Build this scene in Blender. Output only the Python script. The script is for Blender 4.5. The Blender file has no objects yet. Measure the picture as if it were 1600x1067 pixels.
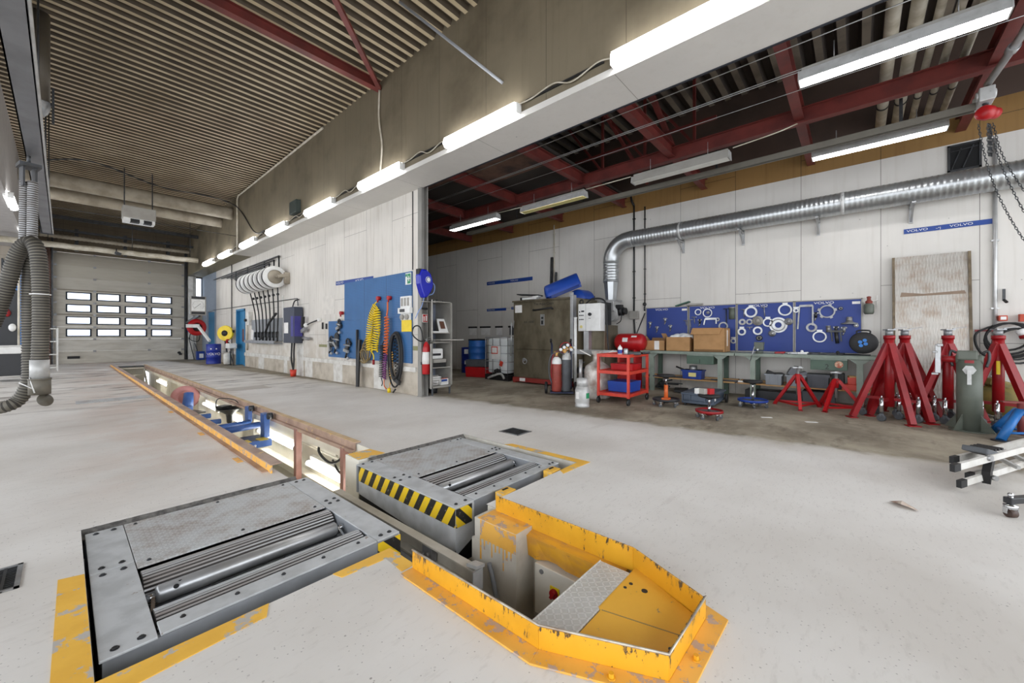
import bpy, math, random
from mathutils import Vector, Matrix
random.seed(7)
SC = bpy.context.scene
COL = SC.collection
PI = math.pi
R_ = math.radians
cos, sin = math.cos, math.sin

# ---------------------------------------------------------------- materials
def lin(h):
    h = h.lstrip('#')
    out = []
    for i in (0, 2, 4):
        c = int(h[i:i+2], 16) / 255
        out.append(c / 12.92 if c <= .04045 else ((c + .055) / 1.055) ** 2.4)
    return tuple(out) + (1.0,)

class NT:
    def __init__(s, name):
        s.m = bpy.data.materials.new(name); s.m.use_nodes = True
        s.t = s.m.node_tree; s.n = s.t.nodes; s.l = s.t.links
        s.b = s.n['Principled BSDF']; s.out = s.n['Material Output']
    def put(s, sock, v):
        if hasattr(v, 'links') or hasattr(v, 'is_linked'): s.l.new(v, sock)
        else: sock.default_value = v
    def math(s, op, a, b=0.0, c=0.0, clamp=False):
        n = s.n.new('ShaderNodeMath'); n.operation = op; n.use_clamp = clamp
        s.put(n.inputs[0], a); s.put(n.inputs[1], b); s.put(n.inputs[2], c); return n.outputs[0]
    def mix(s, f, a, b, mode='MIX'):
        n = s.n.new('ShaderNodeMix'); n.data_type = 'RGBA'; n.blend_type = mode
        s.put(n.inputs[0], f); s.put(n.inputs[6], a); s.put(n.inputs[7], b); return n.outputs[2]
    def coord(s, kind='Object'):
        if kind == 'Position':
            return s.n.new('ShaderNodeNewGeometry').outputs['Position']
        return s.n.new('ShaderNodeTexCoord').outputs[kind]
    def vscale(s, v, sc, loc=(0, 0, 0)):
        n = s.n.new('ShaderNodeMapping'); s.put(n.inputs[0], v)
        n.inputs['Scale'].default_value = sc; n.inputs['Location'].default_value = loc; return n.outputs[0]
    def noise(s, v, scale=5, detail=4, rough=.55, dist=0.0):
        n = s.n.new('ShaderNodeTexNoise'); s.put(n.inputs['Vector'], v)
        n.inputs['Scale'].default_value = scale; n.inputs['Detail'].default_value = detail
        n.inputs['Roughness'].default_value = rough; n.inputs['Distortion'].default_value = dist; return n.outputs['Fac']
    def voro(s, v, scale=5, feature='F1'):
        n = s.n.new('ShaderNodeTexVoronoi'); s.put(n.inputs['Vector'], v); n.feature = feature
        n.inputs['Scale'].default_value = scale; return n.outputs['Distance']
    def ss(s, v, lo, hi):
        n = s.n.new('ShaderNodeMapRange'); n.interpolation_type = 'SMOOTHSTEP'
        s.put(n.inputs[0], v); n.inputs[1].default_value = lo; n.inputs[2].default_value = hi; return n.outputs[0]
    def sep(s, v):
        n = s.n.new('ShaderNodeSeparateXYZ'); s.put(n.inputs[0], v); return n.outputs
    def bump(s, h, strength=.2, dist=.01):
        n = s.n.new('ShaderNodeBump'); n.inputs['Strength'].default_value = strength
        n.inputs['Distance'].default_value = dist; s.put(n.inputs['Height'], h)
        s.l.new(n.outputs[0], s.b.inputs['Normal'])
    def fin(s, col, rough=.5, metal=0.0):
        s.put(s.b.inputs['Base Color'], col); s.put(s.b.inputs['Roughness'], rough); s.put(s.b.inputs['Metallic'], metal)
        return s.m

def mk(name, col, rough=.5, metal=0.0, col2=None, amt=.5, scale=6, chip=None, chipamt=.62, chipscale=14, bump=0, bscale=80, stretch=(1, 1, 1)):
    """paint or metal with mottling (col2) and chips of another colour where it has worn through"""
    t = NT(name); v = t.vscale(t.coord('Object'), stretch)
    c = lin(col)
    c2 = lin(col2) if col2 else tuple(x * .78 for x in c[:3]) + (1,)
    f = t.math('MULTIPLY', t.ss(t.noise(v, scale, 5), .35, .7), amt)
    o = t.mix(f, c, c2); r = rough
    if chip:
        k = t.ss(t.noise(v, chipscale, 6, .7), chipamt, chipamt + .04)
        o = t.mix(k, o, lin(chip)); r = t.math('ADD', t.math('MULTIPLY', k, .25), rough)
    if bump: t.bump(t.noise(v, bscale, 3), bump, .004)
    return t.fin(o, r, metal)

def emit(name, col, s):
    t = NT(name); t.b.inputs['Base Color'].default_value = lin(col)
    t.b.inputs['Emission Color'].default_value = lin(col); t.b.inputs['Emission Strength'].default_value = s
    return t.m

# ---------------------------------------------------------------- mesh builder
TXT = {}
def text_mesh(s):
    if s not in TXT:
        cu = bpy.data.curves.new('t', 'FONT'); cu.body = s; cu.size = 1; cu.align_x = 'CENTER'; cu.align_y = 'CENTER'
        o = bpy.data.objects.new('t', cu); COL.objects.link(o)
        dg = bpy.context.evaluated_depsgraph_get(); me = bpy.data.meshes.new_from_object(o.evaluated_get(dg))
        TXT[s] = ([v.co.copy() for v in me.vertices], [list(p.vertices) for p in me.polygons])
        bpy.data.objects.remove(o); bpy.data.curves.remove(cu); bpy.data.meshes.remove(me)
    return TXT[s]

def basis(d):
    d = Vector(d).normalized(); a = Vector((0, 0, 1)) if abs(d.z) < .95 else Vector((1, 0, 0))
    u = a.cross(d).normalized(); return u, d.cross(u).normalized(), d

class MB:
    def __init__(s): s.v = []; s.f = []; s.mi = []; s.sm = []
    def add(s, vs, fs, m=0, smooth=False):
        b = len(s.v); s.v += [Vector(p) for p in vs]
        for f in fs: s.f.append([b + i for i in f]); s.mi.append(m); s.sm.append(smooth)
        return s
    def box(s, c, d, rz=0, m=0, rx=0, ry=0, taper=1.0):
        M = Matrix.Translation(c) @ Matrix.Rotation(rz, 4, 'Z') @ Matrix.Rotation(ry, 4, 'Y') @ Matrix.Rotation(rx, 4, 'X')
        x, y, z = d[0] / 2, d[1] / 2, d[2] / 2; t = taper
        vs = [M @ Vector(p) for p in ((-x, -y, -z), (x, -y, -z), (x, y, -z), (-x, y, -z), (-x*t, -y*t, z), (x*t, -y*t, z), (x*t, y*t, z), (-x*t, y*t, z))]
        return s.add(vs, [(0, 3, 2, 1), (4, 5, 6, 7), (0, 1, 5, 4), (1, 2, 6, 5), (2, 3, 7, 6), (3, 0, 4, 7)], m)
    def bb(s, x0, x1, y0, y1, z0, z1, m=0): return s.box(((x0+x1)/2, (y0+y1)/2, (z0+z1)/2), (x1-x0, y1-y0, z1-z0), m=m)
    def bar(s, p, q, w, h, m=0, up=(0, 0, 1)):
        p, q = Vector(p), Vector(q); d = (q - p).normalized(); u = Vector(up)
        if abs(d.dot(u)) > .97: u = Vector((1, 0, 0))
        sd = d.cross(u).normalized() * (w / 2); tp = sd.cross(d).normalized() * (h / 2)
        vs = [p-sd-tp, p+sd-tp, p+sd+tp, p-sd+tp, q-sd-tp, q+sd-tp, q+sd+tp, q-sd+tp]
        return s.add(vs, [(0, 1, 2, 3), (7, 6, 5, 4), (0, 4, 5, 1), (1, 5, 6, 2), (2, 6, 7, 3), (3, 7, 4, 0)], m)
    def cyl(s, p, q, r, r2=None, n=16, m=0, caps=True, smooth=True):
        p, q = Vector(p), Vector(q); u, w, d = basis(q - p); r2 = r if r2 is None else r2
        A = [u * cos(2*PI*i/n) + w * sin(2*PI*i/n) for i in range(n)]
        vs = [p + a * r for a in A] + [q + a * r2 for a in A]
        s.add(vs, [(i, (i+1) % n, n + (i+1) % n, n + i) for i in range(n)], m, smooth)
        if caps:
            b = len(s.v) - 2 * n
            s.f += [[b + i for i in reversed(range(n))], [b + n + i for i in range(n)]]; s.mi += [m, m]; s.sm += [False, False]
        return s
    def tube(s, pts, r, n=8, m=0, closed=False, caps=True, rads=None):
        P = [Vector(p) for p in pts]; k = len(P); rings = []; u = None
        for i in range(k):
            a = P[(i-1) % k] if (closed or i) else P[0]; b = P[(i+1) % k] if (closed or i < k-1) else P[-1]
            d = (b - a).normalized() if (b - a).length > 1e-9 else Vector((0, 0, 1))
            if u is None: u = basis(d)[0]
            u = (u - d * u.dot(d)); u = u.normalized() if u.length > 1e-6 else basis(d)[0]
            w = d.cross(u); rr = rads[i] if rads else r
            rings.append([P[i] + (u * cos(2*PI*j/n) + w * sin(2*PI*j/n)) * rr for j in range(n)])
        vs = [p for g in rings for p in g]; fs = []
        for i in range(k if closed else k-1):
            a, b = i * n, ((i+1) % k) * n
            fs += [(a+j, a+(j+1) % n, b+(j+1) % n, b+j) for j in range(n)]
        s.add(vs, fs, m, True)
        if caps and not closed:
            b0 = len(s.v) - k*n; s.f += [[b0+j for j in reversed(range(n))], [b0+(k-1)*n+j for j in range(n)]]; s.mi += [m, m]; s.sm += [False, False]
        return s
    def lathe(s, prof, c=(0, 0, 0), axis=(0, 0, 1), n=24, m=0, smooth=True, ang=2*PI, a0=0, u=None):
        u0, w, d = basis(axis)
        if u is not None: u0 = Vector(u).normalized(); w = d.cross(u0)
        c = Vector(c); full = abs(ang - 2*PI) < 1e-6; k = n if full else n + 1
        vs = []
        for r, h in prof:
            for j in range(k):
                t = a0 + ang * j / n; vs.append(c + d * h + (u0 * cos(t) + w * sin(t)) * r)
        fs = []
        for i in range(len(prof) - 1):
            for j in range(n):
                j2 = (j+1) % k; fs.append((i*k+j, i*k+j2, (i+1)*k+j2, (i+1)*k+j))
        return s.add(vs, fs, m, smooth)
    def ring(s, c, axis, R, r, n=24, k=8, m=0, flat=None):
        u, w, d = basis(axis); c = Vector(c)
        if flat:   # rectangular section: R outer, r inner, thickness flat
            return s.lathe([(r, -flat/2), (R, -flat/2), (R, flat/2), (r, flat/2), (r, -flat/2)], c, axis, n, m, False)
        return s.tube([c + (u * cos(2*PI*i/n) + w * sin(2*PI*i/n)) * R for i in range(n)], r, k, m, True)
    def prism(s, pts, e, m=0):
        """closed polygon of 3-D points swept by vector e"""
        P = [Vector(p) for p in pts]; e = Vector(e); n = len(P)
        nr = sum(((P[i]-P[0]).cross(P[i+1]-P[0]) for i in range(1, n-1)), Vector())
        if nr.dot(e) < 0: P = P[::-1]
        fs = [list(reversed(range(n))), list(range(n, 2*n))] + [(i, (i+1) % n, n+(i+1) % n, n+i) for i in range(n)]
        return s.add(P + [p + e for p in P], fs, m)
    def quad(s, a, b, c, d, m=0): return s.add([a, b, c, d], [(0, 1, 2, 3)], m)
    def sphere(s, c, r, n=14, m=0, sc=(1, 1, 1)):
        k = n // 2; c = Vector(c); vs = []; fs = []
        for i in range(k + 1):
            t = PI * i / k
            for j in range(n):
                a = 2*PI*j/n; vs.append(c + Vector((r*sc[0]*sin(t)*cos(a), r*sc[1]*sin(t)*sin(a), r*sc[2]*cos(t))))
        for i in range(k):
            for j in range(n): fs.append((i*n+j, (i+1)*n+j, (i+1)*n+(j+1) % n, i*n+(j+1) % n))
        return s.add(vs, fs, m, True)
    def text(s, t, c, xd, yd, size, m=0, sx=1.0, th=.0):
        vs, fs = text_mesh(t); c, xd, yd = Vector(c), Vector(xd).normalized(), Vector(yd).normalized()
        return s.add([c + xd * (p.x * size * sx) + yd * (p.y * size) for p in vs], fs, m)
    def xf(s, M):
        s.v = [M @ p for p in s.v]; return s

def chain(o):
    M = o.matrix_basis.copy()
    while o.parent: o = o.parent; M = o.matrix_basis @ M
    return M

def build(name, mb, mats, parent=None, bv=0.0, seg=2, sub=0, kind=None, label=None):
    me = bpy.data.meshes.new(name); v = mb.v
    if parent is not None:
        M = chain(parent).inverted(); v = [M @ p for p in v]
    me.from_pydata([tuple(p) for p in v], [], mb.f)
    for mt in (mats if isinstance(mats, (list, tuple)) else [mats]): me.materials.append(mt)
    me.polygons.foreach_set('material_index', mb.mi)
    me.polygons.foreach_set('use_smooth', mb.sm); me.update()
    o = bpy.data.objects.new(name, me); COL.objects.link(o)
    if parent is not None: o.parent = parent
    if bv:
        b = o.modifiers.new('Bevel', 'BEVEL'); b.width = bv; b.segments = seg; b.limit_method = 'ANGLE'; b.angle_limit = R_(40)
    if sub:
        b = o.modifiers.new('Sub', 'SUBSURF'); b.levels = sub; b.render_levels = sub
    if kind: o['kind'] = kind
    if label: o['label'] = label
    return o

def tag(o, label, cat, group=None, kind=None):
    o['label'] = label; o['category'] = cat
    if group: o['group'] = group
    if kind: o['kind'] = kind
    return o

def thing(name, label, cat, loc=(0, 0, 0), rz=0.0, group=None):
    o = bpy.data.objects.new(name, None); COL.objects.link(o); o.empty_display_size = .1
    o.location = loc; o.rotation_euler = (0, 0, rz)
    o.matrix_basis = Matrix.Translation(loc) @ Matrix.Rotation(rz, 4, 'Z')
    return tag(o, label, cat, group)

def struct(name, mb, mats, label=None, parent=None, **k):
    o = build(name, mb, mats, parent, **k); o['kind'] = 'structure'
    if label: o['label'] = label
    return o

def solo(name, label, cat, mb, mats, group=None, **k):
    return tag(build(name, mb, mats, **k), label, cat, group)

def dup(o, parent=None, **kw):
    c = o.copy(); COL.objects.link(c)
    if parent is not None: c.parent = parent; c.matrix_parent_inverse = o.matrix_parent_inverse.copy()
    for ch in list(o.children): dup(ch, c)
    if 'loc' in kw:
        c.matrix_basis = Matrix.Translation(kw['loc']) @ Matrix.Rotation(kw.get('rz', 0), 4, 'Z') @ Matrix.Scale(kw.get('sc', 1), 4)
    if 'label' in kw: c['label'] = kw['label']
    return c

def bez(P, n=12):
    """smooth curve through points (Catmull-Rom)"""
    P = [Vector(p) for p in P]; out = []
    for i in range(len(P) - 1):
        a = P[max(i-1, 0)]; b = P[i]; c = P[i+1]; d = P[min(i+2, len(P)-1)]
        for k in range(n):
            t = k / n
            out.append(.5 * ((2*b) + (c-a)*t + (2*a-5*b+4*c-d)*t*t + (3*b-a-3*c+d)*t**3))
    out.append(P[-1]); return out

def resample(pts, step):
    P = [Vector(p) for p in pts]; L = [0]
    for i in range(1, len(P)): L.append(L[-1] + (P[i]-P[i-1]).length)
    n = max(2, int(L[-1] / step)); out = []; j = 0
    for i in range(n + 1):
        t = L[-1] * i / n
        while j < len(L) - 2 and L[j+1] < t: j += 1
        f = (t - L[j]) / max(L[j+1] - L[j], 1e-9); out.append(P[j].lerp(P[j+1], min(max(f, 0), 1)))
    return out

def corrugated(mb, pts, r, pitch=.02, depth=.006, n=20, m=0):
    Q = resample(pts, pitch / 2); k = len(mb.mi); mb.tube(Q, r, n, m, rads=[r if i % 2 else r - depth for i in range(len(Q))])
    for j in range((len(Q)-1)*n): mb.mi[k+j] = (j//n) % 2
    return mb
# ---------------------------------------------------------------- materials in use
def floor_mat():
    t = NT('floor_paint'); P = t.coord('Position'); x, y, z = t.sep(P)[:3]
    # worn white floor paint with faint mottling and a pinkish worn lane beside the pit
    big = t.noise(P, .55, 4); c = t.mix(t.ss(big, .35, .7), lin('#e4e1dc'), lin('#d0cbc4'))
    lane = t.math('MULTIPLY', t.ss(t.math('ABSOLUTE', t.math('SUBTRACT', x, 1.3)), 1.7, .5), t.ss(t.noise(P, .8, 5, .6), .34, .62))
    lane = t.math('MULTIPLY', lane, t.ss(y, 3.6, 5.5))
    c = t.mix(t.math('MULTIPLY', lane, .62), c, lin('#c9b3a4'))
    fine = t.noise(t.vscale(P, (9, 26, 9)), 1.0, 6, .65)
    c = t.mix(t.math('MULTIPLY', t.ss(fine, .52, .72), .22), c, lin('#a9a29a'))
    # tyre scuffs and oily patches further in
    far = t.ss(y, 8.0, 14.0)
    st = t.ss(t.noise(t.vscale(P, (.7, 2.0, 1)), 1.15, 6, .66), .50, .64)
    c = t.mix(t.math('MULTIPLY', t.math('MULTIPLY', st, far), .75), c, lin('#5f5148'))
    st2 = t.ss(t.noise(t.vscale(P, (.35, 3.6, 1), (3, 1, 0)), 1.1, 4), .62, .74)
    c = t.mix(t.math('MULTIPLY', st2, .22), c, lin('#8d7d70'))
    # speckle of dents and tar dots
    sp = t.ss(t.voro(P, 13), .085, .05); spm = t.ss(t.noise(P, 3.1, 3), .44, .56)
    c = t.mix(t.math('MULTIPLY', t.math('MULTIPLY', sp, spm), .7), c, lin('#77706a'))
    sp2 = t.ss(t.voro(t.vscale(P, (1, 1, 1), (4, 7, 0)), 34), .14, .08)
    c = t.mix(t.math('MULTIPLY', sp2, .6), c, lin('#8c8580'))
    # bare dusty concrete of the tool bay
    n1 = t.noise(P, 2.2, 5, .6)
    e = t.math('ADD', t.math('ADD', t.math('SUBTRACT', x, 6.02), t.math('MULTIPLY', y, .093)), t.math('MULTIPLY', t.math('SUBTRACT', n1, .5), .55))
    bay = t.ss(e, -.1, .16)
    bc = t.mix(t.ss(t.noise(P, .9, 6, .62), .36, .66), lin('#7d7363'), lin('#aaa08d'))
    bc = t.mix(t.math('MULTIPLY', t.ss(t.noise(t.vscale(P, (.8, 2.1, 1), (1, 5, 2)), 1.6, 6, .65), .52, .68), .7), bc, lin('#665c4e'))
    bc = t.mix(t.math('MULTIPLY', t.ss(t.noise(P, 7, 5, .7), .55, .7), .35), bc, lin('#c3bba9'))
    edge = t.math('MULTIPLY', t.ss(e, -.55, .0), .45)
    c = t.mix(edge, c, lin('#b9b2a6')); c = t.mix(bay, c, bc)
    t.bump(t.math('ADD', fine, t.math('MULTIPLY', sp, -.5)), .25, .004)
    r = t.math('ADD', .42, t.math('MULTIPLY', t.noise(P, 1.7, 4), .35))
    return t.fin(c, t.math('ADD', r, t.math('MULTIPLY', bay, .15)))

def panel_mat(name, base, dirt, axis, w, h, off=(0, 0), joint='#7d7870', streak=.35, grime_shade=None, jw=.004, offset=.37, smoke=None):
    """painted wall boards with open joints; axis = world axis the boards run along"""
    t = NT(name); P = t.coord('Position'); s = t.sep(P); a = s[axis]; z = s[2]
    n = t.n.new('ShaderNodeCombineXYZ'); t.put(n.inputs[0], t.math('ADD', z, off[1])); t.put(n.inputs[1], t.math('ADD', a, off[0]))
    b = t.n.new('ShaderNodeTexBrick'); t.put(b.inputs['Vector'], n.outputs[0]); b.offset = offset; b.squash = 1
    b.inputs['Scale'].default_value = 1; b.inputs['Brick Width'].default_value = h; b.inputs['Row Height'].default_value = w
    b.inputs['Mortar Size'].default_value = jw; b.inputs['Mortar Smooth'].default_value = .1; b.inputs['Bias'].default_value = 0
    c = t.mix(t.ss(t.noise(P, .8, 4), .3, .7), lin(base), tuple(v * .9 for v in lin(base)[:3]) + (1,))
    sv = t.vscale(P, (6, 6, .35) if axis != 2 else (1, 1, 1))
    c = t.mix(t.math('MULTIPLY', t.ss(t.noise(sv, 2.2, 5), .48, .75), streak), c, lin(dirt))
    if smoke: c = t.mix(t.math('MULTIPLY', t.ss(t.noise(P, .55, 5, .6), .42, .68), .75), c, lin(smoke))
    if grime_shade:
        g = t.math('MULTIPLY', t.ss(z, grime_shade[1], grime_shade[0]), t.ss(t.noise(P, 2.3, 5, .6), .3, .66))
        c = t.mix(t.math('MULTIPLY', g, .7), c, lin(grime_shade[2]))
    dots = t.math('MULTIPLY', t.ss(t.voro(P, 4.2), .055, .035), t.ss(t.noise(P, 1.1, 2), .5, .56))
    c = t.mix(t.math('MULTIPLY', dots, .7), c, lin('#55504a'))
    c = t.mix(b.outputs['Fac'], c, lin(joint))
    t.bump(b.outputs['Fac'], .3, -.006)
    return t.fin(c, .62)

def tread_mat(name, base, bars, sc, dirt='#9a8f86', metal=.1, rough=.45):
    """chequer plate: short raised bars in alternating directions"""
    t = NT(name); P = t.coord('Object'); x, y, z = t.sep(P)[:3]
    def f(v): return t.math('FRACT', v)
    def bars_(ang, ox):
        ca, sa = cos(ang), sin(ang)
        u = t.math('ADD', t.math('MULTIPLY', x, sc * ca), t.math('MULTIPLY', y, sc * sa)); v = t.math('SUBTRACT', t.math('MULTIPLY', y, sc * ca), t.math('MULTIPLY', x, sc * sa))
        fu = t.math('ABSOLUTE', t.math('SUBTRACT', f(t.math('ADD', u, ox)), .5)); fv = t.math('ABSOLUTE', t.math('SUBTRACT', f(t.math('MULTIPLY', t.math('ADD', v, ox), 1.0)), .5))
        return t.math('MULTIPLY', t.ss(fu, .42, .34), t.ss(fv, .17, .08))
    h = t.math('MAXIMUM', bars_(R_(45), 0), bars_(R_(-45), .5))
    n = t.noise(P, 5, 5, .6)
    c = t.mix(t.ss(n, .4, .7), lin(base), lin(dirt)); c = t.mix(t.math('MULTIPLY', h, .35), c, lin(bars))
    t.bump(h, .6, .003); return t.fin(c, rough, metal)

def stripes_mat(name, axis, ang, w, ca='#e8c21e', cb='#22211f', wear='#9b988f', wa=.62):
    t = NT(name); P = t.coord('Object'); s = t.sep(P)
    v = t.math('ADD', t.math('MULTIPLY', s[axis], 1 / w), t.math('MULTIPLY', s[2], ang / w))
    k = t.ss(t.math('ABSOLUTE', t.math('SUBTRACT', t.math('FRACT', v), .5)), .24, .26)
    c = t.mix(k, lin(cb), lin(ca)); c = t.mix(t.ss(t.noise(P, 30, 5, .7), wa, wa + .04), c, lin(wear))
    return t.fin(c, .5)

def pegboard_mat(name, base, hole, axis, pitch, frame=None):
    t = NT(name); P = t.coord('Position'); s = t.sep(P)
    fa = t.math('ABSOLUTE', t.math('SUBTRACT', t.math('FRACT', t.math('MULTIPLY', s[axis], 1 / pitch)), .5))
    fz = t.math('ABSOLUTE', t.math('SUBTRACT', t.math('FRACT', t.math('MULTIPLY', s[2], 1 / pitch)), .5))
    k = t.math('MULTIPLY', t.ss(fa, .30, .24), t.ss(fz, .19, .13))
    c = t.mix(t.ss(t.noise(P, 2, 4), .35, .7), lin(base), tuple(v * .86 for v in lin(base)[:3]) + (1,))
    return t.fin(t.mix(k, c, lin(hole)), .5)

def kerb_mat():
    # yellow paint chipped down to rusty steel, mostly along the upper lip of the kerb
    t = NT('kerb_yellow'); P = t.coord('Object'); z = t.sep(P)[2]
    c = t.mix(t.math('MULTIPLY', t.ss(t.noise(P, 4, 5), .35, .7), .7), lin('#e6a927'), lin('#d39516'))
    lip = t.ss(z, .05, .115)
    n = t.noise(t.vscale(P, (1, 1, .35)), 42, 6, .7)
    k = t.ss(t.math('ADD', n, t.math('MULTIPLY', lip, .11)), .635, .665)
    c = t.mix(k, c, lin('#54432f'))
    s2 = t.ss(t.noise(P, 2.6, 3), .58, .66); k2 = t.math('MULTIPLY', s2, t.ss(t.math('ADD', n, t.math('MULTIPLY', lip, .12)), .54, .6))
    c = t.mix(t.math('MULTIPLY', k2, .8), c, lin('#6d5640'))
    return t.fin(c, .45)
M = {}
M['floor'] = floor_mat()
M['white_wall'] = panel_mat('back_wall_board', '#dbd7d0', '#bdb6ab', 1, 1.22, 2.9, (.35, .62), streak=.25, grime_shade=(.0, .35, '#8d8172'), jw=.0045)
M['part_wall'] = panel_mat('partition_board', '#dcd7cf', '#ada496', 1, 1.2, 2.7, (.1, .35), streak=.5, grime_shade=(.2, 2.2, '#b0a390'))
M['low_wall'] = mk('low_wall_concrete', '#c4bbac', .75, col2='#9d9181', amt=.8, scale=2.5, bump=.2)
M['mustard'] = panel_mat('mustard_board', '#94713f', '#7a5a30', 1, 1.22, 1.1, (.35, .1), joint='#2f2413', streak=.5)
M['fascia'] = panel_mat('brown_fascia', '#7d735f', '#675d4a', 1, 1.2, 8, (.3, .6), joint='#4c4334', streak=.35, offset=0, smoke='#4f4636')
M['soffit'] = panel_mat('soffit_board', '#dad7d1', '#bdb8ae', 1, 2.44, 20, (.2, .5), joint='#8d8980', streak=.15, offset=0)
M['soffit_olive'] = mk('soffit_olive', '#7c7561', .7)
M['endwall'] = panel_mat('end_wall_boards', '#6a5e4b', '#4a4033', 0, 6, .5, joint='#2f2a22', streak=.4, offset=0)
M['greyblue'] = mk('grey_blue_wall', '#8d97a3', .7)  # plain grey blue for the corner end of the partition
M['left_wall'] = mk('left_upper_wall', '#a39f9c', .7)
M['block'] = panel_mat('block_wall', '#a79d8e', '#7c7265', 0, 6, .4, joint='#6b6358', streak=.3, offset=0)
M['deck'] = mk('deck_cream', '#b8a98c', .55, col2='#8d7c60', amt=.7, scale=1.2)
M['deck_dark'] = mk('deck_perforated_shade', '#54493a', .7, col2='#3b3227', amt=.6, scale=1.5)
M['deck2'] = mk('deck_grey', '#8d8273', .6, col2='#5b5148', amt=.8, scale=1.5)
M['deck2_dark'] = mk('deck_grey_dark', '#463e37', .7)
M['drop'] = mk('dropped_panel', '#38342f', .75, col2='#241f1c', amt=.8, scale=.8)
M['rotwood'] = mk('water_stained_ply', '#6d5243', .8, col2='#352c2b', amt=.9, scale=2.2)
M['redsteel'] = mk('red_oxide_steel', '#71302a', .5, col2='#4f2320', amt=.7, scale=3)
M['pit'] = mk('pit_cream_paint', '#e8e4d8', .55, col2='#d0cab8', amt=.7, scale=2, chip='#9b9481', chipamt=.66)
M['conc'] = mk('raw_concrete', '#d0cbbf', .8, col2='#aea89b', amt=.8, scale=3, bump=.3, bscale=50)
M['dconc'] = mk('broken_concrete_edge', '#6d6a66', .9, col2='#3f3d3b', amt=.9, scale=25, bump=.8, bscale=70)
M['yel'] = kerb_mat()
M['yelw'] = mk('worn_yellow_paint', '#efb653', .5, col2='#dca03a', amt=.7, scale=5, chip='#b5a092', chipamt=.54, chipscale=10)
M['yelfloor'] = mk('yellow_floor_paint', '#f3bf4c', .55, col2='#e0a83a', amt=.6, scale=4, chip='#b7b1a9', chipamt=.56, chipscale=6)
M['yelwood'] = mk('yellow_timber', '#e3a52a', .6, col2='#cf9440', amt=.8, scale=5, chip='#b98a55', chipamt=.6, chipscale=7, stretch=(8, 1, 3), bump=.5, bscale=20)
M['railw'] = mk('rail_brown', '#b89d8c', .5, col2='#8d7264', amt=.8, scale=3, chip='#cdb184', chipamt=.6, chipscale=8)
M['postp'] = mk('post_pinkish', '#a77c72', .5, col2='#8d6259', amt=.6, scale=5)
M['galv'] = mk('galvanised_plate', '#c3c5c6', .5, .08, col2='#a3a5a5', amt=.7, scale=7, chip='#968b82', chipamt=.66, chipscale=9)
M['tread'] = tread_mat('chequer_plate', '#bcbebe', '#d8dada', 26)
M['treadalu'] = tread_mat('alu_tread_plate', '#c9c8c3', '#f0efec', 26, '#bdbab2', .1, .42)
M['steel'] = mk('worn_steel', '#9c9ea0', .38, .4, col2='#7b756f', amt=.7, scale=7)
M['dsteel'] = mk('dark_steel', '#4b4d50', .42, .7, col2='#37342f', amt=.7, scale=8)
M['roller'] = mk('roller_steel', '#c6c8ca', .38, .3, col2='#85766b', amt=.8, scale=2.2, stretch=(.25, 6, 6))
M['chrome'] = mk('chrome', '#d5d7d9', .18, .95)
M['spiral'] = mk('spiral_duct_zinc', '#b6b9ba', .3, .75, col2='#9b9d9c', amt=.6, scale=2.5)
M['ductcream'] = mk('duct_cream', '#a89f8e', .55, .1, col2='#7d7363', amt=.8, scale=2)
M['grey'] = mk('grey_paint', '#8f9296', .5, col2='#75777a', amt=.6, scale=4)
M['dgrey'] = mk('dark_grey_paint', '#55585c', .55, col2='#424447', amt=.6)
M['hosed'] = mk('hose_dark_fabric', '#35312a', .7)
M['hose'] = mk('hose_grey_rubber', '#6d685d', .55, col2='#4f4a3f', amt=.8, scale=5)
M['black'] = mk('black_rubber', '#1b1b1c', .55)
M['blackp'] = mk('black_plastic', '#26272a', .4)
M['white'] = mk('white_plastic', '#e9e9e6', .4, col2='#d0cfca', amt=.5)
M['whitep'] = mk('white_paint', '#dedcd6', .45, col2='#b9b4aa', amt=.7, scale=5)
M['paper'] = mk('paper', '#eceae6', .8)
M['red'] = mk('red_paint', '#b51319', .4, col2='#950e14', amt=.6, scale=4)
M['redcart'] = mk('orange_red_paint', '#d2402c', .45, col2='#b3301f', amt=.7, scale=5, chip='#6e3b30', chipamt=.68)
M['redst'] = mk('jack_stand_red', '#940d15', .42, col2='#74090f', amt=.7, scale=5, chip='#54201e', chipamt=.69)
M['rust'] = mk('rusty_red_bottle', '#9e4438', .5, col2='#7c3329', amt=.7, scale=5, chip='#b0705e', chipamt=.64)
M['blue'] = mk('blue_paint', '#1d3f96', .42, col2='#17327c', amt=.6)
M['bluepl'] = mk('blue_plastic', '#1f49a6', .42, col2='#193c8d', amt=.5, scale=3)
M['bluedrum'] = mk('drum_blue', '#15309a', .4, col2='#10257c', amt=.6)
M['blueteal'] = mk('door_blue', '#2b7fae', .5, col2='#22668f', amt=.6, scale=2)
M['bluestand'] = mk('stand_blue', '#2570b8', .42, col2='#1d5c9b', amt=.6)
M['bluesteel'] = mk('jack_blue', '#3b62a8', .42, col2='#2c4a80', amt=.7, scale=5)
M['signblue'] = mk('sign_blue', '#1e4390', .5)
M['peg'] = pegboard_mat('pegboard_blue', '#34699f', '#204a76', 1, .04)
M['board'] = pegboard_mat('toolboard_blue', '#1b3a8c', '#132a6c', 1, .028)
M['alu'] = mk('aluminium', '#c9c9c8', .38, .6, col2='#a5a5a2', amt=.6, scale=5)
M['rail_alu'] = mk('track_aluminium', '#8f9094', .4, .7, col2='#6d6d70', amt=.6, scale=2)
M['inox'] = mk('stained_stainless', '#8a816d', .38, .6, col2='#5d5443', amt=.9, scale=2.2, stretch=(1, 1, .6))
M['inoxl'] = mk('light_stainless', '#b9babb', .35, .7, col2='#8f8e8a', amt=.6, scale=3)
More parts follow.
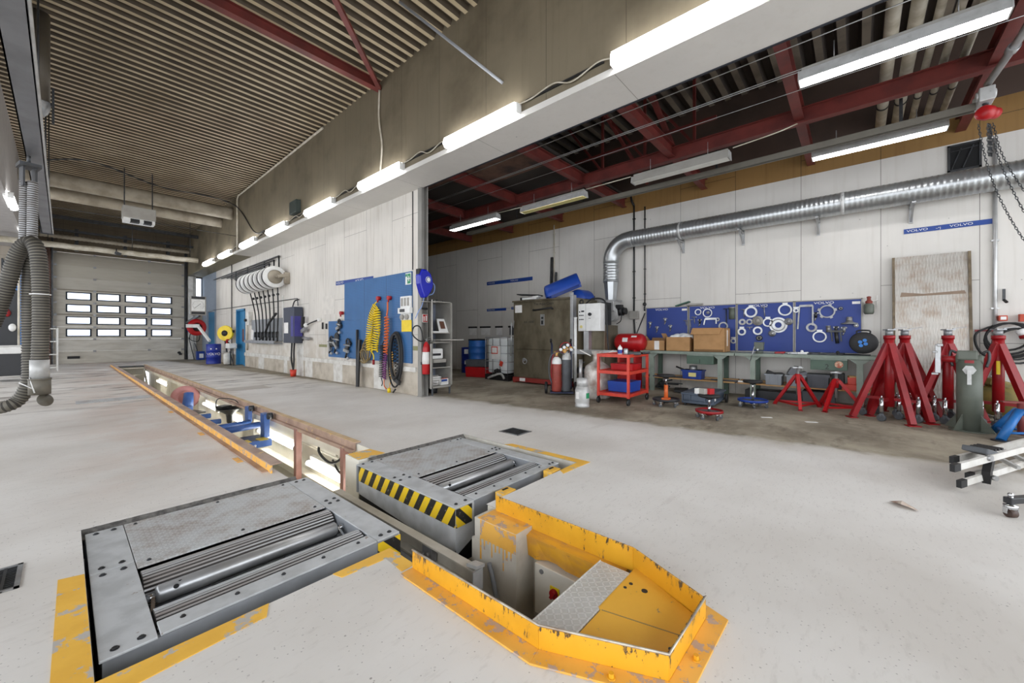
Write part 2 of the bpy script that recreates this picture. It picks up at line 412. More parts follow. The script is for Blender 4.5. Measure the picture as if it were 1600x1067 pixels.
M['cab'] = mk('cabinet_grey', '#a09d96', .5, col2='#8a867e', amt=.6, scale=3)
M['cabin'] = mk('cabinet_inside', '#7e8493', .55, col2='#666b78', amt=.6)
M['green'] = mk('bench_green', '#8b9589', .5, col2='#737e73', amt=.7, scale=4, chip='#6b7a6f', chipamt=.66)
M['dgreen'] = mk('drawer_green', '#4c6353', .5, col2='#3c5043', amt=.7, scale=3)
M['vice'] = mk('vice_green', '#60655b', .5, col2='#50564b', amt=.7, scale=4)
M['card'] = mk('cardboard', '#b48a5c', .8, col2='#9f774b', amt=.6, scale=5)
M['cardd'] = mk('cardboard_inside', '#7d5d3b', .85)
M['wood'] = mk('plank', '#c39a66', .65, col2='#a67c4a', amt=.7, scale=3, stretch=(6, .6, 4))
M['greybox'] = mk('grey_crate', '#6d7075', .5, col2='#5b5e62', amt=.5)
M['slate'] = mk('slate_crate', '#4c5766', .5, col2='#3d4754', amt=.6)
M['silver'] = mk('silver_paint', '#c3c3c1', .4, .25, col2='#9b9a96', amt=.6, scale=6, chip='#6e6a64', chipamt=.67)
M['pink'] = mk('faded_pink', '#c98d8a', .5)
M['yellow'] = mk('bright_yellow', '#f2d21b', .45)
M['orange'] = mk('orange', '#d9692e', .45)
M['purple'] = mk('purple_hose', '#7d3f79', .45)
M['clear'] = mk('amber_tube', '#8f7a4e', .4)
M['olive'] = mk('olive_tape', '#8b8a63', .7)
M['dark'] = mk('dark_void', '#0d0d0e', .8)
M['signgreen'] = mk('sign_green', '#1f8a5a', .5)
M['mauve'] = mk('duct_wrap', '#cfc9ba', .6, col2='#9b9077', amt=.7, scale=4)
M['yelp'] = mk('yellow_plate_paint', '#f2b840', .45, col2='#e5a92f', amt=.7, scale=3, chip='#a08a6a', chipamt=.65, chipscale=12)
M['tan'] = mk('rail_tan', '#d6b98c', .5, col2='#b08f68', amt=.8, scale=3, chip='#e0b04a', chipamt=.62, chipscale=5)
M['tube'] = emit('lit_tube', '#ffffff', 9.0)
M['diff'] = emit('lit_diffuser', '#fdfdff', 9.0)
M['pittube'] = emit('lit_pit_tube', '#fffdf6', 6.0)
M['offyel'] = mk('yellowed_diffuser', '#e6d98c', .4)
M['offdif'] = mk('unlit_diffuser', '#d8d8d0', .35)
M['stripe'] = stripes_mat('hazard_stripes', 1, .62, .155)
M['stripe2'] = stripes_mat('hazard_stripes_end', 0, 1.0, .17)
def glass_mat():
    t = NT('door_pane'); t.b.inputs['Base Color'].default_value = lin('#dde8f8'); t.b.inputs['Roughness'].default_value = .06
    t.b.inputs['Transmission Weight'].default_value = 1.0; t.b.inputs['IOR'].default_value = 1.1
    t.bump(t.noise(t.coord('Object'), 9, 3), .5, .01); return t.m
M['glass'] = glass_mat()
def ibc_mat():
    t = NT('tank_plastic'); t.b.inputs['Base Color'].default_value = lin('#dfe2e2'); t.b.inputs['Roughness'].default_value = .45
    t.b.inputs['Subsurface Weight'].default_value = .2; t.b.inputs['Subsurface Radius'].default_value = (.1, .1, .1); return t.m
M['ibc'] = ibc_mat()

M['grime_shade'] = mk('roller_groove_shade', '#4a4541', .6, .2, col2='#38332f', amt=.6)  # groove shade put into the colour between roller bars and riser hose ribs
# ================================================================ THE SETTING
YF, YB, ZC, XB = 27.7, -7.0, 6.8, 10.2     # far wall, open front end, roof deck, back wall
# ---- floor with the pit and the two roller pockets cut out
def make_floor():
    xs = [-8, .08, 1.36, 1.40, 2.02, 2.22, 2.40, 3.58, 10.3]; ys = [YB, .53, 1.0, 2.22, 4.03, 24.0, 28.2]
    holes = [(1.40, 2.40, 4.03, 24.0), (.08, 3.58, 2.22, 4.03), (1.36, 2.22, 1.0, 2.22), (1.36, 2.22, .53, 1.0)]
    mb = MB()
    for i in range(len(xs)-1):
        for j in range(len(ys)-1):
            cx, cy = (xs[i]+xs[i+1])/2, (ys[j]+ys[j+1])/2
            if any(a < cx < b and c < cy < d for a, b, c, d in holes): continue
            mb.quad((xs[i], ys[j], 0), (xs[i+1], ys[j], 0), (xs[i+1], ys[j+1], 0), (xs[i], ys[j+1], 0))
    mb.add([(1.36, .53, 0), (1.55, .53, 0), (1.36, 1.0, 0)], [(0, 1, 2)]); mb.add([(2.22, .53, 0), (2.22, 1.0, 0), (2.0, .53, 0)], [(0, 1, 2)])
    struct('floor', mb, M['floor'])
make_floor()
# ---- pit and pocket walls
mb = MB()   # 0 cream, 1 concrete, 2 broken edge
mb.bb(1.15, 1.40, 4.10, 24.2, -1.6, -.004, 0); mb.bb(2.55, 2.75, 4.03, 24.2, -1.6, -.25, 0); mb.bb(2.40, 2.75, 4.03, 24.2, -.25, -.004, 0)
mb.bb(2.40, 2.56, 4.03, 24.2, -1.6, -1.0, 0); mb.bb(1.40, 2.40, 24.0, 24.2, -1.6, -.004, 0)
for y in (8.6, 13.2, 17.4): mb.bb(2.38, 2.56, y, y+.7, -1.0, -.25, 0)
mb.bb(2.10, 2.42, 4.04, 4.34, -1.6, -.004, 0)
struct('wall_pit', mb, M['pit'])
mb = MB(); mb.bb(1.1, 1.36, .4, 2.2, -1.6, -.004); mb.bb(2.22, 2.5, .4, 2.2, -1.6, -.19); mb.bb(1.3, 2.3, .35, .55, -1.6, -.03)
mb.bb(-.02, .08, 2.1, 4.1, -.6, -.004); mb.bb(.08, 1.36, 2.1, 2.22, -.6, -.004); mb.bb(3.58, 3.7, 2.1, 4.1, -.6, -.004); mb.bb(2.26, 3.58, 2.1, 2.22, -.6, -.004)
mb.bb(.0, 1.36, 2.2, 4.1, -1.75, -.5); mb.bb(2.5, 3.6, 2.2, 4.1, -1.75, -.5); mb.bb(2.22, 2.5, .4, 2.2, -.19, -.004)
mb.bb(.0, 1.38, 4.03, 4.12, -.6, -.004); mb.bb(2.42, 3.65, 4.03, 4.12, -.6, -.004)
struct('wall_pit_near', mb, M['conc'])
mb = MB(); mb.bb(1.1, 2.6, .3, 24.2, -1.75, -1.6); struct('floor_pit', mb, M['pit'])
def rough_edge(x0, x1, y):
    """broken concrete lip left where the slab was cut for the rollers"""
    mb = MB(); n = int((x1-x0)/.03); t = []; b = []
    for i in range(n+1):
        x = x0 + (x1-x0)*i/n; d = random.uniform(0, .022); t.append((x, y+.03-d*.5, .001)); b.append((x, y-.03-d*.6, -.05)); 
    for i in range(n): mb.quad(b[i], b[i+1], t[i+1], t[i]); mb.quad((b[i][0], y+.02, -.2), (b[i+1][0], y+.02, -.2), b[i+1], b[i])
    return mb
mb = rough_edge(.06, 1.46, 4.0); r2 = rough_edge(2.2, 3.6, 4.0); mb.add(r2.v, r2.f); struct('trim_1', mb, M['dconc'], 'broken dark concrete edge behind the roller sets')
# concrete column at the pit end, with its yellow painted head, and the yellow timber beam beside it
mb = MB(); mb.bb(2.03, 2.26, 1.74, 2.18, -.75, -.17, 0); mb.bb(2.02, 2.27, 1.73, 2.19, -1.6, -.75, 0); mb.bb(2.03, 2.26, 1.74, 2.15, -.17, -.012, 0); mb.bb(2.0275, 2.031, 1.742, 2.09, -.15, -.014, 1); mb.bb(2.031, 2.25, 1.745, 2.12, -.013, -.009, 1)
for i in range(9):
    y = 1.78 + i*.037; h = random.uniform(.02, .16); mb.bb(2.0285, 2.031, y, y+random.uniform(.008, .022), -.15-h, -.145, 1)
struct('column', mb, [M['conc'], M['yelw']], bv=.012)
mb = MB(); P0 = [(2.16 + .012*sin(i*2.1), 1.02 + i*.08, -.19 + .014*sin(i*1.3)) for i in range(10)]
for i in range(9):
    a, b = P0[i], P0[i+1]; mb.add([a, b, (2.14, b[1], -.055), (2.14, a[1], -.055), (2.225, a[1], -.2), (2.225, b[1], -.2), (2.225, b[1], -.03), (2.225, a[1], -.03)], [(0, 1, 2, 3), (4, 0, 3, 7), (3, 2, 6, 7), (5, 4, 7, 6), (1, 5, 6, 2), (0, 4, 5, 1)])
struct('beam_pit_end', mb, M['yelwood'], 'yellow painted timber beam under the right pit kerb')
# yellow floor paint around the pockets (thin coats lying on the slab)
def paint(mb, pts, z=.003): mb.prism([(x, y, .0005) for x, y in pts], (0, 0, z))
mb = MB()
paint(mb, [(-.02, 3.3), (.078, 3.27), (.078, 2.22), (-.04, 2.0)]); paint(mb, [(-.04, 2.0), (.078, 2.218), (.68, 2.218), (.64, 2.12), (.05, 2.08)])
paint(mb, [(1.0, 2.218), (1.36, 2.218), (1.36, 1.95), (1.27, 1.95), (1.28, 2.13), (1.02, 2.15)])
paint(mb, [(3.58, 3.25), (3.66, 3.2), (3.68, 2.12), (3.2, 2.14), (3.26, 2.218), (3.58, 2.218)])
paint(mb, [(2.1, 4.05), (2.42, 4.05), (2.38, 4.32), (2.12, 4.32)])
struct('trim_2', mb, M['yelfloor'], 'worn yellow paint on the slab around the roller pockets')
# ---- partition wall between the bays
mb = MB(); X0, X1 = 5.15, 5.29
for y0, y1, z0, z1 in ((7.22, 19.75, .56, 4.65), (21.0, 24.6, .56, 4.65), (19.75, 21.0, 2.46, 4.65)): mb.bb(X0, X1, y0, y1, z0, z1)
struct('wall_right', mb, M['part_wall'])
mb = MB()
for y0, y1 in ((7.22, 13.5), (14.05, 19.75), (21.0, 24.6)): mb.bb(X0-.012, X1, y0, y1, 0, .56)
struct('wall_right_base', mb, M['low_wall'], bv=.01)
mb = MB(); mb.bb(5.10, 5.3, 7.3, 13.5, .52, .63); mb.bb(5.10, 5.3, 14.6, 19.7, .46, .60); mb.bb(5.11, 5.3, 21.02, 24.6, .46, .6)
for y in (8.6, 10.8, 12.8, 14.9, 17.3): mb.bb(5.132, 5.3, y, y+random.uniform(.3, .7), .01, .53)
mb.bb(5.125, 5.3, 13.5, 14.05, 0, 1.15); mb.bb(5.13, 5.3, 15.25, 15.4, 1.1, 2.75)
struct('trim_3', mb, M['whitep'], 'off white timber ledge and boards on the partition', bv=.006)
mb = MB(); mb.bb(5.147, 5.3, 7.23, 7.45, 1.0, 1.1); mb.bb(5.147, 5.3, 11.8, 12.35, .98, 1.06); mb.bb(5.147, 5.3, 16.9, 18.2, .98, 1.06); struct('trim_4', mb, M['olive'], 'olive painted band on the partition')
mb = MB(); mb.bb(5.15, 5.45, 24.6, YF, 2.6, 4.65); mb.bb(5.15, 5.45, 24.6, 24.95, 0, 2.6); mb.bb(5.15, 5.45, 26.5, YF, 0, 2.6); struct('wall_corner', mb, M['greyblue'])
mb = MB(); mb.bb(5.0, 5.3, 7.12, 7.22, 0, 4.65, 0); mb.bb(5.13, 5.16, 7.1, 7.13, 0, 4.65, 1); mb.bb(5.26, 5.30, 7.06, 7.13, 0, 4.65, 1)
mb = MB(); mb.bb(5.14, 5.29, 7.19, 7.23, 0, 4.65, 0); mb.bb(5.27, 5.30, 7.10, 7.23, 0, 4.65, 0); mb.bb(5.12, 5.15, 7.10, 7.23, 0, 4.65, 0); mb.bb(5.10, 5.32, 7.04, 7.23, -.0, .012, 0)
struct('column_post', mb, mk('post_grey', '#8d8b86', .5, col2='#77756f', amt=.6, scale=2), 'grey steel channel post at the end of the partition')
# doors in the partition
mb = MB(); mb.bb(5.24, 5.28, 19.82, 20.95, .03, 2.4); d = struct('door_2', mb, M['blueteal'], 'blue door in the partition')
mb = MB(); mb.bb(5.12, 5.32, 19.73, 19.82, 0, 2.48); mb.bb(5.12, 5.32, 20.93, 21.02, 0, 2.48); mb.bb(5.12, 5.32, 19.73, 21.02, 2.4, 2.48); struct('door_frame', mb, M['blueteal'], parent=d)
mb = MB(); mb.bb(5.235, 5.241, 20.1, 20.5, 1.05, 1.6, 0); struct('door_scuff', mb, mk('door_brown_mark', '#6b3a35', .6), parent=d)
mb = MB(); mb.cyl((5.24, 19.95, 1.05), (5.16, 19.95, 1.05), .012); mb.cyl((5.17, 19.95, 1.05), (5.17, 20.08, 1.05), .011); struct('door_handle', mb, M['chrome'], parent=d)
mb = MB(); mb.bb(5.2, 5.26, 25.0, 26.45, .02, 2.55); struct('door_3', mb, mk('door_dark_blue', '#1f6b93', .5), 'dark blue door in the far corner')
# ---- beam over the opening: fascia above, white soffit below
mb = MB(); mb.bb(4.5, 4.62, YB, YF, 4.65, ZC+.3); struct('wall_above_opening', mb, M['fascia'])
mb = MB(); mb.bb(4.47, 5.17, YB, 18.7, 4.56, 4.65, 0); mb.bb(4.49, 5.17, 18.7, YF, 4.58, 4.65, 1); struct('trim_5', mb, [M['soffit'], M['soffit_olive']], 'white soffit under the long beam')
mb = MB(); mb.bb(5.17, 5.2, YB, 7.05, 4.55, 4.72); mb.bb(5.2, 5.40, YB, 5.8, 4.86, 4.90); struct('trim_6', mb, mk('angle_navy', '#23262f', .6), 'dark edge angle behind the soffit')
mb = MB(); mb.bb(5.12, 5.18, YB, YF, 4.65, ZC+.3); struct('wall_above_opening_inner', mb, M['drop'])
# ---- back wall of the tool bay
mb = MB(); mb.bb(XB, XB+.2, YB, YF, 0, 4.67); struct('wall_back', mb, M['white_wall'])
mb = MB(); mb.bb(XB-.005, XB+.2, YB, YF, 4.67, 5.28, 0); mb.bb(XB-.01, XB+.2, YB, YF, 5.28, ZC+.3, 1); struct('wall_back_upper', mb, [M['mustard'], mk('brown_upper_board', '#54433a', .7, col2='#3f322c', amt=.7, scale=1)])
mb = MB(); mb.bb(5.29, XB, 24.0, 24.2, 0, ZC); struct('wall_bay_end', mb, M['part_wall'])
# ---- door wall
mb = MB(); mb.bb(-8, -.32, YF, YF+.25, 0, 5.2, 0); mb.bb(4.36, 4.86, YF, YF+.25, 0, 5.2, 0); mb.bb(4.86, 5.15, YF, YF+.25, 0, 3.4, 0); mb.bb(4.86, 5.15, YF, YF+.25, 4.55, 5.2, 0); mb.bb(5.15, 5.45, YF, YF+.25, 0, 5.2, 0)
struct('wall_front', mb, M['block'])
mb = MB(); mb.bb(-8, 5.45, YF, YF+.25, 5.2, ZC+.3); struct('wall_front_upper', mb, M['endwall'])
mb = MB(); mb.bb(4.5, 4.72, YF-.2, YF, 0, 4.56); mb.bb(4.74, 4.86, YF-.1, YF, 0, 4.56); struct('column_door_side', mb, M['whitep'])
mb = MB(); mb.bb(-.62, -.38, YF-.14, YF, 0, 5.3); struct('column_door_rust', mb, mk('rust_brown_post', '#54382c', .6))
mb = MB(); mb.bb(4.36, 4.42, YF-.16, YF, 0, 5.9, 0); mb.bb(4.44, 4.47, YF-.16, YF, 0, 5.9, 0); mb.bb(-.36, -.31, YF-.16, YF, 0, 5.9, 0); struct('trim_7', mb, M['dsteel'], 'dark steel door tracks')
mb = MB(); mb.bb(4.86, 5.15, YF+.12, YF+.15, 3.4, 4.5); w = struct('window_1', mb, M['glass'])
mb = MB(); mb.bb(4.84, 4.88, YF-.01, YF+.2, 3.36, 4.56); mb.bb(5.12, 5.15, YF-.01, YF+.2, 3.36, 4.56); mb.bb(4.84, 5.15, YF-.01, YF+.2, 3.34, 3.4); mb.bb(4.84, 5.15, YF-.01, YF+.2, 4.5, 4.56); struct('window_frame', mb, M['dsteel'], parent=w)
# window of the neighbouring bay seen past the hose
mb = MB(); mb.bb(-1.72, -1.1, YF-.03, YF-.02, 2.6, 4.6); w = struct('window_2', mb, M['glass']);
mb = MB(); mb.bb(-1.76, -1.7, YF-.05, YF, 2.55, 4.65); mb.bb(-1.12, -1.06, YF-.05, YF, 2.55, 4.65); mb.bb(-1.76, -1.06, YF-.05, YF, 3.55, 3.6); struct('window_frame', mb, M['dsteel'], parent=w)
# garage door: nine ribbed sections, four rows of four panes
GX0, GX1, GH = -.31, 4.36, 5.18; ph = GH/9
g = struct('door_1', MB().bb(GX0, GX1, YF+.03, YF+.10, -.0, .012), M['black'], 'sectional garage door with sixteen panes')
cols = [(.10, .87), (1.08, 1.86), (2.06, 2.84), (3.04, 3.83)]
for k in range(9):
    mb = MB(); z0, z1 = k*ph + .004, (k+1)*ph + .001
    def prof(x0, x1):      # horizontally ribbed skin of the section
        nr = 5 if k < 6 else 7; hz = (z1-z0)/nr
        for i in range(nr): mb.bb(x0, x1, YF+.028-.010*(i % 2), YF+.1, z0+i*hz, z0+(i+1)*hz)
    if 2 <= k <= 5:
        a, b = z0 + .14, z0 + .455; edges = [GX0] + [v for c in cols for v in c] + [GX1]
        mb.bb(GX0, GX1, YF+.02, YF+.1, z0, a); mb.bb(GX0, GX1, YF+.02, YF+.1, b, z1)
        for i in range(0, 10, 2): mb.bb(edges[i], edges[i+1], YF+.02, YF+.1, a, b)
    else: prof(GX0, GX1)
    if k in (3, 5): mb.bb(GX0, GX1, YF-.01, YF+.03, z1-.03, z1+.025, 1)
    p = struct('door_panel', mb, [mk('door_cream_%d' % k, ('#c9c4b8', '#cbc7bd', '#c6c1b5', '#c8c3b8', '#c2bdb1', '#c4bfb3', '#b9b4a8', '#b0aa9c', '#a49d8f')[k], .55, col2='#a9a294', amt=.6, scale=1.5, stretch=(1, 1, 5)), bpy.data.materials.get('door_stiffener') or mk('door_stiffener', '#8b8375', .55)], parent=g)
    if 2 <= k <= 5:
        for x0, x1 in cols:
            m2 = MB()
            for q in ((x0-.03, x1+.03, a-.03, a+.02), (x0-.03, x1+.03, b-.02, b+.03), (x0-.03, x0+.03, a, b), (x1-.03, x1+.03, a, b)): m2.bb(q[0], q[1], YF+.0, YF+.11, q[2], q[3])
            f = struct('window_frame', m2, mk('pane_frame', '#1e2733', .5) if 'pane_frame' not in bpy.data.materials else bpy.data.materials['pane_frame'], parent=p)
            m2 = MB().bb(x0, x1, YF+.06, YF+.07, a, b); struct('pane', m2, M['glass'], parent=p)
mb = MB(); mb.bb(.12, .52, YF-.005, YF+.03, .22, .34); struct('door_vent', mb, M['black'], parent=g)
mb = MB()
for k in range(9):
    for x in (GX0+.06, 1.0, 2.95, GX1-.06): mb.bb(x-.05, x+.05, YF-.03, YF+.03, (k+1)*ph-.06, (k+1)*ph+.03)
struct('door_hinge', mb, M['steel'], parent=g)
mb = MB(); mb.cyl((4.15, YF+.02, .38), (4.15, YF-.05, .38), .07); mb.box((4.2, YF-.02, .3), (.12, .05, .1)); struct('door_handle', mb, M['black'], parent=g)
# ---- left: wall over the opening to the next bay
mb = MB(); mb.bb(-1.0, -.9, YB, YF, 4.7, ZC+.3); struct('wall_left', mb, M['left_wall'])
# ---- roof decks: trapezoidal sheet, perforated webs and upper flanges with recess shade in their dark colour
def deck(x0, x1, y0, y1, z, pitch, dep, name):
    mb = MB(); y = y0; a, b, c = pitch*.36, pitch*.14, pitch*.36
    while y < y1:
        pts = [(y, z), (y+a, z), (y+a+b, z+dep), (y+a+b+c, z+dep), (y+pitch, z)]
        for i in range(4):
            (p, q), (r, s) = pts[i], pts[i+1]
            mb.quad((x0, p, q), (x0, r, s), (x1, r, s), (x1, p, q), 0 if i == 0 else 1)
        y += pitch
    return mb
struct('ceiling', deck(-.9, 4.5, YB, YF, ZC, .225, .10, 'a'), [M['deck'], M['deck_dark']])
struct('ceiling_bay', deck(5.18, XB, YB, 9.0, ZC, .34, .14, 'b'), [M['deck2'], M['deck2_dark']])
mb = MB(); mb.bb(-8, -1.0, 5, YF, 5.2, 5.3); struct('ceiling_next_bay', mb, M['left_wall'])
mb = MB(); mb.bb(-8, XB+.2, YB, YF+.2, ZC+.2, ZC+.3); struct('roof', mb, M['drop'])
mb = MB(); mb.bb(5.18, XB, 4.75, 24.0, 5.14, 5.2); struct('ceiling_dropped', mb, M['drop'])
mb = MB(); mb.bb(5.25, 7.0, 4.95, 6.75, 5.09, 5.137); mb.bb(5.25, 6.2, 7.0, 8.6, 5.09, 5.137); struct('trim_8', mb, M['rotwood'], 'water stained plywood sheets over the tool bay')
# red steel of the tool bay roof
def ibeam(mb, p, q, w, h, t=.014):
    p, q = Vector(p), Vector(q); z = Vector((0, 0, 1)); mb.bar(p, q, w, t); mb.bar(p + z*(h-t), q + z*(h-t), w, t); mb.bar(p + z*h/2, q + z*h/2, t, h); return mb
for k, y in enumerate((-3.4, -1.35, .7, 2.75, 4.8, 6.85, 8.9, 10.95)):
    struct('beam_cross', ibeam(MB(), (5.18, y, 4.86), (XB, y, 4.86), .13, .24), M['redsteel'])
struct('beam_long', ibeam(MB(), (7.95, YB, 4.8), (7.95, 13, 4.8), .13, .25), M['redsteel'])
mb = MB()
for z in (5.5, 6.5): mb.bar((8.2, 2.0, z), (8.2, 6.5, z), .06, .06)
for y in (2.4, 3.4, 4.4): mb.bar((8.2, y, 5.1), (8.2, y, 6.5), .05, .05); mb.bar((8.2, y, 5.1), (8.2, y+1, 6.5), .05, .05)
mb.bar((6.2, 3.0, 6.7), (9.4, 3.0, 5.1), .09, .09); mb.bar((7.2, 4.3, 6.7), (9.8, 4.0, 5.2), .06, .06); struct('beam_brace', mb, M['redsteel'])
# red steel under the main roof
mb = ibeam(MB(), (-.9, 7.75, 6.62), (4.5, 7.75, 6.62), .14, .2); struct('beam_main', mb, M['redsteel'])
mb = ibeam(MB(), (-.9, 3.6, 6.62), (4.5, 3.6, 6.62), .14, .2); struct('beam_main', mb, M['redsteel'])
mb = MB().bar((4.47, 7.7, 6.64), (1.3, 4.8, 6.68), .09, .07); struct('beam_wind_brace', mb, M['redsteel'])
mb = MB(); mb.bb(-.9, 4.5, 26.2, 26.35, 5.9, 6.0); mb.bb(-.9, 4.5, 25.0, 25.1, 6.2, 6.35)
for x in (.4, 2.0, 3.6): mb.bb(x-.06, x+.06, 26.9, 27.2, 5.2, 6.2)
struct('beam_door_head', mb, M['dsteel'])
# small vent window high in the back wall
mb = MB(); mb.bb(XB-.012, XB+.05, -1.57, -1.22, 4.2, 4.62, 0); w = struct('window_3', mb, M['dark'], 'small dark vent window high on the back wall')
mb = MB(); mb.bb(XB-.03, XB, -1.59, -1.2, 4.18, 4.21); mb.bb(XB-.03, XB, -1.59, -1.2, 4.61, 4.64); mb.bb(XB-.03, XB, -1.23, -1.2, 4.18, 4.64); mb.bb(XB-.03, XB, -1.59, -1.56, 4.18, 4.64)
mb.bar((XB-.03, -1.25, 4.22), (XB-.03, -1.36, 4.56), .014, .014); mb.bar((XB-.03, -1.38, 4.22), (XB-.03, -1.5, 4.58), .02, .014); mb.bar((XB-.03, -1.24, 4.52), (XB-.03, -1.55, 4.55), .014, .014)
struct('window_frame', mb, M['dsteel'], parent=w)
# floor plates and gullies flush with the slab
def grating(name, x0, x1, y0, y1, label, nb, nc):
    t = thing(name, label, 'drain grate', ((x0+x1)/2, (y0+y1)/2, 0), 0, None)
    mb = MB(); 
    for a in ((x0, x1, y0, y0+.02), (x0, x1, y1-.02, y1), (x0, x0+.02, y0, y1), (x1-.02, x1, y0, y1)): mb.bb(*a, .0008, .007)
    build('frame', mb, M['steel'], t)
    mb = MB()
    for i in range(nb): y = y0+.02+(y1-y0-.04)*(i+.5)/nb; mb.bb(x0, x1, y-.0028, y+.0028, .0012, .006)
    for i in range(nc): x = x0+.02+(x1-x0-.04)*(i+.5)/nc; mb.bb(x-.006, x+.006, y0, y1, .0012, .0065)
    build('grid', mb, M['dsteel'], t); build('sump_shade', MB().bb(x0, x1, y0, y1, .0004, .001), M['dark'], t)  # flat black sheet stands in for the shaded depth below the bars
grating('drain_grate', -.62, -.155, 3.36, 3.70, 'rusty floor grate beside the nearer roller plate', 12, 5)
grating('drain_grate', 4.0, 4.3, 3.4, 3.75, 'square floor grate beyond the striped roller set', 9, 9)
mb = MB(); mb.bb(.16, 1.36, 11.36, 11.9, .0004, .006); solo('floor_plate', 'flat steel plate on the floor left of the pit', 'floor plate', mb, M['tread'])
mb = MB(); mb.bb(2.44, 3.5, 11.2, 11.9, .0004, .006); solo('floor_plate', 'flat steel plate on the floor right of the pit', 'floor plate', mb, mk('plate_pale', '#c2bbb3', .5, .2))
# ================================================================ LAMPS
WORLD, EXPO = 1.7, 1.0
def wall_lamp(y0, y1, label, x=4.40, sgn=1, group='lit wall lamps along the long beam'):
    """closed fluorescent fitting on the beam face: housing, white diffuser, two end caps"""
    L = y1 - y0; t = thing('wall_lamp', label, 'lamp', (x, (y0+y1)/2, 4.69), 0, group)
    mb = MB().box((.075*sgn, 0, .03), (.05, L, .13)); build('housing', mb.xf(Matrix.Translation(t.location)), M['white'], t, bv=.008)
    mb = MB(); s = sgn; mb.prism([(.05*s, -L/2+.02, .09), (-.05*s, -L/2+.02, .07), (-.075*s, -L/2+.02, -.03), (-.03*s, -L/2+.02, -.09), (.05*s, -L/2+.02, -.09)], (0, L-.04, 0))
    build('diffuser', mb.xf(Matrix.Translation(t.location)), M['diff'], t)
    for e in (-1, 1): build('end_cap', MB().box((0.02, e*L/2, 0), (.10, .024, .15)).xf(Matrix.Translation(t.location)), M['white'], t, bv=.01)
    return t
YL = [(-5.6, -4.0), (-2.6, -1.0), (.72, 2.24), (3.75, 5.4), (6.78, 8.42), (9.8, 11.4), (12.9, 14.5), (15.8, 17.4), (18.9, 20.5), (21.7, 23.3)]
nm = ['lit wall lamp on the beam before the nearest one in view', 'largest lit lamp on the long beam, the one closest to the viewer', 'lit beam lamp above the middle of the wide opening', 'lit beam lamp nearest the grey steel post', 'lit beam lamp beside the small dark box', 'lit beam lamp just beyond the small dark box', 'lit beam lamp between the dark box and the pale downpipe', 'lit beam lamp just past the pale downpipe', 'last lit beam lamp, closest to the garage door']
for (a, b), l in zip(YL[2:], nm[1:]): wall_lamp(a, b, l)
wall_lamp(15.2, 16.6, 'larger lit lamp of the two seen above the exhaust hose', x=-.85, sgn=-1, group='lit lamps on the left beam')
wall_lamp(19.5, 21.0, 'smaller, lower lit lamp of the two seen above the exhaust hose', x=-.85, sgn=-1, group='lit lamps on the left beam')
def bay_lamp(p, L, label, lit, cat='lamp'):
    """open reflector batten hung under the roof steel"""
    t = thing('batten_lamp', label, cat, p, 0, 'batten lamps over the tool bay'); T = Matrix.Translation(p)
    mb = MB(); mb.prism([(-.07, -L/2, .12), (.07, -L/2, .12), (.10, -L/2, .0), (.09, -L/2, .0), (.06, -L/2, .10), (-.06, -L/2, .10), (-.09, -L/2, 0), (-.10, -L/2, 0)], (0, L, 0)); build('reflector', mb.xf(T), M['silver'] if lit else M['cab'], t)
    mb = MB().box((0, 0, .145), (.09, L*.98, .05)); build('gear_tray', mb.xf(T), M['cab'], t, bv=.006)
    for s in (-1, 1):
        mb = MB().prism([(-.075, s*L/2, .125), (.075, s*L/2, .125), (.105, s*L/2, -.005), (-.105, s*L/2, -.005)], (0, .012*s, 0)); build('end_plate', mb.xf(T), M['silver'], t)
        mb = MB().cyl((0, s*L*.3, .17), (0, s*L*.3, 4.8-p[2]), .006, n=6); build('hanger', mb.xf(T), M['steel'], t)
    for s in (-.035, .035):
        mb = MB().cyl((s, -L/2+.03, .045), (s, L/2-.03, .045), .016, n=10); build('tube_lamp', mb.xf(T), {0: M['offdif'], 1: M['tube']}[1 if lit == 1 or (lit == 2 and s < 0) else 0], t)
    mb = MB().bb(-.088, .088, -L/2+.012, L/2-.012, -.004, .0); 
    if lit == 1: build('diffuser', mb.xf(T), M['diff'], t)
    elif lit == 2: build('diffuser', mb.xf(T), M['offyel'], t)
    else: build('diffuser', mb.xf(T), M['offdif'], t)
bay_lamp((5.95, -.29, 4.42), 1.62, 'largest lit batten lamp, high over the near end of the tool bay', 1)
bay_lamp((8.6, -.22, 4.40), 1.58, 'lit batten lamp above the silver duct, close to the back wall', 1)
bay_lamp((7.6, 2.52, 4.40), 1.74, 'unlit cream batten lamp in front of the mustard boards', 0)
bay_lamp((7.6, 5.40, 4.40), 1.80, 'unlit batten lamp with a yellowed end, middle of its row', 2)
bay_lamp((7.52, 8.0, 4.40), 1.85, 'small lit batten lamp at the dark far end of the tool bay', 1)
# ================================================================ ROLLER SETS, KERB GUARDS, PIT
BOLTS = []
def bolt(mb, x, y, z, r=.0105, h=.008):
    BOLTS.append((x, y, z, r, h))
def bolt_up(plate):
    for x, y, z, r, h in BOLTS: bolt_(mb_ := MB(), x, y, z, r, h); build('bolt', mb_, M['dsteel'], plate)
    BOLTS.clear()
def bolt_(mb, x, y, z, r=.013, h=.008): mb.cyl((x, y, z), (x, y, z+h), r, n=6, smooth=False); mb.cyl((x, y, z), (x, y, z+.002), r*1.5, n=12)
def ribbed(mb, x0, x1, y, z, r, n=40):
    """steel drum with welded grip bars running along it"""
    mb.cyl((x0, y, z), (x1, y, z), r, n=n, m=1)
    n = 60
    for i in range(n):
        if i % 2 == 0:
            a = 2*PI*i/n; mb.bar((x0+.004, y+r*cos(a), z+r*sin(a)), (x1-.004, y+r*cos(a), z+r*sin(a)), .010, .008, up=(0, cos(a), sin(a)))
    return mb
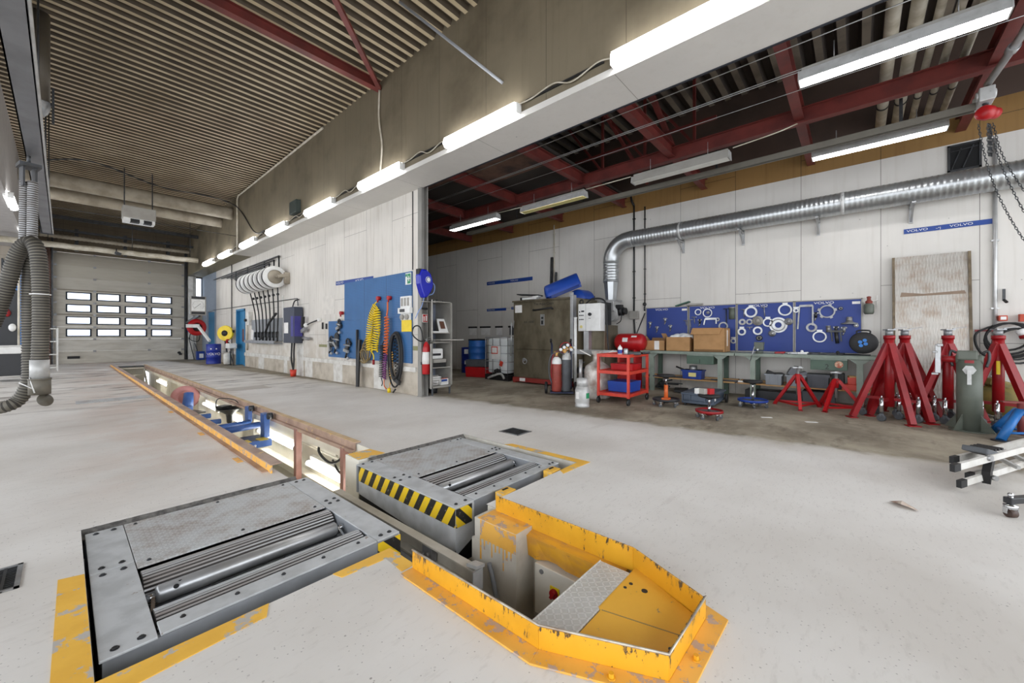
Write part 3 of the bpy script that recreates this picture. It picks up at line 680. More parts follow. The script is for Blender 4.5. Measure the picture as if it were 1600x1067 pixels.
def roller_set(label, x0, x1, inner, name='brake_roller_set'):
    """x0 / x1 = outer edges; inner = side facing the pit ('R' or 'L')"""
    y0, y1, zt = 2.37, 3.955, -.012; pw, ow = .165, .185
    a, b = (x0 + ow, x1 - pw) if inner == 'R' else (x0 + .20, x1 - .155)
    t = thing(name, label, 'roller brake tester', ((x0+x1)/2, (y0+y1)/2, -.5))
    # frame: channels on four sides and a tray
    mb = MB(); mb.bb(x0+.02, x1-.02, y0+.01, y0+.035, -.30, zt-.012); mb.bb(x0+.02, x1-.02, y0+.01, y0+.08, -.30, -.28); mb.bb(x0+.01, x0+.03, y0, y1, -.30, zt-.012); mb.bb(x1-.03, x1-.01, y0+.01, y1, -.30, zt-.012)
    mb.bb(x0, x1, y1-.03, y1, -.30, zt-.012); mb.bb(a-.02, a-.005, 2.5, 3.2, -.3, zt-.012); mb.bb(b+.005, b+.02, 2.5, 3.2, -.3, zt-.012)
    mb.bb(x0+.04, x1-.04, 2.75, 2.80, -.20, -.17); mb.bb(x0+.04, x0+.5, 2.68, 3.0, -.2, -.19); mb.bb(x1-.52, x1-.04, 2.68, 3.0, -.2, -.19)
    build('frame', mb, M['grey'], t)
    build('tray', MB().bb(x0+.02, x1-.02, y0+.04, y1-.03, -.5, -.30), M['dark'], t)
    # cover plates
    sp = 3.26
    mb = MB(); mb.bb(x0, a, sp+.004, y1, zt-.012, zt)
    for px in (x0+.05, a-.05):
        for py in (sp+.05, y1-.05): bolt(mb, px, py, zt)
    bolt_up(build('cover_plate', mb, M['galv'], t, bv=.003))
    mb = MB(); mb.bb(x0, a, y0, sp-.004, zt-.012, zt)
    for px in (x0+.05, a-.05):
        for py in (y0+.05, sp-.05): bolt(mb, px, py, zt)
    bolt_up(build('cover_plate', mb, M['galv'], t, bv=.003))
    mb = MB(); mb.bb(b, x1, y0+.012, y1, zt-.012, zt)
    for px in (b+.05, x1-.05):
        for py in (y0+.06, 3.2, 3.27, y1-.06): bolt(mb, px, py, zt)
    bolt_up(build('cover_plate', mb, M['galv'], t, bv=.003))
    mb = MB(); mb.bb(a+.004, b-.004, 3.165, y1, zt-.012, zt)
    for px in (a+.06, (a+b)/2, b-.06):
        for py in (3.22, y1-.05): bolt(mb, px, py, zt, .008)
    bolt_up(build('chequer_plate', mb, M['tread'], t, bv=.003))
    mb = MB(); mb.bb(a+.01, b-.004, y0+.012, 2.50, zt-.012, zt)
    for k in range(5): bolt(mb, a+.1+(b-a-.2)*k/4, 2.45, zt, .008)
    bolt_up(build('front_plate', mb, M['galv'], t, bv=.003))
    build('drive_roller', ribbed(MB(), a+.01, b-.01, 3.075, -.118, .104), [M['roller'], M['grime_shade']], t)
    build('drive_roller', ribbed(MB(), a+.01, b-.01, 2.60, -.118, .102), [M['roller'], M['grime_shade']], t)
    mb = MB(); mb.lathe([(.0, 0), (.036, 0), (.046, .012), (.046, b-a-.112), (.036, b-a-.10), (0, b-a-.10)], (a+.05, 2.875, -.07), (1, 0, 0), 28); ro = build('sensor_roller', mb, M['inoxl'], t)
    build('guide_plate', MB().bb(a+.06, b-.02, 2.71, 2.80, -.135, -.13), M['galv'], t); build('guide_slot', MB().bb(a+.45, a+.78, 2.72, 2.81, -.13, -.127), M['dark'], t)
    mb = MB(); mb.cyl((a+.13, 2.84, -.045), (a+.13, 2.828, -.04), .012, n=12); mb.cyl((a+.15, 2.86, -.031), (a+.15, 2.86, -.027), .008, n=10); build('hole', mb, M['dark'], ro)
    for s, xx in ((1, a+.02), (-1, b-.02)): build('swing_arm', MB().bar((xx+s*.02, 2.875, -.075), (xx, 2.72, -.16), .016, .03).cyl((xx-.01, 2.875, -.075), (xx+.03, 2.875, -.075), .018, n=10), M['chrome'], t)
    return t, a, b
lt, a, b = roller_set('grey roller brake tester ringed by yellow floor paint, without a long striped side', .097, 1.535, 'R')
build('hazard_panel', MB().bb(1.37, 1.537, 2.372, 2.378, -.215, -.03), M['stripe2'], lt)
build('side_panel', MB().bb(1.527, 1.535, 2.38, 3.95, -.22, -.026), M['galv'], lt)
rt, a, b = roller_set('grey roller brake tester with a long black and yellow striped side', 2.03, 3.478, 'L')
build('hazard_panel', MB().bb(2.018, 2.024, 2.362, 3.88, -.165, -.018), M['stripe'], rt)
mb = MB(); mb.prism([(2.022, 2.36, -.02), (2.022, 3.89, -.02), (2.022, 3.89, -.30), (2.022, 2.40, -.385), (2.022, 2.36, -.34)], (.008, 0, 0)); build('side_panel', mb, M['galv'], rt)
mb = MB(); mb.prism([(2.03, 2.358, -.02), (2.22, 2.358, -.02), (2.22, 2.358, -.30), (2.03, 2.358, -.385)], (0, .008, 0)); build('side_panel', mb, M['galv'], rt)
build('hazard_panel', MB().bb(2.024, 2.19, 2.35, 2.357, -.165, -.02), M['stripe2'], rt)
mb = MB(); mb.bb(2.05, 2.14, 2.42, 2.5, -.46, -.36); mb.bb(2.08, 2.18, 2.46, 2.5, -.5, -.4); build('foot', mb, M['grey'], rt)
# the yellow feet wedged between slab and tester
for k, (x, y) in enumerate(((2.52, 2.29), (3.22, 2.30))):
    mb = MB(); mb.box((x, y-.01, -.03), (.16, .1, .07), .05); mb.bb(x-.02, x+.05, y+.0, y+.02, .005, .012, 1); solo('kerb_block', ('yellow block wedged in front of the striped tester, nearer the pit', 'yellow block wedged in front of the striped tester, nearer its far corner')[k], 'block', mb, [M['yelfloor'], M['dark']], 'yellow wedge blocks', bv=.008)
# I-beam girder lying along the pit under the striped tester
t = thing('pit_girder', 'grey steel girder lying in the pit beneath the striped tester', 'girder', (1.9, 3.0, -.5))
mb = MB(); mb.bb(1.81, 1.885, 1.93, 4.0, -.25, -.238); mb.bb(1.872, 1.885, 1.93, 4.0, -.37, -.25); mb.bb(1.80, 1.885, 1.93, 4.0, -.385, -.37); build('beam', mb, M['conc'], t)
mb = MB(); mb.box((1.84, 2.45, -.31), (.05, .12, .12)); mb.cyl((1.815, 2.42, -.30), (1.79, 2.42, -.30), .016, n=8); mb.cyl((1.815, 2.48, -.32), (1.79, 2.48, -.32), .016, n=8); build('clamp', mb, M['steel'], t, bv=.006)
mb = MB(); mb.box((1.86, 1.96, -.225), (.11, .08, .02), .2, ry=.3); mb.bb(1.80, 1.89, 1.92, 1.93, -.385, -.24); build('end_plate', mb, M['galv'], t)
mb = MB().tube(bez([(1.76, 2.2, -.40), (1.77, 3.0, -.39), (1.76, 3.9, -.40)], 8), .025, 10); build('pipe', mb, M['grey'], t)
mb = MB()
for y in (2.2, 3.9): mb.bb(1.83, 1.93, y, y+.1, -1.6, -.465)
build('leg', MB().bb(1.83, 1.93, 2.2, 2.3, -1.6, -.385), M['grey'], t); build('leg', MB().bb(1.83, 1.93, 3.85, 3.95, -1.6, -.385), M['grey'], t)
mb = MB().tube(bez([(1.99, 1.96, -.27), (2.0, 1.9, -.5), (2.01, 1.88, -.9), (1.98, 1.86, -1.55)], 8), .016, 8); solo('pit_cable', 'grey cable hanging beside the concrete column in the pit', 'cable', mb, M['grey'])
# ---- yellow angle-iron kerb guard round the pit end
t = thing('kerb_guard', 'yellow angle iron kerb around the end of the pit, paint chipped', 'kerb guard', (1.76, .9, 0))
PL = [(1.325, 1.925), (1.335, 1.02), (1.545, .545), (2.005, .535), (2.205, .98), (2.215, 2.10)]
def wall_strip(mb, P, z0, z1, th):
    Q = [Vector((x, y, 0)) for x, y in P]; n = len(Q); nor = []
    for i in range(n):
        a = Q[max(i-1, 0)]; b = Q[min(i+1, n-1)]
        d1 = (Q[i]-a).normalized() if i else (b-Q[i]).normalized(); d2 = (b-Q[i]).normalized() if i < n-1 else d1
        m = Vector((-(d1+d2).y, (d1+d2).x, 0)).normalized(); nor.append(m / max(m.dot(Vector((-d1.y, d1.x, 0))), .5))
    for i in range(n-1):
        a, b = Q[i], Q[i+1]; c, d = a + nor[i]*th, b + nor[i+1]*th
        mb.add([(p.x, p.y, z) for z in (z0, z1) for p in (a, b, d, c)], [(3, 2, 1, 0), (4, 5, 6, 7), (0, 1, 5, 4), (1, 2, 6, 5), (2, 3, 7, 6), (3, 0, 4, 7)])
    return mb
build('upright_flange', wall_strip(MB(), PL[:4], .0, .112, .010), M['yel'], t, bv=.003)
mb = wall_strip(MB(), PL[3:], -.035, .105, .010); build('upright_flange', mb, M['yel'], t, bv=.003)
build('foot_flange', wall_strip(MB(), PL[:4] + [(2.03, .6)], .001, .010, -.082), M['yelw'], t, bv=.002)
for x, y in ((1.41, .72), (1.72, .497)): build('anchor_bolt', MB().cyl((x, y, .010), (x, y, .014), .017, n=16).cyl((x, y, .014), (x, y, .03), .011, n=6, smooth=False), M['yel'], t)
build('kerb_edge', MB().tube([(x, y, .112) for x, y in PL[:4]], .0055, 6), mk('kerb_bare_edge', '#cfc9ba', .4, .5, col2='#8a6a52', amt=.8, scale=9), t)
# steps at the pit end
t = thing('pit_step_plate', 'yellow painted steel landing plate inside the kerb', 'step plate', (1.8, .75, 0))
mb = MB(); mb.prism([(1.352, .945, -.002), (1.74, .945, -.002), (1.752, .965, -.002), (2.19, .965, -.002), (1.995, .558, -.002), (1.56, .562, -.002), (1.352, 1.02, -.002)][:6], (0, 0, -.012)); build('plate', mb, M['yelp'], t)
mb = MB()
for x, y, r in ((2.02, .84, .016), (2.03, .92, .010), (1.98, .93, .009), (1.72, .6, .010)): mb.cyl((x, y, -.002), (x, y, .0005), r, n=14)
build('bolt', mb, M['dsteel'], t)
build('seam', MB().bar((1.742, .94, -.001), (1.83, .58, -.001), .004, .003), mk('seam_worn', '#a58a5a', .6), t)
mb = MB(); mb.box((1.79, 1.055, -.008), (.66, .195, .012), .0); mb.bb(1.46, 2.12, .953, .965, -.05, -.004); mb.bb(1.46, 2.12, 1.148, 1.154, -.03, .004)
solo('pit_step', 'aluminium tread plate step in the pit beside the yellow plate', 'step', mb, M['treadalu'], bv=.003)
for i, (z, y) in enumerate(((-.35, 1.22), (-.7, 1.40), (-1.05, 1.58))):
    solo('pit_step', ('upper hidden aluminium step down into the pit', 'middle aluminium step down into the pit', 'lowest aluminium step down into the pit')[i], 'step', MB().bb(1.37, 2.02, y-.09, y+.09, z-.012, z), M['treadalu'], 'aluminium pit steps')
t = thing('switch_box', 'cream electrical box with red rotary switch on the pit wall', 'switch box', (2.21, 1.35, -.5))
build('body', MB().bb(2.13, 2.218, 1.12, 1.66, -.55, -.21), M['pit'], t, bv=.006)
mb = MB(); mb.bb(2.122, 2.13, 1.455, 1.525, -.385, -.31); build('switch_plate', mb, M['yellow'], t)
mb = MB(); mb.cyl((2.122, 1.49, -.347), (2.105, 1.49, -.347), .03, n=18); mb.box((2.1, 1.49, -.347), (.02, .02, .055), rx=.5); build('switch_knob', mb, M['red'], t)
mb = MB().cyl((2.13, 1.60, -.25), (2.124, 1.60, -.25), .016, n=14); build('lock', mb, M['steel'], t)
# ---- long kerb rails either side of the pit
t = thing('pit_rail', 'yellow angle rail along the left edge of the long pit', 'kerb rail', (1.42, 14, 0))
mb = MB(); mb.bb(1.325, 1.425, 4.28, 24.05, .078, .088); build('top_flange', mb, M['railw'], t)
mb = MB(); mb.bb(1.33, 1.342, 4.28, 24.05, .001, .078); build('web', mb, M['yelw'], t)
mb = MB(); mb.bb(1.275, 1.33, 4.36, 24.05, .001, .010); build('foot_flange', mb, M['railw'], t)
for y in (4.9, 6.6, 8.9): build('stain_patch', MB().bb(1.21, 1.262, y, y+.22, .0005, .003), M['yelw'], t)
t = thing('pit_rail', 'brown channel rail along the right edge of the long pit', 'kerb rail', (2.40, 14, 0))
mb = MB(); mb.bb(2.372, 2.45, 4.66, 24.05, .004, .016); mb.bb(2.372, 2.384, 4.66, 24.05, -.07, .004); mb.bb(2.335, 2.384, 4.66, 24.05, -.085, -.07); mb.bb(2.335, 2.345, 4.66, 24.05, -.115, -.085); build('channel', mb, M['railw'], t)
mb = MB().bb(2.372, 2.452, 4.66, 24.05, .016, .019); build('top_strip', mb, M['tan'], t)
for i, y in enumerate((4.9, 6.42)):
    t = thing('rail_post', ('pinkish brown steel post under the near end of the right pit rail', 'pinkish brown steel post under the right pit rail, second from its near end')[i], 'post', (2.36, y, -1.6), 0, 'posts under the pit rail')
    mb = MB(); mb.bb(2.32, 2.326, y-.045, y+.045, -1.6, -.086); mb.bb(2.394, 2.40, y-.045, y+.045, -1.6, -.086); mb.bb(2.326, 2.394, y-.045, y-.039, -1.6, -.086); mb.bb(2.326, 2.394, y+.039, y+.045, -1.6, -.086)
    build('shaft', mb, M['postp'], t); build('base_plate', MB().bb(2.28, 2.44, y-.08, y+.08, -1.6, -1.59), M['postp'], t)
# lamps in the pit wall recess
pl = ['lit pit lamp behind the two posts, nearest and brightest', 'lit pit lamp between the second post and the blue jack', 'lit pit lamp beyond the blue jack, under the funnel', 'lit pit lamp beside the pink reel', 'lit pit lamp near the far end of the pit, second from last', 'last lit pit lamp at the far end of the pit']
for i, (y0, y1) in enumerate(((4.45, 6.3), (6.75, 8.55), (9.4, 10.7), (11.6, 13.0), (14.4, 16.4), (18.4, 20.8))):
    t = thing('pit_lamp', pl[i], 'lamp', (2.5, (y0+y1)/2, -.5), 0, 'lit lamps in the pit wall'); z = -.60 if i < 1 else -.47
    build('housing', MB().bb(2.49, 2.55, y0, y1, z-.08, z+.10), M['white'], t)
    mb = MB().cyl((2.455, y0+.03, z), (2.455, y1-.03, z), .036, n=14); build('tube_lamp', mb, M['pittube'], t)
    for e in (y0+.012, y1-.012): build('end_cap', MB().cyl((2.455, e-.012, z), (2.455, e+.012, z), .045, n=14), M['cab'], t)
mb = MB()
for z in (-.30, -.38): mb.cyl((2.53, 4.4, z), (2.53, 13, z), .016, n=8)
mb.bb(2.42, 2.56, 4.36, 8.4, -.80, -.78); mb.bb(2.52, 2.56, 5.5, 8.5, -.36, -.30)
solo('pit_conduit', 'cream conduits and ledge running along the pit wall recess', 'conduit', mb, M['pit'])
mb = MB().tube(bez([(2.5, 5.2, -.2), (2.46, 5.25, -.34), (2.43, 5.5, -.42), (2.46, 5.9, -.36), (2.5, 5.95, -.22)], 8), .018, 8); mb.tube(bez([(2.48, 5.5, -.40), (2.44, 5.2, -.5), (2.47, 5.0, -.42)], 6), .014, 8)
solo('hanging_cable', 'black looped cable hung on the pit wall between the posts', 'cable', mb, M['black'])
# blue pit jack riding on the rails
t = thing('pit_jack', 'blue pit jack beam with yellow patches spanning the pit on rollers', 'pit jack', (1.9, 8.0, -.4))
for q_ in ((2.24, 2.33, 7.55, 7.75, -.40, -.0), (2.26, 2.33, 8.5, 8.7, -.28, .0), (1.43, 1.5, 7.6, 7.8, -.35, -.02)): build('hanger_block', MB().bb(*q_), M['bluesteel'], t, bv=.01)
build('track_wheel', MB().cyl((2.26, 7.44, -.02), (2.33, 7.44, -.02), .055, n=18), M['dsteel'], t); build('track_wheel', MB().cyl((2.26, 8.42, -.01), (2.33, 8.42, -.01), .05, n=18), M['dsteel'], t)
mb = MB(); mb.cyl((1.46, 8.05, -.30), (2.32, 8.05, -.26), .055, n=18); mb.cyl((1.5, 8.5, -.30), (2.3, 8.5, -.28), .045, n=18); build('cross_tube', mb, M['bluesteel'], t)
mb = MB(); mb.bb(1.50, 2.26, 7.42, 7.9, -.46, -.40); build('carriage', mb, M['dsteel'], t)
mb = MB(); mb.bb(1.5, 2.3, 7.36, 7.42, -.5, -.39); build('carriage_edge', mb, M['bluesteel'], t)
mb = MB()
for x in (1.6, 1.88, 2.12): mb.bb(x, x+.13, 7.36, 7.56, -.4, -.385)
build('yellow_patch', mb, M['yellow'], t)
mb = MB(); mb.cyl((1.9, 7.6, -1.3), (1.9, 7.6, -.46), .09, n=20); mb.box((1.9, 7.6, -1.32), (.5, .4, .2)); mb.cyl((1.65, 7.5, -1.2), (1.65, 7.5, -.5), .025); build('cylinder', mb, M['dsteel'], t)
build('hydraulic_hose', MB().tube(bez([(2.1, 7.45, -.42), (2.0, 7.2, -.55), (2.12, 7.0, -.75), (2.2, 7.15, -.9)], 8), .02, 8), M['white'], t)
mb = MB(); mb.cyl((1.72, 9.3, -.33), (2.02, 9.3, -.33), .05, n=16); mb.cyl((1.72, 10.1, -.33), (2.02, 10.1, -.33), .05, n=16); mb.bb(1.5, 1.75, 9.2, 10.2, -.45, -.35)
solo('pit_trolley', 'blue roller trolley ends beyond the pit jack', 'trolley', mb, M['bluesteel'], bv=.01)
mb = MB(); mb.lathe([(.02, -.25), (.05, -.22), (.06, -.06), (.21, .06), (.23, .07), (.215, .055), (.05, -.07)], (2.22, 9.55, -.20), n=24); mb.tube(bez([(2.0, 9.6, -.1), (2.05, 9.65, .06), (2.3, 9.6, .02), (2.4, 9.55, -.1)], 6), .01, 6); mb.box((2.15, 9.7, -.12), (.2, .2, .05), .4)
solo('oil_funnel', 'dark oil funnel hung inside the pit past the blue jack', 'funnel', mb, M['dsteel'])
t = thing('pit_hose_reel', 'faded pink hose reel on a blue bracket inside the pit', 'hose reel', (2.1, 13.0, -.5))
build('reel', MB().ring((2.12, 13.3, -.3), (.2, 1, .1), .22, .09, 28, 10).lathe([(0, -.04), (.2, -.04), (.2, .04), (0, .04)], (2.12, 13.3, -.3), (.2, 1, .1), 24), M['pink'], t)
mb = MB(); mb.cyl((2.1, 12.9, -.5), (2.14, 13.0, -.15), .12, .1, n=18); mb.box((2.0, 12.75, -.55), (.3, .25, .2), .2); build('bracket', mb, M['bluesteel'], t, bv=.01)
mb = MB(); mb.box((2.0, 12.2, -.55), (.5, .5, .04), .3); build('shelf', mb, M['dsteel'], t)
t = thing('pit_stair', 'cream steel stair at the far end of the pit', 'stair', (1.9, 23, -1.6))
for i in range(5): build('tread', MB().bb(1.46, 2.34, 21.6+i*.5, 21.85+i*.5, -1.25+i*.28, -1.2+i*.28), M['pit'], t)
for x in (1.43, 2.34): build('stringer', MB().prism([(x, 21.5, -1.6), (x, 21.75, -1.6), (x, 23.99, -.1), (x, 23.99, .0), (x, 23.8, .0), (x, 21.5, -1.4)], (.03, 0, 0)), M['pit'], t)
mb = MB().bb(1.44, 2.36, 23.7, 23.99, -.06, -.01); build('top_plate', mb, M['dsteel'], t)
# ================================================================ MAIN BAY FITTINGS
# exhaust extraction track and hose
t = thing('exhaust_track', 'grey aluminium track overhead that carries the ribbed exhaust hose', 'track', (-.22, 9, 3.85))
mb = MB(); mb.bb(-.35, -.18, 2.6, 15.0, 3.85, 3.862); mb.bb(-.19, -.178, 2.6, 15.0, 3.85, 4.02); mb.bb(-.35, -.338, 2.6, 15.0, 3.85, 4.02); mb.bb(-.35, -.18, 2.6, 15.0, 4.02, 4.03); build('profile', mb, M['rail_alu'], t)
mb = MB().bb(-.177, -.16, 2.6, 15.0, 3.85, 3.92); build('edge_strip', mb, M['alu'], t)
mb = MB().bb(-.37, -.16, 15.0, 15.03, 3.83, 4.05); build('end_cap', mb, M['blackp'], t)
for i, y in enumerate((5, 8.5, 12, 14.6)): build('hanger', MB().cyl((-.23, y, 4.03), (-.23, y, 6.8), .012, n=8), M['dsteel'], t)
def VP(u, v, d):   # measured points of the hanging hose, in metres
    a = (u-800)/614; return (d*(.7523+.6589*a), d*(.6589-.7523*a), 1.35-d*(v-523)/614)
t = thing('exhaust_hose', 'big grey ribbed exhaust hose looped over a hanger under the aluminium track', 'exhaust hose', VP(50, 372, 5.4))
D = 5.4
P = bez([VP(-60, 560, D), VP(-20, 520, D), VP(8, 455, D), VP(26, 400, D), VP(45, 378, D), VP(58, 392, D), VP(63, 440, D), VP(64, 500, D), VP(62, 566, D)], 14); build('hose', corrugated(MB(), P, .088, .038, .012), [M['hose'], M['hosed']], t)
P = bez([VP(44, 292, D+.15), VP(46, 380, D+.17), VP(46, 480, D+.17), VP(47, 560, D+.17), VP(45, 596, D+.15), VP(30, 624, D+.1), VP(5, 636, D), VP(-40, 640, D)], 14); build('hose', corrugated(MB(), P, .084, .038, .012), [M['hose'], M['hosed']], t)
for u in (39, 51): build('riser_hose', corrugated(MB(), [VP(u, 284, D+.1), VP(u-1, 374, D+.1)], .055, .03, .006), [M['steel'], M['grime_shade']], t)
a, b = Vector(VP(62, 562, D)), Vector(VP(62, 592, D)); c = Vector(VP(62, 616, D))
build('nozzle_sleeve', MB().cyl(a, b, .092, n=24), M['silver'], t)
build('nozzle', MB().cyl(b, c, .105, n=24).cyl(b - Vector((0, 0, .01)), b + Vector((0, 0, .01)), .110, n=24), M['hose'], t)
f = Vector(VP(70, 625, D)); build('flap', MB().lathe([(0, 0), (.088, 0), (.088, .012), (0, .012)], f, (.55, -.75, .35), 22), M['hose'], t)
build('tie', MB().tube([VP(30, 598, D-.1), VP(50, 607, D-.1), VP(46, 590, D-.1), VP(54, 614, D-.1)], .008, 6).ring(VP(63, 460, D), (0, 0, 1), .094, .008, 24, 6), M['white'], t)
mb = MB(); s0 = Vector(VP(45, 262, D+.1)); mb.box(s0 + Vector((0, 0, .02)), (.2, .24, .05), .2); mb.box(s0 + Vector((-.06, 0, -.12)), (.02, .14, .3), .3); mb.box(s0 + Vector((.05, 0, -.1)), (.02, .14, .24), .3); mb.cyl(s0, s0 + Vector((0, 0, .3)), .02); build('hanger_bracket', mb, M['dsteel'], t)
# vertical duct stub and cross ducts
t = thing('ceiling_duct', 'dark vertical duct stub under the roof beside the aluminium track', 'duct', (-.26, 10.4, 6.8))
build('pipe', MB().cyl((-.26, 10.4, 5.3), (-.26, 10.4, 6.8), .115, n=24), mk('duct_dark', '#5a5348', .5, .3), t)
build('collar', MB().tube(bez([(-.26, 10.4, 5.32), (-.27, 10.42, 5.2), (-.34, 10.44, 5.13), (-.46, 10.45, 5.12)], 6), .12, 20), M['steel'], t)
build('bracket', MB().bb(-.13, -.10, 10.3, 10.34, 4.95, 5.55).bb(-.36, -.1, 10.38, 10.42, 5.28, 5.32), M['dsteel'], t)
for i, (y, r, l) in enumerate(((19.0, .24, 'front round cream duct crossing the bay under the roof by the garage door'), (20.6, .22, 'rear round cream duct crossing the bay, half hidden behind the front one'))):
    P = [(-.9 + 5.4*k/60, y, 6.24-.05*i) for k in range(61)]
    solo('cross_duct', l, 'duct', MB().tube(P, r, 24, rads=[r if k % 2 else r-.006 for k in range(61)]), M['ductcream'], 'cream ducts by the garage door')
t = thing('fan_heater', 'box shaped fan heater hung below the cream ducts', 'heater', (1.66, 18.0, 5.1))
build('casing', MB().bb(1.26, 2.06, 17.75, 18.25, 5.16, 5.55), M['cab'], t, bv=.02)
build('outlet', MB().bb(1.28, 2.04, 17.78, 18.22, 5.05, 5.16), M['white'], t)
build('louvre', MB().bb(1.44, 1.66, 17.76, 18.0, 5.04, 5.14).bb(1.76, 1.96, 17.76, 18.0, 5.04, 5.14), M['black'], t)
build('hanger', MB().bb(1.3, 1.33, 18.0, 18.03, 5.5, 6.8).bb(1.98, 2.01, 18.0, 18.03, 5.5, 6.8), M['dsteel'], t)
t = thing('door_roller_tube', 'pale wrapped tube hanging across the front of the garage door', 'tube', (1.4, 24.0, 4.95))
mb = MB(); mb.tube([(-2.6 + 6.9*k/24, 24.0, 4.93 + .012*sin(k*1.7)) for k in range(25)], .115, 14); build('tube', mb, M['mauve'], t)
build('tie', MB().ring((1.5, 24, 4.93), (1, 0, 0), .13, .02, 18, 6).box((1.55, 23.9, 4.85), (.2, .05, .12), 0, ry=.4), M['dsteel'], t)
for x in (-.4, 2.0, 4.0): build('hanger', MB().cyl((x, 24, 5.04), (x, 24, 6.85), .012, n=6), M['dsteel'], t)
P = [(-.7 + 5.0*k/80, 26.0, 5.62) for k in range(81)]
solo('ribbed_pipe', 'thin ribbed pipe above the garage door', 'pipe', MB().tube(P, .1, 12, rads=[.1 if k % 2 else .08 for k in range(81)]), M['ductcream'])
mb = MB(); mb.tube(bez([(-.4, 17, 6.2), (.6, 17.5, 6.62), (2.2, 18.2, 6.5), (3.6, 18.3, 6.55), (4.4, 18.0, 6.3), (4.44, 16.0, 5.0), (4.46, 15.0, 4.85)], 10), .022, 6); mb.cyl((-.5, 18.2, 5.2), (4.46, 18.2, 5.2), .012, n=6)
solo('roof_cable', 'slack cable sagging under the roof in front of the cream ducts', 'cable', mb, M['dsteel'])
mb = MB(); mb.tube([(4.47, 10.5, 6.76), (4.47, 18.0, 6.74), (4.44, 18.05, 6.6), (4.44, 18.05, 4.62)], .028, 8)
solo('conduit', 'pale conduit running along the roof edge and down the beam', 'conduit', mb, M['mauve'])
mb = MB(); mb.tube([(4.48, 4.12, 5.25), (3.55, 5.5, 6.68)], .024, 8); solo('conduit', 'grey rod from the roof down to the beam face', 'conduit', mb, M['grey'])
mb = MB().bb(4.36, 4.5, 12.0, 12.5, 4.86, 5.22); solo('junction_box', 'small dark box on the beam between two lit lamps', 'box', mb, mk('box_dark_green', '#3a4440', .5), bv=.01)
# wiring between wall lamps
for k_, (a, b) in enumerate(zip(YL[1:-1], YL[2:])):
    y0, y1 = a[1], b[0]; d = y1 - y0; mb = MB()
    mb.tube(bez([(4.44, y0, 4.74), (4.46, y0+.15*d, 4.80), (4.46, y0+.4*d, 4.72), (4.46, y0+.6*d, 4.82), (4.46, y0+.85*d, 4.77), (4.44, y1, 4.76)], 8), .010, 6)
    w_ = thing('lamp_cable', 'white looping cable between two lit beam lamps, gap %s from the near end' % ('one', 'two', 'three', 'four', 'five', 'six', 'seven', 'eight')[k_], 'cable', (4.46, (y0+y1)/2, 4.76), 0, 'cables between the beam lamps'); build('cable', mb, M['mauve'], w_); build('clip_rail', MB().bb(4.47, 4.499, y0+.1*d, y1-.06*d, 4.775, 4.80), M['dsteel'], w_)
solo('drop_cable', 'thick cable running down the beam face from the red roof steel', 'cable', MB().tube(bez([(4.47, 7.7, 6.6), (4.47, 7.72, 6.0), (4.47, 7.6, 5.4), (4.47, 7.65, 4.9), (4.46, 7.6, 4.78)], 6), .02, 6), M['mauve'])
mb = MB().tube(bez([(5.1, 7.6, 4.66), (4.7, 7.6, 4.62), (4.5, 7.7, 4.66)], 4), .012, 6).tube([(5.14, 7.45, 4.55), (5.14, 7.45, 2.8)], .012, 6); solo('conduit', 'thin pipe down the partition next to the grey post', 'conduit', mb, M['dsteel'])
# ---- bank of hose reels with drop hoses
for k, (z, y1) in enumerate(((4.16, 24.7), (4.08, 23.2), (4.0, 22.2), (3.92, 21.6), (3.84, 21.0))):
    y0 = 15.5 + k*.5; solo('supply_pipe', ('topmost and longest', 'second from the top', 'middle', 'second from the bottom', 'lowest and shortest')[k] + ' of the five dark supply pipes above the white reels', 'pipe', MB().tube([(5.07, y1, z), (5.07, y0, z), (5.07, y0, 3.4)], .028, 8), M['dsteel'], 'supply pipes above the white reels')
for k, y in enumerate((17.2, 19.3, 21.0)): solo('pipe_bracket', ('nearest', 'middle', 'farthest')[k] + ' upright bracket holding the five dark supply pipes', 'bracket', MB().bb(5.105, 5.149, y, y+.05, 3.78, 4.22), M['dsteel'], 'supply pipe brackets')
solo('conduit', 'thin upright conduit between the blue door and the white reels', 'conduit', MB().tube([(5.1, 21.6, 4.6), (5.1, 21.6, .1)], .022, 6), M['dsteel'])
solo('conduit', 'long thin conduit above the blue door ending at the slate dispenser', 'conduit', MB().tube([(5.1, 25, 2.62), (5.1, 13.9, 2.55), (5.08, 13.8, 2.3)], .014, 6), M['dsteel'])
mb = MB(); mb.bb(4.74, 4.80, 14.7, 18.4, 3.30, 3.36); mb.bb(4.98, 5.148, 14.68, 14.80, 3.1, 3.5); mb.bar((4.78, 14.72, 3.33), (5.1, 14.72, 3.4), .1, .12); solo('reel_rack', 'beige wall rack carrying the row of white hose reels', 'rack', mb, M['ductcream'], bv=.02)
ord7 = ['first white hose reel, at the near end of the wall bank', 'second white hose reel of the wall bank', 'third white hose reel of the wall bank', 'fourth white hose reel, middle of the wall bank', 'fifth white hose reel of the wall bank', 'sixth white hose reel of the wall bank', 'seventh white hose reel, at the door end of the wall bank']
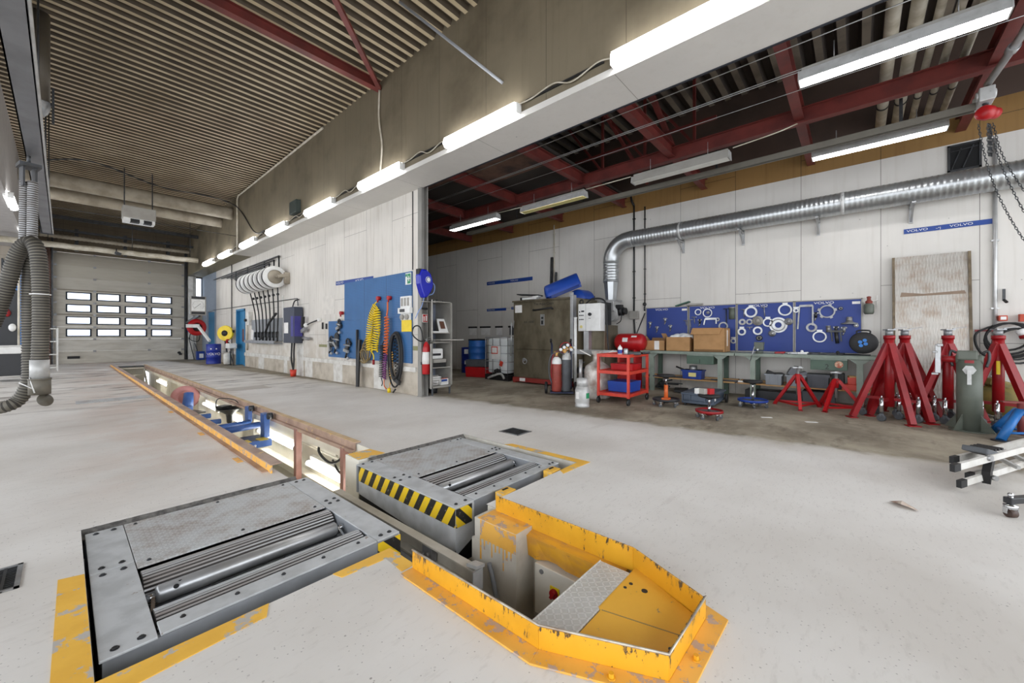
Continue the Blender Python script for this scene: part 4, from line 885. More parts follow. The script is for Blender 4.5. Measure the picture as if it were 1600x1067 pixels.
for k in range(7):
    y = 14.95 + k*.5; t = thing('hose_reel', ord7[k], 'hose reel', (4.77, y, 3.33), 0, 'white hose reels on the partition'); ax = (0, 1, 0)
    build('rim', MB().lathe([(.24, -.03), (.36, -.05), (.37, -.02), (.37, .06), (.36, .09), (.24, .05)], (4.77, y, 3.33), ax, 28), M['white'], t)
    build('hub', MB().lathe([(0, -.05), (.2, -.035), (.25, -.01), (.25, .06), (0, .08)], (4.77, y, 3.33), ax, 24), M['ductcream'], t)
    build('wound_hose', MB().ring((4.77, y+.17, 3.33), ax, .30, .07, 26, 10), M['black'], t)
    yy = 15.1 + k*.38; dp = thing('drop_hose', 'black drop hose hanging from the %s white reel, counted from the near end' % ('first', 'second', 'third', 'fourth', 'fifth', 'sixth', 'seventh')[k], 'hose', (4.92, yy, 3.0), 0, 'drop hoses over the grey tray')
    build('hose', MB().tube(bez([(4.85, y, 2.98), (4.9, y*.3+yy*.7, 2.2), (4.93, yy+.1, 1.45)], 8), .022, 8), M['black'], dp)
    build('nozzle', MB().cyl((4.93, yy+.1, 1.47), (4.93, yy+.12, 1.12), .035, .028, n=10).box((4.9, yy+.1, 1.35), (.1, .04, .2), .3), M['dsteel'], dp)
    build('stop_ball', MB().sphere((4.88, y*.5+yy*.5, 2.75), .05, 10), M['black'], dp)
t = thing('drip_tray', 'grey steel drip board behind the drop hoses', 'tray', (5.1, 17, 1.1)); build('back_board', MB().bb(5.10, 5.14, 15.3, 18.7, 1.12, 1.95), M['grey'], t); build('trough', MB().bb(4.84, 5.12, 15.3, 18.7, 1.02, 1.05).bb(4.84, 4.86, 15.3, 18.7, 1.02, 1.14), M['grey'], t)
mb = MB().tube(bez([(4.95, 15.4, 2.1), (4.9, 16.0, 1.75), (4.92, 16.6, 1.3), (4.9, 17.0, 1.2)], 6), .04, 8); solo('grease_hose', 'thick black grease hose drooping across the drip board', 'hose', mb, M['black'])
# boxes left of the tray
t = thing('control_box', 'small beige control box with black knobs next to the blue door', 'box', (5.05, 18.95, 1.9)); build('body', MB().bb(5.0, 5.15, 18.75, 19.1, 1.75, 2.3), M['whitep'], t, bv=.01); build('knob', MB().cyl((5.0, 19.0, 1.95), (4.92, 19.0, 1.95), .06, n=12), M['black'], t); build('conduit', MB().tube([(5.1, 19.3, 2.2), (5.1, 19.3, .7)], .03, 8), M['mauve'], t)
solo('sheet_holder', 'white sheet hung below the beige control box', 'sheet', MB().box((5.1, 18.6, 1.35), (.01, .3, .4), 0, rx=.2), M['paper'])
# dark dispenser box with hoses
t = thing('fluid_dispenser', 'dark slate dispenser cabinet on the wall with hoses running down', 'dispenser', (4.98, 13.95, 1.08))
build('cabinet', MB().bb(4.84, 5.12, 13.5, 14.4, 1.08, 2.25), mk('slate_dark', '#3d4250', .5), t, bv=.02)
build('label_panel', MB().bb(4.832, 4.84, 13.52, 13.72, 1.3, 1.95).bb(4.86, 5.1, 13.492, 13.5, 1.3, 1.95), mk('panel_purple', '#45418c', .5), t)
build('label', MB().bb(4.83, 4.838, 13.95, 14.3, 1.4, 1.75), M['paper'], t)
for y in (13.75, 13.95): build('hose', MB().tube(bez([(4.95, y, 1.08), (4.93, y-.02, .8), (4.92, y-.05, .5), (4.9, 13.7, .22)], 6), .028, 8), M['black'], t)
build('cable', MB().tube(bez([(4.95, 13.9, 2.25), (4.98, 13.8, 2.45), (5.08, 13.7, 2.5)], 6), .02, 6), M['black'], t)
t = thing('hose_bucket', 'small orange red bucket on the floor under the slate dispenser', 'bucket', (4.9, 13.7, 0)); build('body', MB().lathe([(0, .0), (.08, .0), (.10, .22), (.09, .22), (.075, .02)], (4.9, 13.7, .002), n=18), M['redcart'], t)
t = thing('fill_gun', 'grey filling gun clipped to the wall right of the slate dispenser', 'gun', (5.0, 13.1, 1.4))
build('grip', MB().box((5.02, 13.25, 1.75), (.08, .1, .35), 0, rx=.15), M['black'], t); build('body', MB().box((5.02, 13.15, 1.5), (.1, .3, .1), 0, rx=-.3).cyl((5.02, 13.2, 1.25), (5.02, 12.8, 1.22), .05), M['steel'], t); build('swivel', MB().sphere((5.02, 13.0, 1.65), .07, 12), M['white'], t); build('lead', MB().tube(bez([(5.04, 13.0, 1.65), (5.05, 12.7, 1.72), (5.1, 12.3, 1.8)], 6), .02, 6), M['black'], t)
t = thing('valve', 'white valve with two dark handles on the partition, right of the filling gun', 'valve', (5.1, 12.1, 1.7)); build('body', MB().cyl((5.15, 12.2, 1.8), (5.05, 12.2, 1.8), .05, n=12), M['white'], t); build('handle', MB().bb(5.1, 5.13, 12.0, 12.05, 1.52, 1.72), M['black'], t); build('handle', MB().bb(5.1, 5.13, 11.75, 11.8, 1.52, 1.68), M['black'], t)
solo('wall_notice', 'faint pale notice sheet on the partition above the valve', 'notice', MB().bb(5.142, 5.149, 11.3, 12.1, 1.95, 2.5), mk('notice_pale', '#dcd7cf', .8))
# ---- corner by the garage door
t = thing('brake_gauge', 'white dial gauge cabinet on an arm beside the garage door', 'gauge', (4.3, 24.0, 2.3))
build('cabinet', MB().bb(4.0, 4.62, 24.0, 24.25, 2.3, 3.22), M['cab'], t, bv=.02)
build('face', MB().bb(4.05, 4.57, 23.985, 24.0, 2.5, 3.06), M['white'], t)
for z in (2.35, 3.09): build('band', MB().bb(4.05, 4.57, 23.982, 24.0, z, z+.11), M['blackp'], t)
mb = MB()
for k in range(25): a = -.75*PI*.98 + k*1.5*PI/24 + PI/2 - .0; mb.bar((4.31+.2*cos(a), 23.98, 2.78+.2*sin(a)), (4.31+.235*cos(a), 23.98, 2.78+.235*sin(a)), .008, .004, up=(0, 1, 0))
mb.bar((4.17, 23.98, 2.64), (4.40, 23.98, 2.86), .014, .004, up=(0, 1, 0)); build('dial_marks', mb, M['black'], t)
build('arm', MB().bar((4.4, 24.2, 2.3), (4.42, 27.5, 2.0), .08, .1), M['dsteel'], t)
t = thing('hose_reel', 'red hose reel on a white swing arm in the far corner', 'hose reel', (4.3, 24.6, 1.75)); ax = (.3, -1, 0)
build('reel', MB().ring((4.36, 24.6, 1.72), ax, .30, .12, 30, 10), M['red'], t); build('hub', MB().lathe([(0, -.06), (.2, -.06), (.2, .06), (0, .06)], (4.36, 24.6, 1.72), ax, 20), M['dsteel'], t); build('arm', MB().bar((3.9, 24.3, 1.78), (4.4, 24.3, 1.78), .12, .16).bar((4.35, 24.3, 1.78), (4.6, 23.2, 1.05), .09, .1), M['white'], t)
t = thing('control_box', 'small blue and yellow door control box beside the garage door', 'box', (3.95, 27.4, 1.5)); build('body', MB().bb(4.46, 4.72, 27.42, 27.5, 1.5, 1.95), M['blue'], t, bv=.01); build('plate', MB().bb(4.5, 4.68, 27.412, 27.42, 1.5, 1.66), M['yellow'], t); build('cable', MB().tube(bez([(4.6, 27.4, 1.5), (4.55, 27.3, 1.1), (4.9, 27.3, 1.0), (5.0, 27.4, 1.4)], 6), .02, 6), M['black'], t)
solo('wall_box', 'blue box with a white label standing in the far corner', 'box', MB().bb(4.72, 5.06, 26.6, 26.9, .0, .46, 0).bb(4.82, 5.0, 26.59, 26.6, .1, .33, 1), [M['blue'], M['paper']], bv=.006)
t = thing('oil_drum', 'dark blue oil drum with white lettering by the far corner', 'drum', (4.62, 22.55, 0))
build('body', MB().lathe([(0, .0), (.285, .0), (.292, .01), (.285, .03), (.285, .30), (.295, .31), (.285, .325), (.285, .60), (.295, .61), (.285, .625), (.285, .89), (.292, .91), (.285, .92), (.27, .90), (0, .895)], (4.62, 22.55, .002), n=32), M['bluedrum'], t)
c = Vector((4.62, 22.55, 0)); d = Vector((-4.62, -22.55, 0)).normalized(); 
mb = MB().text('VOLVO', c + d*.296 + Vector((0, 0, .46)), (d.y*-1, d.x, 0), (0, 0, 1), .15, sx=1.0); 
for dx in (-.1, .1): mb.box(c + d*.294 + Vector((-d.y*dx, d.x*dx, .70)), (.05, .01, .05), math.atan2(d.y, d.x)+PI/2)
build('lettering', mb, M['white'], t)
t = thing('hose_reel', 'yellow hose reel with black side plates above the blue drum', 'hose reel', (4.8, 21.3, 1.4)); ax = (-1, -.9, 0)
build('reel', MB().lathe([(.13, -.06), (.33, -.06), (.35, 0), (.33, .06), (.13, .06), (.13, -.06)], (4.8, 21.3, 1.42), ax, 30, smooth=False), M['yellow'], t); build('hub', MB().lathe([(0, -.08), (.13, -.08), (.13, .08), (0, .08)], (4.8, 21.3, 1.42), ax, 18).bar((4.62, 21.52, 1.5), (5.05, 21.05, 1.5), .1, .12), M['black'], t); build('stand', MB().bar((4.8, 21.4, 1.1), (4.95, 21.4, .0), .05, .05).bar((4.7, 21.6, 1.3), (5.0, 20.9, .75), .06, .06), M['dsteel'], t)
t = thing('oil_dispenser', 'white oil dispenser trolley with red handle beside the blue door', 'dispenser', (4.9, 20.9, 0))
build('tank', MB().lathe([(0, .0), (.14, .0), (.16, .04), (.16, .45), (.1, .52), (0, .54)], (4.88, 21.3, .03), n=18), M['whitep'], t); build('tray', MB().box((4.88, 20.75, .86), (.3, .6, .22)), M['white'], t, bv=.03); build('frame', MB().bar((4.9, 20.55, .75), (4.9, 20.55, 0), .03, .03).bar((4.9, 20.95, .75), (4.9, 20.95, 0), .03, .03).bar((4.9, 20.55, .1), (4.9, 21.05, .6), .03, .03), M['dsteel'], t); build('handle', MB().tube(bez([(4.85, 21.2, .85), (4.8, 21.1, 1.1), (4.8, 20.9, 1.12)], 6), .04, 8), M['red'], t)
mb = MB().bar((4.74, 27.3, .9), (4.95, 27.1, .0), .05, .03); mb.bar((4.5, 27.35, 1.2), (4.72, 27.25, .0), .04, .03); solo('pole', 'dark poles leaning by the garage door jamb', 'pole', mb, M['dsteel'])
# ---- far left: trolley, lift post, ladder
t = thing('tool_trolley', 'black trolley with a white cloth on top, behind the exhaust hose', 'trolley', (-1.0, 18.7, 0))
build('body', MB().bb(-1.45, -.72, 18.4, 19.2, .16, .86), M['blackp'], t, bv=.02); build('cloth', MB().bb(-1.3, -.70, 18.37, 19.1, .80, 1.0).box((-1.0, 18.6, 1.02), (.5, .3, .04), .2), M['white'], t, bv=.03)
for x, y in ((-1.38, 18.5), (-.8, 18.5), (-1.38, 19.1), (-.8, 19.1)): build('caster', MB().cyl((x-.02, y, .06), (x+.02, y, .06), .06, n=14).bb(x-.03, x+.03, y-.03, y+.03, .1, .17), M['grey'], t)
t = thing('lift_post', 'blue vehicle lift post in the next bay, seen past the hose', 'post', (-1.15, 25, 0)); build('column', MB().bb(-1.3, -1.02, 24.8, 25.1, 0, 3.7), M['bluestand'], t, bv=.02); build('base', MB().bb(-1.5, -.9, 24.6, 25.3, 0, .04), M['bluestand'], t)
t = thing('tool_rack', 'dark rack of coats and tools in the next bay behind the black trolley', 'rack', (-1.25, 22, 0)); build('board', MB().bb(-1.5, -1.0, 22.0, 22.1, .9, 2.9), M['blackp'], t); build('pole', MB().cyl((-1.02, 21.9, .0), (-1.02, 21.9, 4.5), .03), M['mauve'], t); build('foot', MB().bb(-1.5, -1.0, 21.8, 22.3, 0, .9), M['dgrey'], t)
for x, z, c, l in ((-1.22, 2.98, 'yellow', 'yellow helmet on top of the dark rack in the next bay'), (-1.28, 2.1, 'redst', 'red work glove hung on the dark rack in the next bay'), (-1.16, 1.6, 'white', 'white rag hung on the dark rack in the next bay')):
    solo({'yellow': 'helmet', 'redst': 'glove', 'white': 'rag'}[c], l, {'yellow': 'helmet', 'redst': 'glove', 'white': 'rag'}[c], MB().sphere((x, 21.93, z), .09, 14, sc=(1, .5, .8 if c == 'yellow' else 1.5)), M[c])
t = thing('step_ladder', 'white step ladder standing left of the garage door', 'ladder', (-.3, 22.6, 0))
for x in (-.50, -.14): build('stile', MB().bar((x, 22.3, 0), (x+.0, 22.75, 1.6), .035, .06, up=(0, 1, 0)), M['white'], t)
for k in range(4): z = .12+.48*k; build('tread', MB().bb(-.5, -.14, 22.25+.28*z, 22.36+.28*z, z, z+.035), M['white'], t)
for x in (-.47, -.17): build('rear_leg', MB().bar((x, 23.3, 0), (x, 22.8, 1.55), .03, .04, up=(0, 1, 0)), M['white'], t)
# ---- tool wall at the end of the partition
t = thing('pegboard', 'blue pegboard on the partition behind the coiled hoses', 'pegboard', (5.12, 9, .71)); build('panel', MB().bb(5.118, 5.148, 7.46, 10.64, 1.745, 2.77), M['peg'], t); build('panel', MB().bb(5.118, 5.148, 7.46, 11.63, .71, 1.742), M['peg'], t)
mb = MB()
for y in (8.5, 9.55): mb.bb(5.1165, 5.118, y-.002, y+.002, .71, 2.77)
build('joint', mb, M['dsteel'], t)
t = thing('blue_strip_sign', 'blue strip sign along the top edge of the pegboard', 'sign', (5.13, 10.1, 2.8)); mb = MB().prism([(5.136, 11.2, 2.76), (5.136, 9.15, 2.72), (5.136, 9.15, 2.83), (5.136, 11.2, 2.87)], (.008, 0, 0)); build('panel', mb, M['signblue'], t)
mb = MB(); mb.text('VOLVO', (5.134, 10.95, 2.81), (0, -1, 0), (0, 0, 1), .08, sx=1.6); mb.text('VOLVO', (5.134, 9.85, 2.785), (0, -1, 0), (0, 0, 1), .08, sx=1.6); build('lettering', mb, M['white'], t)
def hook(y, z, n, lab):
    t = thing('air_outlet', lab, 'air outlet', (5.1, y, z)); build('body', MB().cyl((5.118, y, z), (5.03, y, z), .05, n=14).cyl((5.05, y, z), (5.05, y, z-.1), .02, n=8), M['red'], t)
hook(8.78, 2.24, 0, 'red air outlet above the yellow coiled hose'); hook(8.30, 2.22, 0, 'red air outlet above the orange coiled hose'); hook(10.72, 1.95, 0, 'red air outlet left of the pegboard step')
def coil(path, R, turns, r, cols=None):
    Q = resample(bez(path, 10), .01); n = turns*14; out = []
    L = len(Q) - 1
    for i in range(n+1):
        f = i/n*L; j = min(int(f), L-1); p = Q[j].lerp(Q[j+1], f-j); d = (Q[j+1]-Q[j]).normalized(); u = d.cross(Vector((1, 0, 0))).normalized(); w = d.cross(u)
        a = 2*PI*turns*i/n; out.append(p + u*R*cos(a) + w*R*.45*sin(a))
    return MB().tube(out, r, 6)
t = thing('coiled_hose', 'bright yellow coiled air hose hanging in a double strand', 'hose', (5.02, 8.9, 2.2))
build('coil', coil([(5.03, 8.82, 2.05), (5.02, 9.02, 1.75), (5.02, 9.12, 1.35), (5.02, 9.1, .95)], .115, 21, .015), M['yellow'], t)
build('coil', coil([(5.0, 8.72, 1.95), (5.0, 8.72, 1.5), (5.0, 8.80, 1.2), (5.0, 8.83, .95)], .115, 17, .015), M['yellow'], t)
build('end_tail', MB().tube(bez([(5.03, 8.78, 2.15), (5.02, 8.86, 2.1), (5.02, 8.9, 2.0)], 6), .014, 6).tube(bez([(5.02, 9.05, .95), (5.01, 8.9, .85), (5.0, 8.88, .72)], 6), .016, 6), M['yellow'], t)
build('coupling', MB().cyl((5.0, 8.88, .74), (5.0, 8.88, .62), .03, n=10), M['redst'], t)
t = thing('coiled_hose', 'orange coiled air hose turning purple towards the bottom', 'hose', (5.02, 8.3, 2.2))
build('coil', coil([(5.02, 8.32, 1.78), (5.02, 8.33, 1.4), (5.02, 8.38, .9)], .07, 13, .017), M['orange'], t); build('lower_coil', coil([(5.02, 8.38, .9), (5.02, 8.42, .6), (5.02, 8.44, .3)], .06, 11, .015), M['purple'], t); build('lead', MB().tube(bez([(5.03, 8.3, 2.12), (5.02, 8.28, 1.95), (5.02, 8.32, 1.8)], 6), .02, 8).tube(bez([(5.02, 8.44, .3), (5.0, 8.4, .15), (5.0, 8.3, .08)], 6), .012, 6), M['orange'], t)
t = thing('coiled_hose', 'thin black coiled hose hanging low between yellow and orange coils', 'hose', (5.04, 8.6, 1.2)); build('coil', coil([(5.06, 8.58, 1.1), (5.05, 8.60, .7), (5.05, 8.62, .32)], .075, 18, .012), M['black'], t); build('lead', MB().tube(bez([(5.1, 8.52, 1.25), (5.06, 8.56, 1.15), (5.06, 8.58, 1.1)], 4), .012, 6).tube(bez([(5.05, 8.62, .32), (5.05, 8.56, .2), (5.05, 8.6, .12)], 4), .012, 6), M['black'], t)
t = thing('coiled_hose', 'short dull yellow coiled hose behind the black hose loops', 'hose', (5.05, 8.15, 1.0)); build('coil', coil([(5.06, 8.18, .95), (5.06, 8.2, .6), (5.06, 8.2, .35)], .05, 10, .013), M['yelw'], t); build('lead', MB().tube([(5.06, 8.2, .35), (5.02, 8.22, .08)], .012, 6), M['yelw'], t); build('connector', MB().cyl((5.02, 8.22, .1), (5.02, 8.22, .0), .04, n=10), M['yellow'], t)
t = thing('looped_hose', 'thick black hose hung in long loops on the pegboard', 'hose', (5.03, 8.0, 1.4))
for k, (rz, ry, zc, yc, xx) in enumerate(((.56, .24, .84, 7.99, 5.06), (.50, .20, .86, 7.97, 5.02), (.62, .27, .76, 8.02, 5.04))): build('loop', MB().tube([(xx, yc + ry*sin(a*2*PI/40), zc + rz*cos(a*2*PI/40)) for a in range(40)], .034 if k < 2 else .02, 8, closed=True), M['black'], t)
build('coil', coil([(5.06, 8.0, 1.3), (5.06, 7.98, .8), (5.05, 7.9, .35)], .06, 12, .012), M['black'], t); build('clamp', MB().box((5.04, 7.88, .28), (.06, .16, .1), 0, rx=.5).cyl((5.02, 7.95, .1), (5.02, 8.05, .02), .02), M['dsteel'], t)
t = thing('looped_hose', 'olive grey cable hung in loose loops left of the yellow coil', 'hose', (5.06, 9.35, 1.4))
for k in range(6): build('loop', MB().tube([(5.09-.012*k, 9.3+.03*k-.02 + (.16+.03*(k % 3))*sin(a*2*PI/30), 1.05-.05*k + (.32-.03*k)*cos(a*2*PI/30)) for a in range(30)], .014, 6, closed=True), M['clear'], t)
mb = MB(); mb.bar((5.08, 9.85, 1.48), (4.98, 9.66, .02), .05, .05); mb.bar((5.06, 9.68, 1.22), (4.96, 9.6, .02), .10, .05); solo('leaning_bar', 'black bars leaning against the pegboard', 'bar', mb, M['blackp'])
for k, (y, z, s, lab) in enumerate(((11.35, 1.12, 1.0, 'silver clamp hung at the left end of the lower pegboard'), (11.0, 1.2, 1.2, 'big tangled black and silver clamp on the lower pegboard'), (10.35, 1.05, 1.1, 'dark puller tool hung below the red air outlet'), (10.85, 1.62, .7, 'small fitting rail tool at the top of the lower pegboard'))):
    t = thing('hand_tool', lab, 'tool', (5.08, y, z), 0, 'tools on the lower pegboard')
    mb = MB(); mb.box((5.08, y, z), (.05, .3*s, .10), 0, rx=.5+k); mb.cyl((5.07, y-.1*s, z+.12), (5.07, y+.12*s, z-.3*s), .025, n=8); mb.ring((5.07, y, z+.1), (1, 0, 0), .08*s, .025, 14, 6); build('body', mb, M['dsteel'], t)
    mb = MB(); mb.box((5.05, y+.05, z-.12*s), (.05, .08, .24*s), 0, rx=-.4-k*.5); mb.cyl((5.05, y-.14*s, z), (5.05, y+.16*s, z+.03), .022, n=8); mb.sphere((5.05, y-.05, z-.3*s), .045, 8); build('jaw', mb, M['inoxl'], t)
# sockets, clipboard, signs
t = thing('socket_panel', 'white wall socket panel near the top right of the pegboard', 'socket', (5.08, 7.62, 1.88))
build('upper_box', MB().bb(5.07, 5.118, 7.44, 7.84, 1.95, 2.22), M['white'], t, bv=.008); build('lower_box', MB().bb(5.03, 5.118, 7.42, 7.88, 1.83, 1.96), M['white'], t, bv=.008); build('window', MB().bb(5.028, 5.03, 7.6, 7.8, 1.86, 1.93), M['blackp'], t); mb = MB()
for y in (7.52, 7.64, 7.76): mb.bb(5.06, 5.07, y-.035, y+.035, 2.0, 2.18)
build('breaker', mb, M['cab'], t)
for i, y in enumerate((7.74, 7.55)): 
    t = thing('plug_socket', ('round white plug socket, left of the pair under the socket panel', 'round white plug socket, right of the pair under the socket panel')[i], 'socket', (5.08, y, 1.76), 0, 'plug sockets on the pegboard'); build('body', MB().bb(5.07, 5.118, y-.085, y+.085, 1.68, 1.83), M['white'], t, bv=.01); build('cap', MB().cyl((5.07, y, 1.75), (5.03, y, 1.75), .06, n=16), M['cab'], t)
solo('clipboard', 'yellow plastic folder hung under the white sockets', 'folder', MB().bb(5.09, 5.118, 7.45, 7.82, 1.42, 1.68), M['yellow'], bv=.006)
t = thing('first_aid_sign', 'green and white first aid sign beside the blue hose drum', 'sign', (5.1, 7.57, 2.6)); build('panel', MB().bb(5.105, 5.112, 7.46, 7.68, 2.48, 2.74), M['white'], t); build('symbol', MB().bb(5.10, 5.105, 7.48, 7.60, 2.5, 2.72).bb(5.10, 5.105, 7.62, 7.67, 2.66, 2.72), M['signgreen'], t); build('cross', MB().bb(5.098, 5.10, 7.525, 7.555, 2.55, 2.67).bb(5.098, 5.10, 7.49, 7.59, 2.595, 2.625), M['white'], t)
# blue spring hose drum at the post
t = thing('hose_drum', 'shiny blue enclosed hose drum on top of the post', 'hose reel', (5.02, 7.02, 2.5)); ax = (-.25, -1, 0)
mb = MB(); ang = [R_(-60+i*15) for i in range(25)]; c0 = Vector((5.06, 7.05, 2.5))
pr = [(-.11, .30), (.02, .30), (.14, .22), (.20, .06), (.20, -.06), (.14, -.18), (.04, -.30), (-.04, -.32), (-.10, -.20), (-.16, -.02), (-.17, .16)]
mb.prism([(5.14+a, 6.96, 2.46+b) for a, b in pr], (0, .16, 0)); mb.xf(Matrix.Identity(4)); build('casing', mb, mk('drum_shiny_blue', '#1420a8', .25), t, bv=.035, seg=3)
build('badge', MB().cyl((5.2, 6.962, 2.54), (5.2, 6.950, 2.54), .07, n=24), M['white'], t); build('badge_ring', MB().ring((5.2, 6.95, 2.54), (0, 1, 0), .055, .01, 20, 6), M['signblue'], t); build('bracket', MB().bb(4.98, 5.1, 6.98, 7.1, 2.64, 2.76), M['black'], t)
build('hose', MB().tube(bez([(5.2, 7.0, 2.2), (5.36, 7.0, 2.26), (5.40, 7.0, 2.42), (5.33, 7.0, 2.5)], 8), .010, 8).tube(bez([(5.14, 7.02, 2.18), (5.1, 7.05, 1.98), (5.05, 7.1, 1.86), (5.0, 7.15, 1.7)], 8), .010, 8), mk('hose_blue_clear', '#7d97c9', .3), t)
build('shelf', MB().bb(5.1, 5.42, 6.98, 7.1, 2.06, 2.075), M['cab'], t)
# extinguisher and its sign
t = thing('fire_extinguisher', 'red fire extinguisher hung on the grey post', 'extinguisher', (5.165, 6.98, .5))
build('cylinder', MB().lathe([(0, .0), (.075, .0), (.085, .02), (.085, .56), (.07, .63), (.03, .68), (.025, .70), (0, .70)], (5.165, 6.99, .5), n=26), M['red'], t)
build('label', MB().lathe([(.086, .22), (.0865, .22), (.0865, .48), (.086, .48)], (5.165, 6.99, .5), n=14, ang=PI*.9, a0=PI*.75, u=(1, 0, 0)), M['paper'], t)
build('valve', MB().cyl((5.165, 6.99, 1.2), (5.165, 6.99, 1.26), .025).bar((5.165, 6.99, 1.26), (5.295, 6.97, 1.31), .02, .012).bar((5.165, 6.99, 1.24), (5.285, 6.97, 1.25), .02, .012), M['inoxl'], t)
build('hose', MB().tube(bez([(5.14, 6.97, 1.23), (5.0, 7.0, 1.22), (4.86, 7.05, 1.36), (4.9, 7.05, 1.52), (5.02, 7.02, 1.52), (5.08, 7.0, 1.3), (5.09, 7.0, .95), (5.1, 7.0, .72)], 10), .014, 8), M['black'], t); build('bracket', MB().bb(5.10, 5.24, 7.07, 7.10, .7, .76), M['dsteel'], t)
t = thing('fire_sign', 'small red fire extinguisher sign on the grey post', 'sign', (5.21, 7.08, 1.72)); build('panel', MB().bb(5.14, 5.28, 7.085, 7.095, 1.62, 1.80), M['white'], t); build('symbol', MB().bb(5.15, 5.27, 7.082, 7.085, 1.63, 1.79), M['red'], t); build('pictogram', MB().bb(5.165, 5.19, 7.079, 7.082, 1.65, 1.75).bb(5.215, 5.255, 7.079, 7.082, 1.65, 1.77), M['white'], t)
solo('label_strip', 'dark embossed label strip on the grey post above the fire sign', 'label', MB().bb(5.12, 5.28, 7.085, 7.095, 1.90, 1.94), M['blackp'])
# ---- tall two-door cabinet behind the post
t = thing('computer_cabinet', 'tall grey steel cabinet with open doors behind the post', 'cabinet', (5.6, 7.2, 0)); x0, x1, y0, y1 = 5.36, 5.90, 7.04, 7.62
mb = MB(); mb.bb(x0, x0+.02, y0, y1, .16, 2.1); mb.bb(x1-.02, x1, y0, y1, .16, 2.1); mb.bb(x0, x1, y1-.02, y1, .16, 2.1); mb.bb(x0, x1, y0, y1, 2.08, 2.1); mb.bb(x0, x1, y0, y1, .16, .2); mb.bb(x0, x1, y0, y1, 1.16, 1.20)
build('body', mb, M['cab'], t)
build('back_panel', MB().bb(x0+.02, x1-.02, y1-.03, y1-.02, .2, 2.08), M['cabin'], t)
mb = MB(); mb.bb(x0+.02, x1-.02, y0+.02, y1-.03, .60, .62); build('shelf', mb, M['cab'], t); build('shelf', MB().bb(x0+.02, x1-.02, y0+.02, y1-.03, 1.38, 1.40), M['cab'], t); build('pull_out_shelf', MB().bb(x0+.02, x1+.14, y0-.28, y0+.3, 1.225, 1.25), M['cab'], t)
d = build('door', MB().bar((x0-.015, y0-.005, 1.67), (x0-.215, y0-.28, 1.67), .022, .86, up=(0, 0, 1)), M['cab'], t)
d = build('door', MB().bar((x0-.015, y0-.005, .68), (x0-.225, y0-.255, .68), .026, .96, up=(0, 0, 1)), M['cab'], t); build('door_vent', MB().bar((x0-.12, y0-.13, .95), (x0-.19, y0-.215, .95), .032, .12), M['dgrey'], d)
d = build('door', MB().bb(x1-.01, x1+.015, y0-.02, y0+.02, .2, 2.08), M['cab'], t)
for x in (x0+.02, x1-.03):
    for y in (y0+.02, y1-.03): build('leg', MB().bb(x-.015, x+.015, y-.015, y+.015, 0, .16), M['dgrey'], t)
solo('computer_monitor', 'dark monitor inside the upper half of the grey cabinet', 'monitor', MB().bb(5.40, 5.60, 7.36, 7.40, 1.44, 1.86).bb(5.45, 5.55, 7.3, 7.5, 1.4005, 1.42).bb(5.49, 5.51, 7.36, 7.40, 1.42, 1.5), M['blackp'], bv=.006)
t = thing('tester_terminal', 'white terminal with a small screen in the upper cabinet', 'terminal', (5.72, 7.16, 1.4)); build('body', MB().prism([(5.62, 7.10, 1.402), (5.88, 7.10, 1.402), (5.88, 7.26, 1.72), (5.66, 7.26, 1.72)], (0, .03, 0)), M['white'], t, bv=.006); build('screen', MB().prism([(5.675, 7.12, 1.49), (5.80, 7.12, 1.49), (5.815, 7.205, 1.66), (5.69, 7.205, 1.66)], (0, -.004, 0)), mk('screen_dark', '#6b4a3c', .3), t); build('base', MB().bb(5.42, 5.8, 7.08, 7.3, 1.4005, 1.43), M['white'], t)
t = thing('printer', 'white printer on the middle shelf of the grey cabinet', 'printer', (5.6, 7.3, .62)); build('body', MB().bb(5.42, 5.74, 7.12, 7.5, .80, 1.04), M['white'], t, bv=.03); build('paper_slot', MB().bb(5.44, 5.66, 7.105, 7.14, .88, .93), M['blackp'], t); build('tray', MB().bb(5.42, 5.78, 7.06, 7.5, .72, .80), M['cab'], t, bv=.01); build('toner_base', MB().bb(5.42, 5.8, 7.1, 7.5, .622, .72), M['black'], t, bv=.01)
t = thing('paper_stack', 'crumpled white and blue paper packs on the bottom cabinet shelf', 'papers', (5.6, 7.25, .2))
for k in range(7): build('sheet', MB().box((5.55+random.uniform(-.05, .05), 7.2+random.uniform(-.05, .05), .225+.03*k), (.24, .2, .018), random.uniform(-1, 1), rx=random.uniform(-.12, .12), ry=random.uniform(-.12, .12)), M['paper'], t)
build('pack', MB().box((5.74, 7.2, .31), (.22, .25, .07), .1).box((5.74, 7.2, .24), (.22, .25, .06), .05), M['white'], t); build('pack_label', MB().box((5.73, 7.072, .31), (.18, .006, .045), .1), M['signblue'], t); build('pack_band', MB().box((5.73, 7.072, .355), (.2, .008, .012), .1), M['redcart'], t)
solo('waste_bin', 'black bin under the grey cabinet', 'bin', MB().lathe([(0, 0), (.10, 0), (.11, .13), (.1, .13), (.09, .01)], (5.66, 7.4, .002), n=16), M['black'])
for k in range(5): solo('small_jar', 'small dark jar on top of the grey cabinet, number %s from the left' % ('one', 'two', 'three', 'four', 'five')[k], 'jar', MB().cyl((5.44+.09*k, 7.2, 2.101), (5.44+.09*k, 7.2, 2.101+.03+.01*(k % 3)), .025, n=10), M['dsteel'], 'jars on top of the cabinet')
# ================================================================ TOOL BAY
XW = 10.2
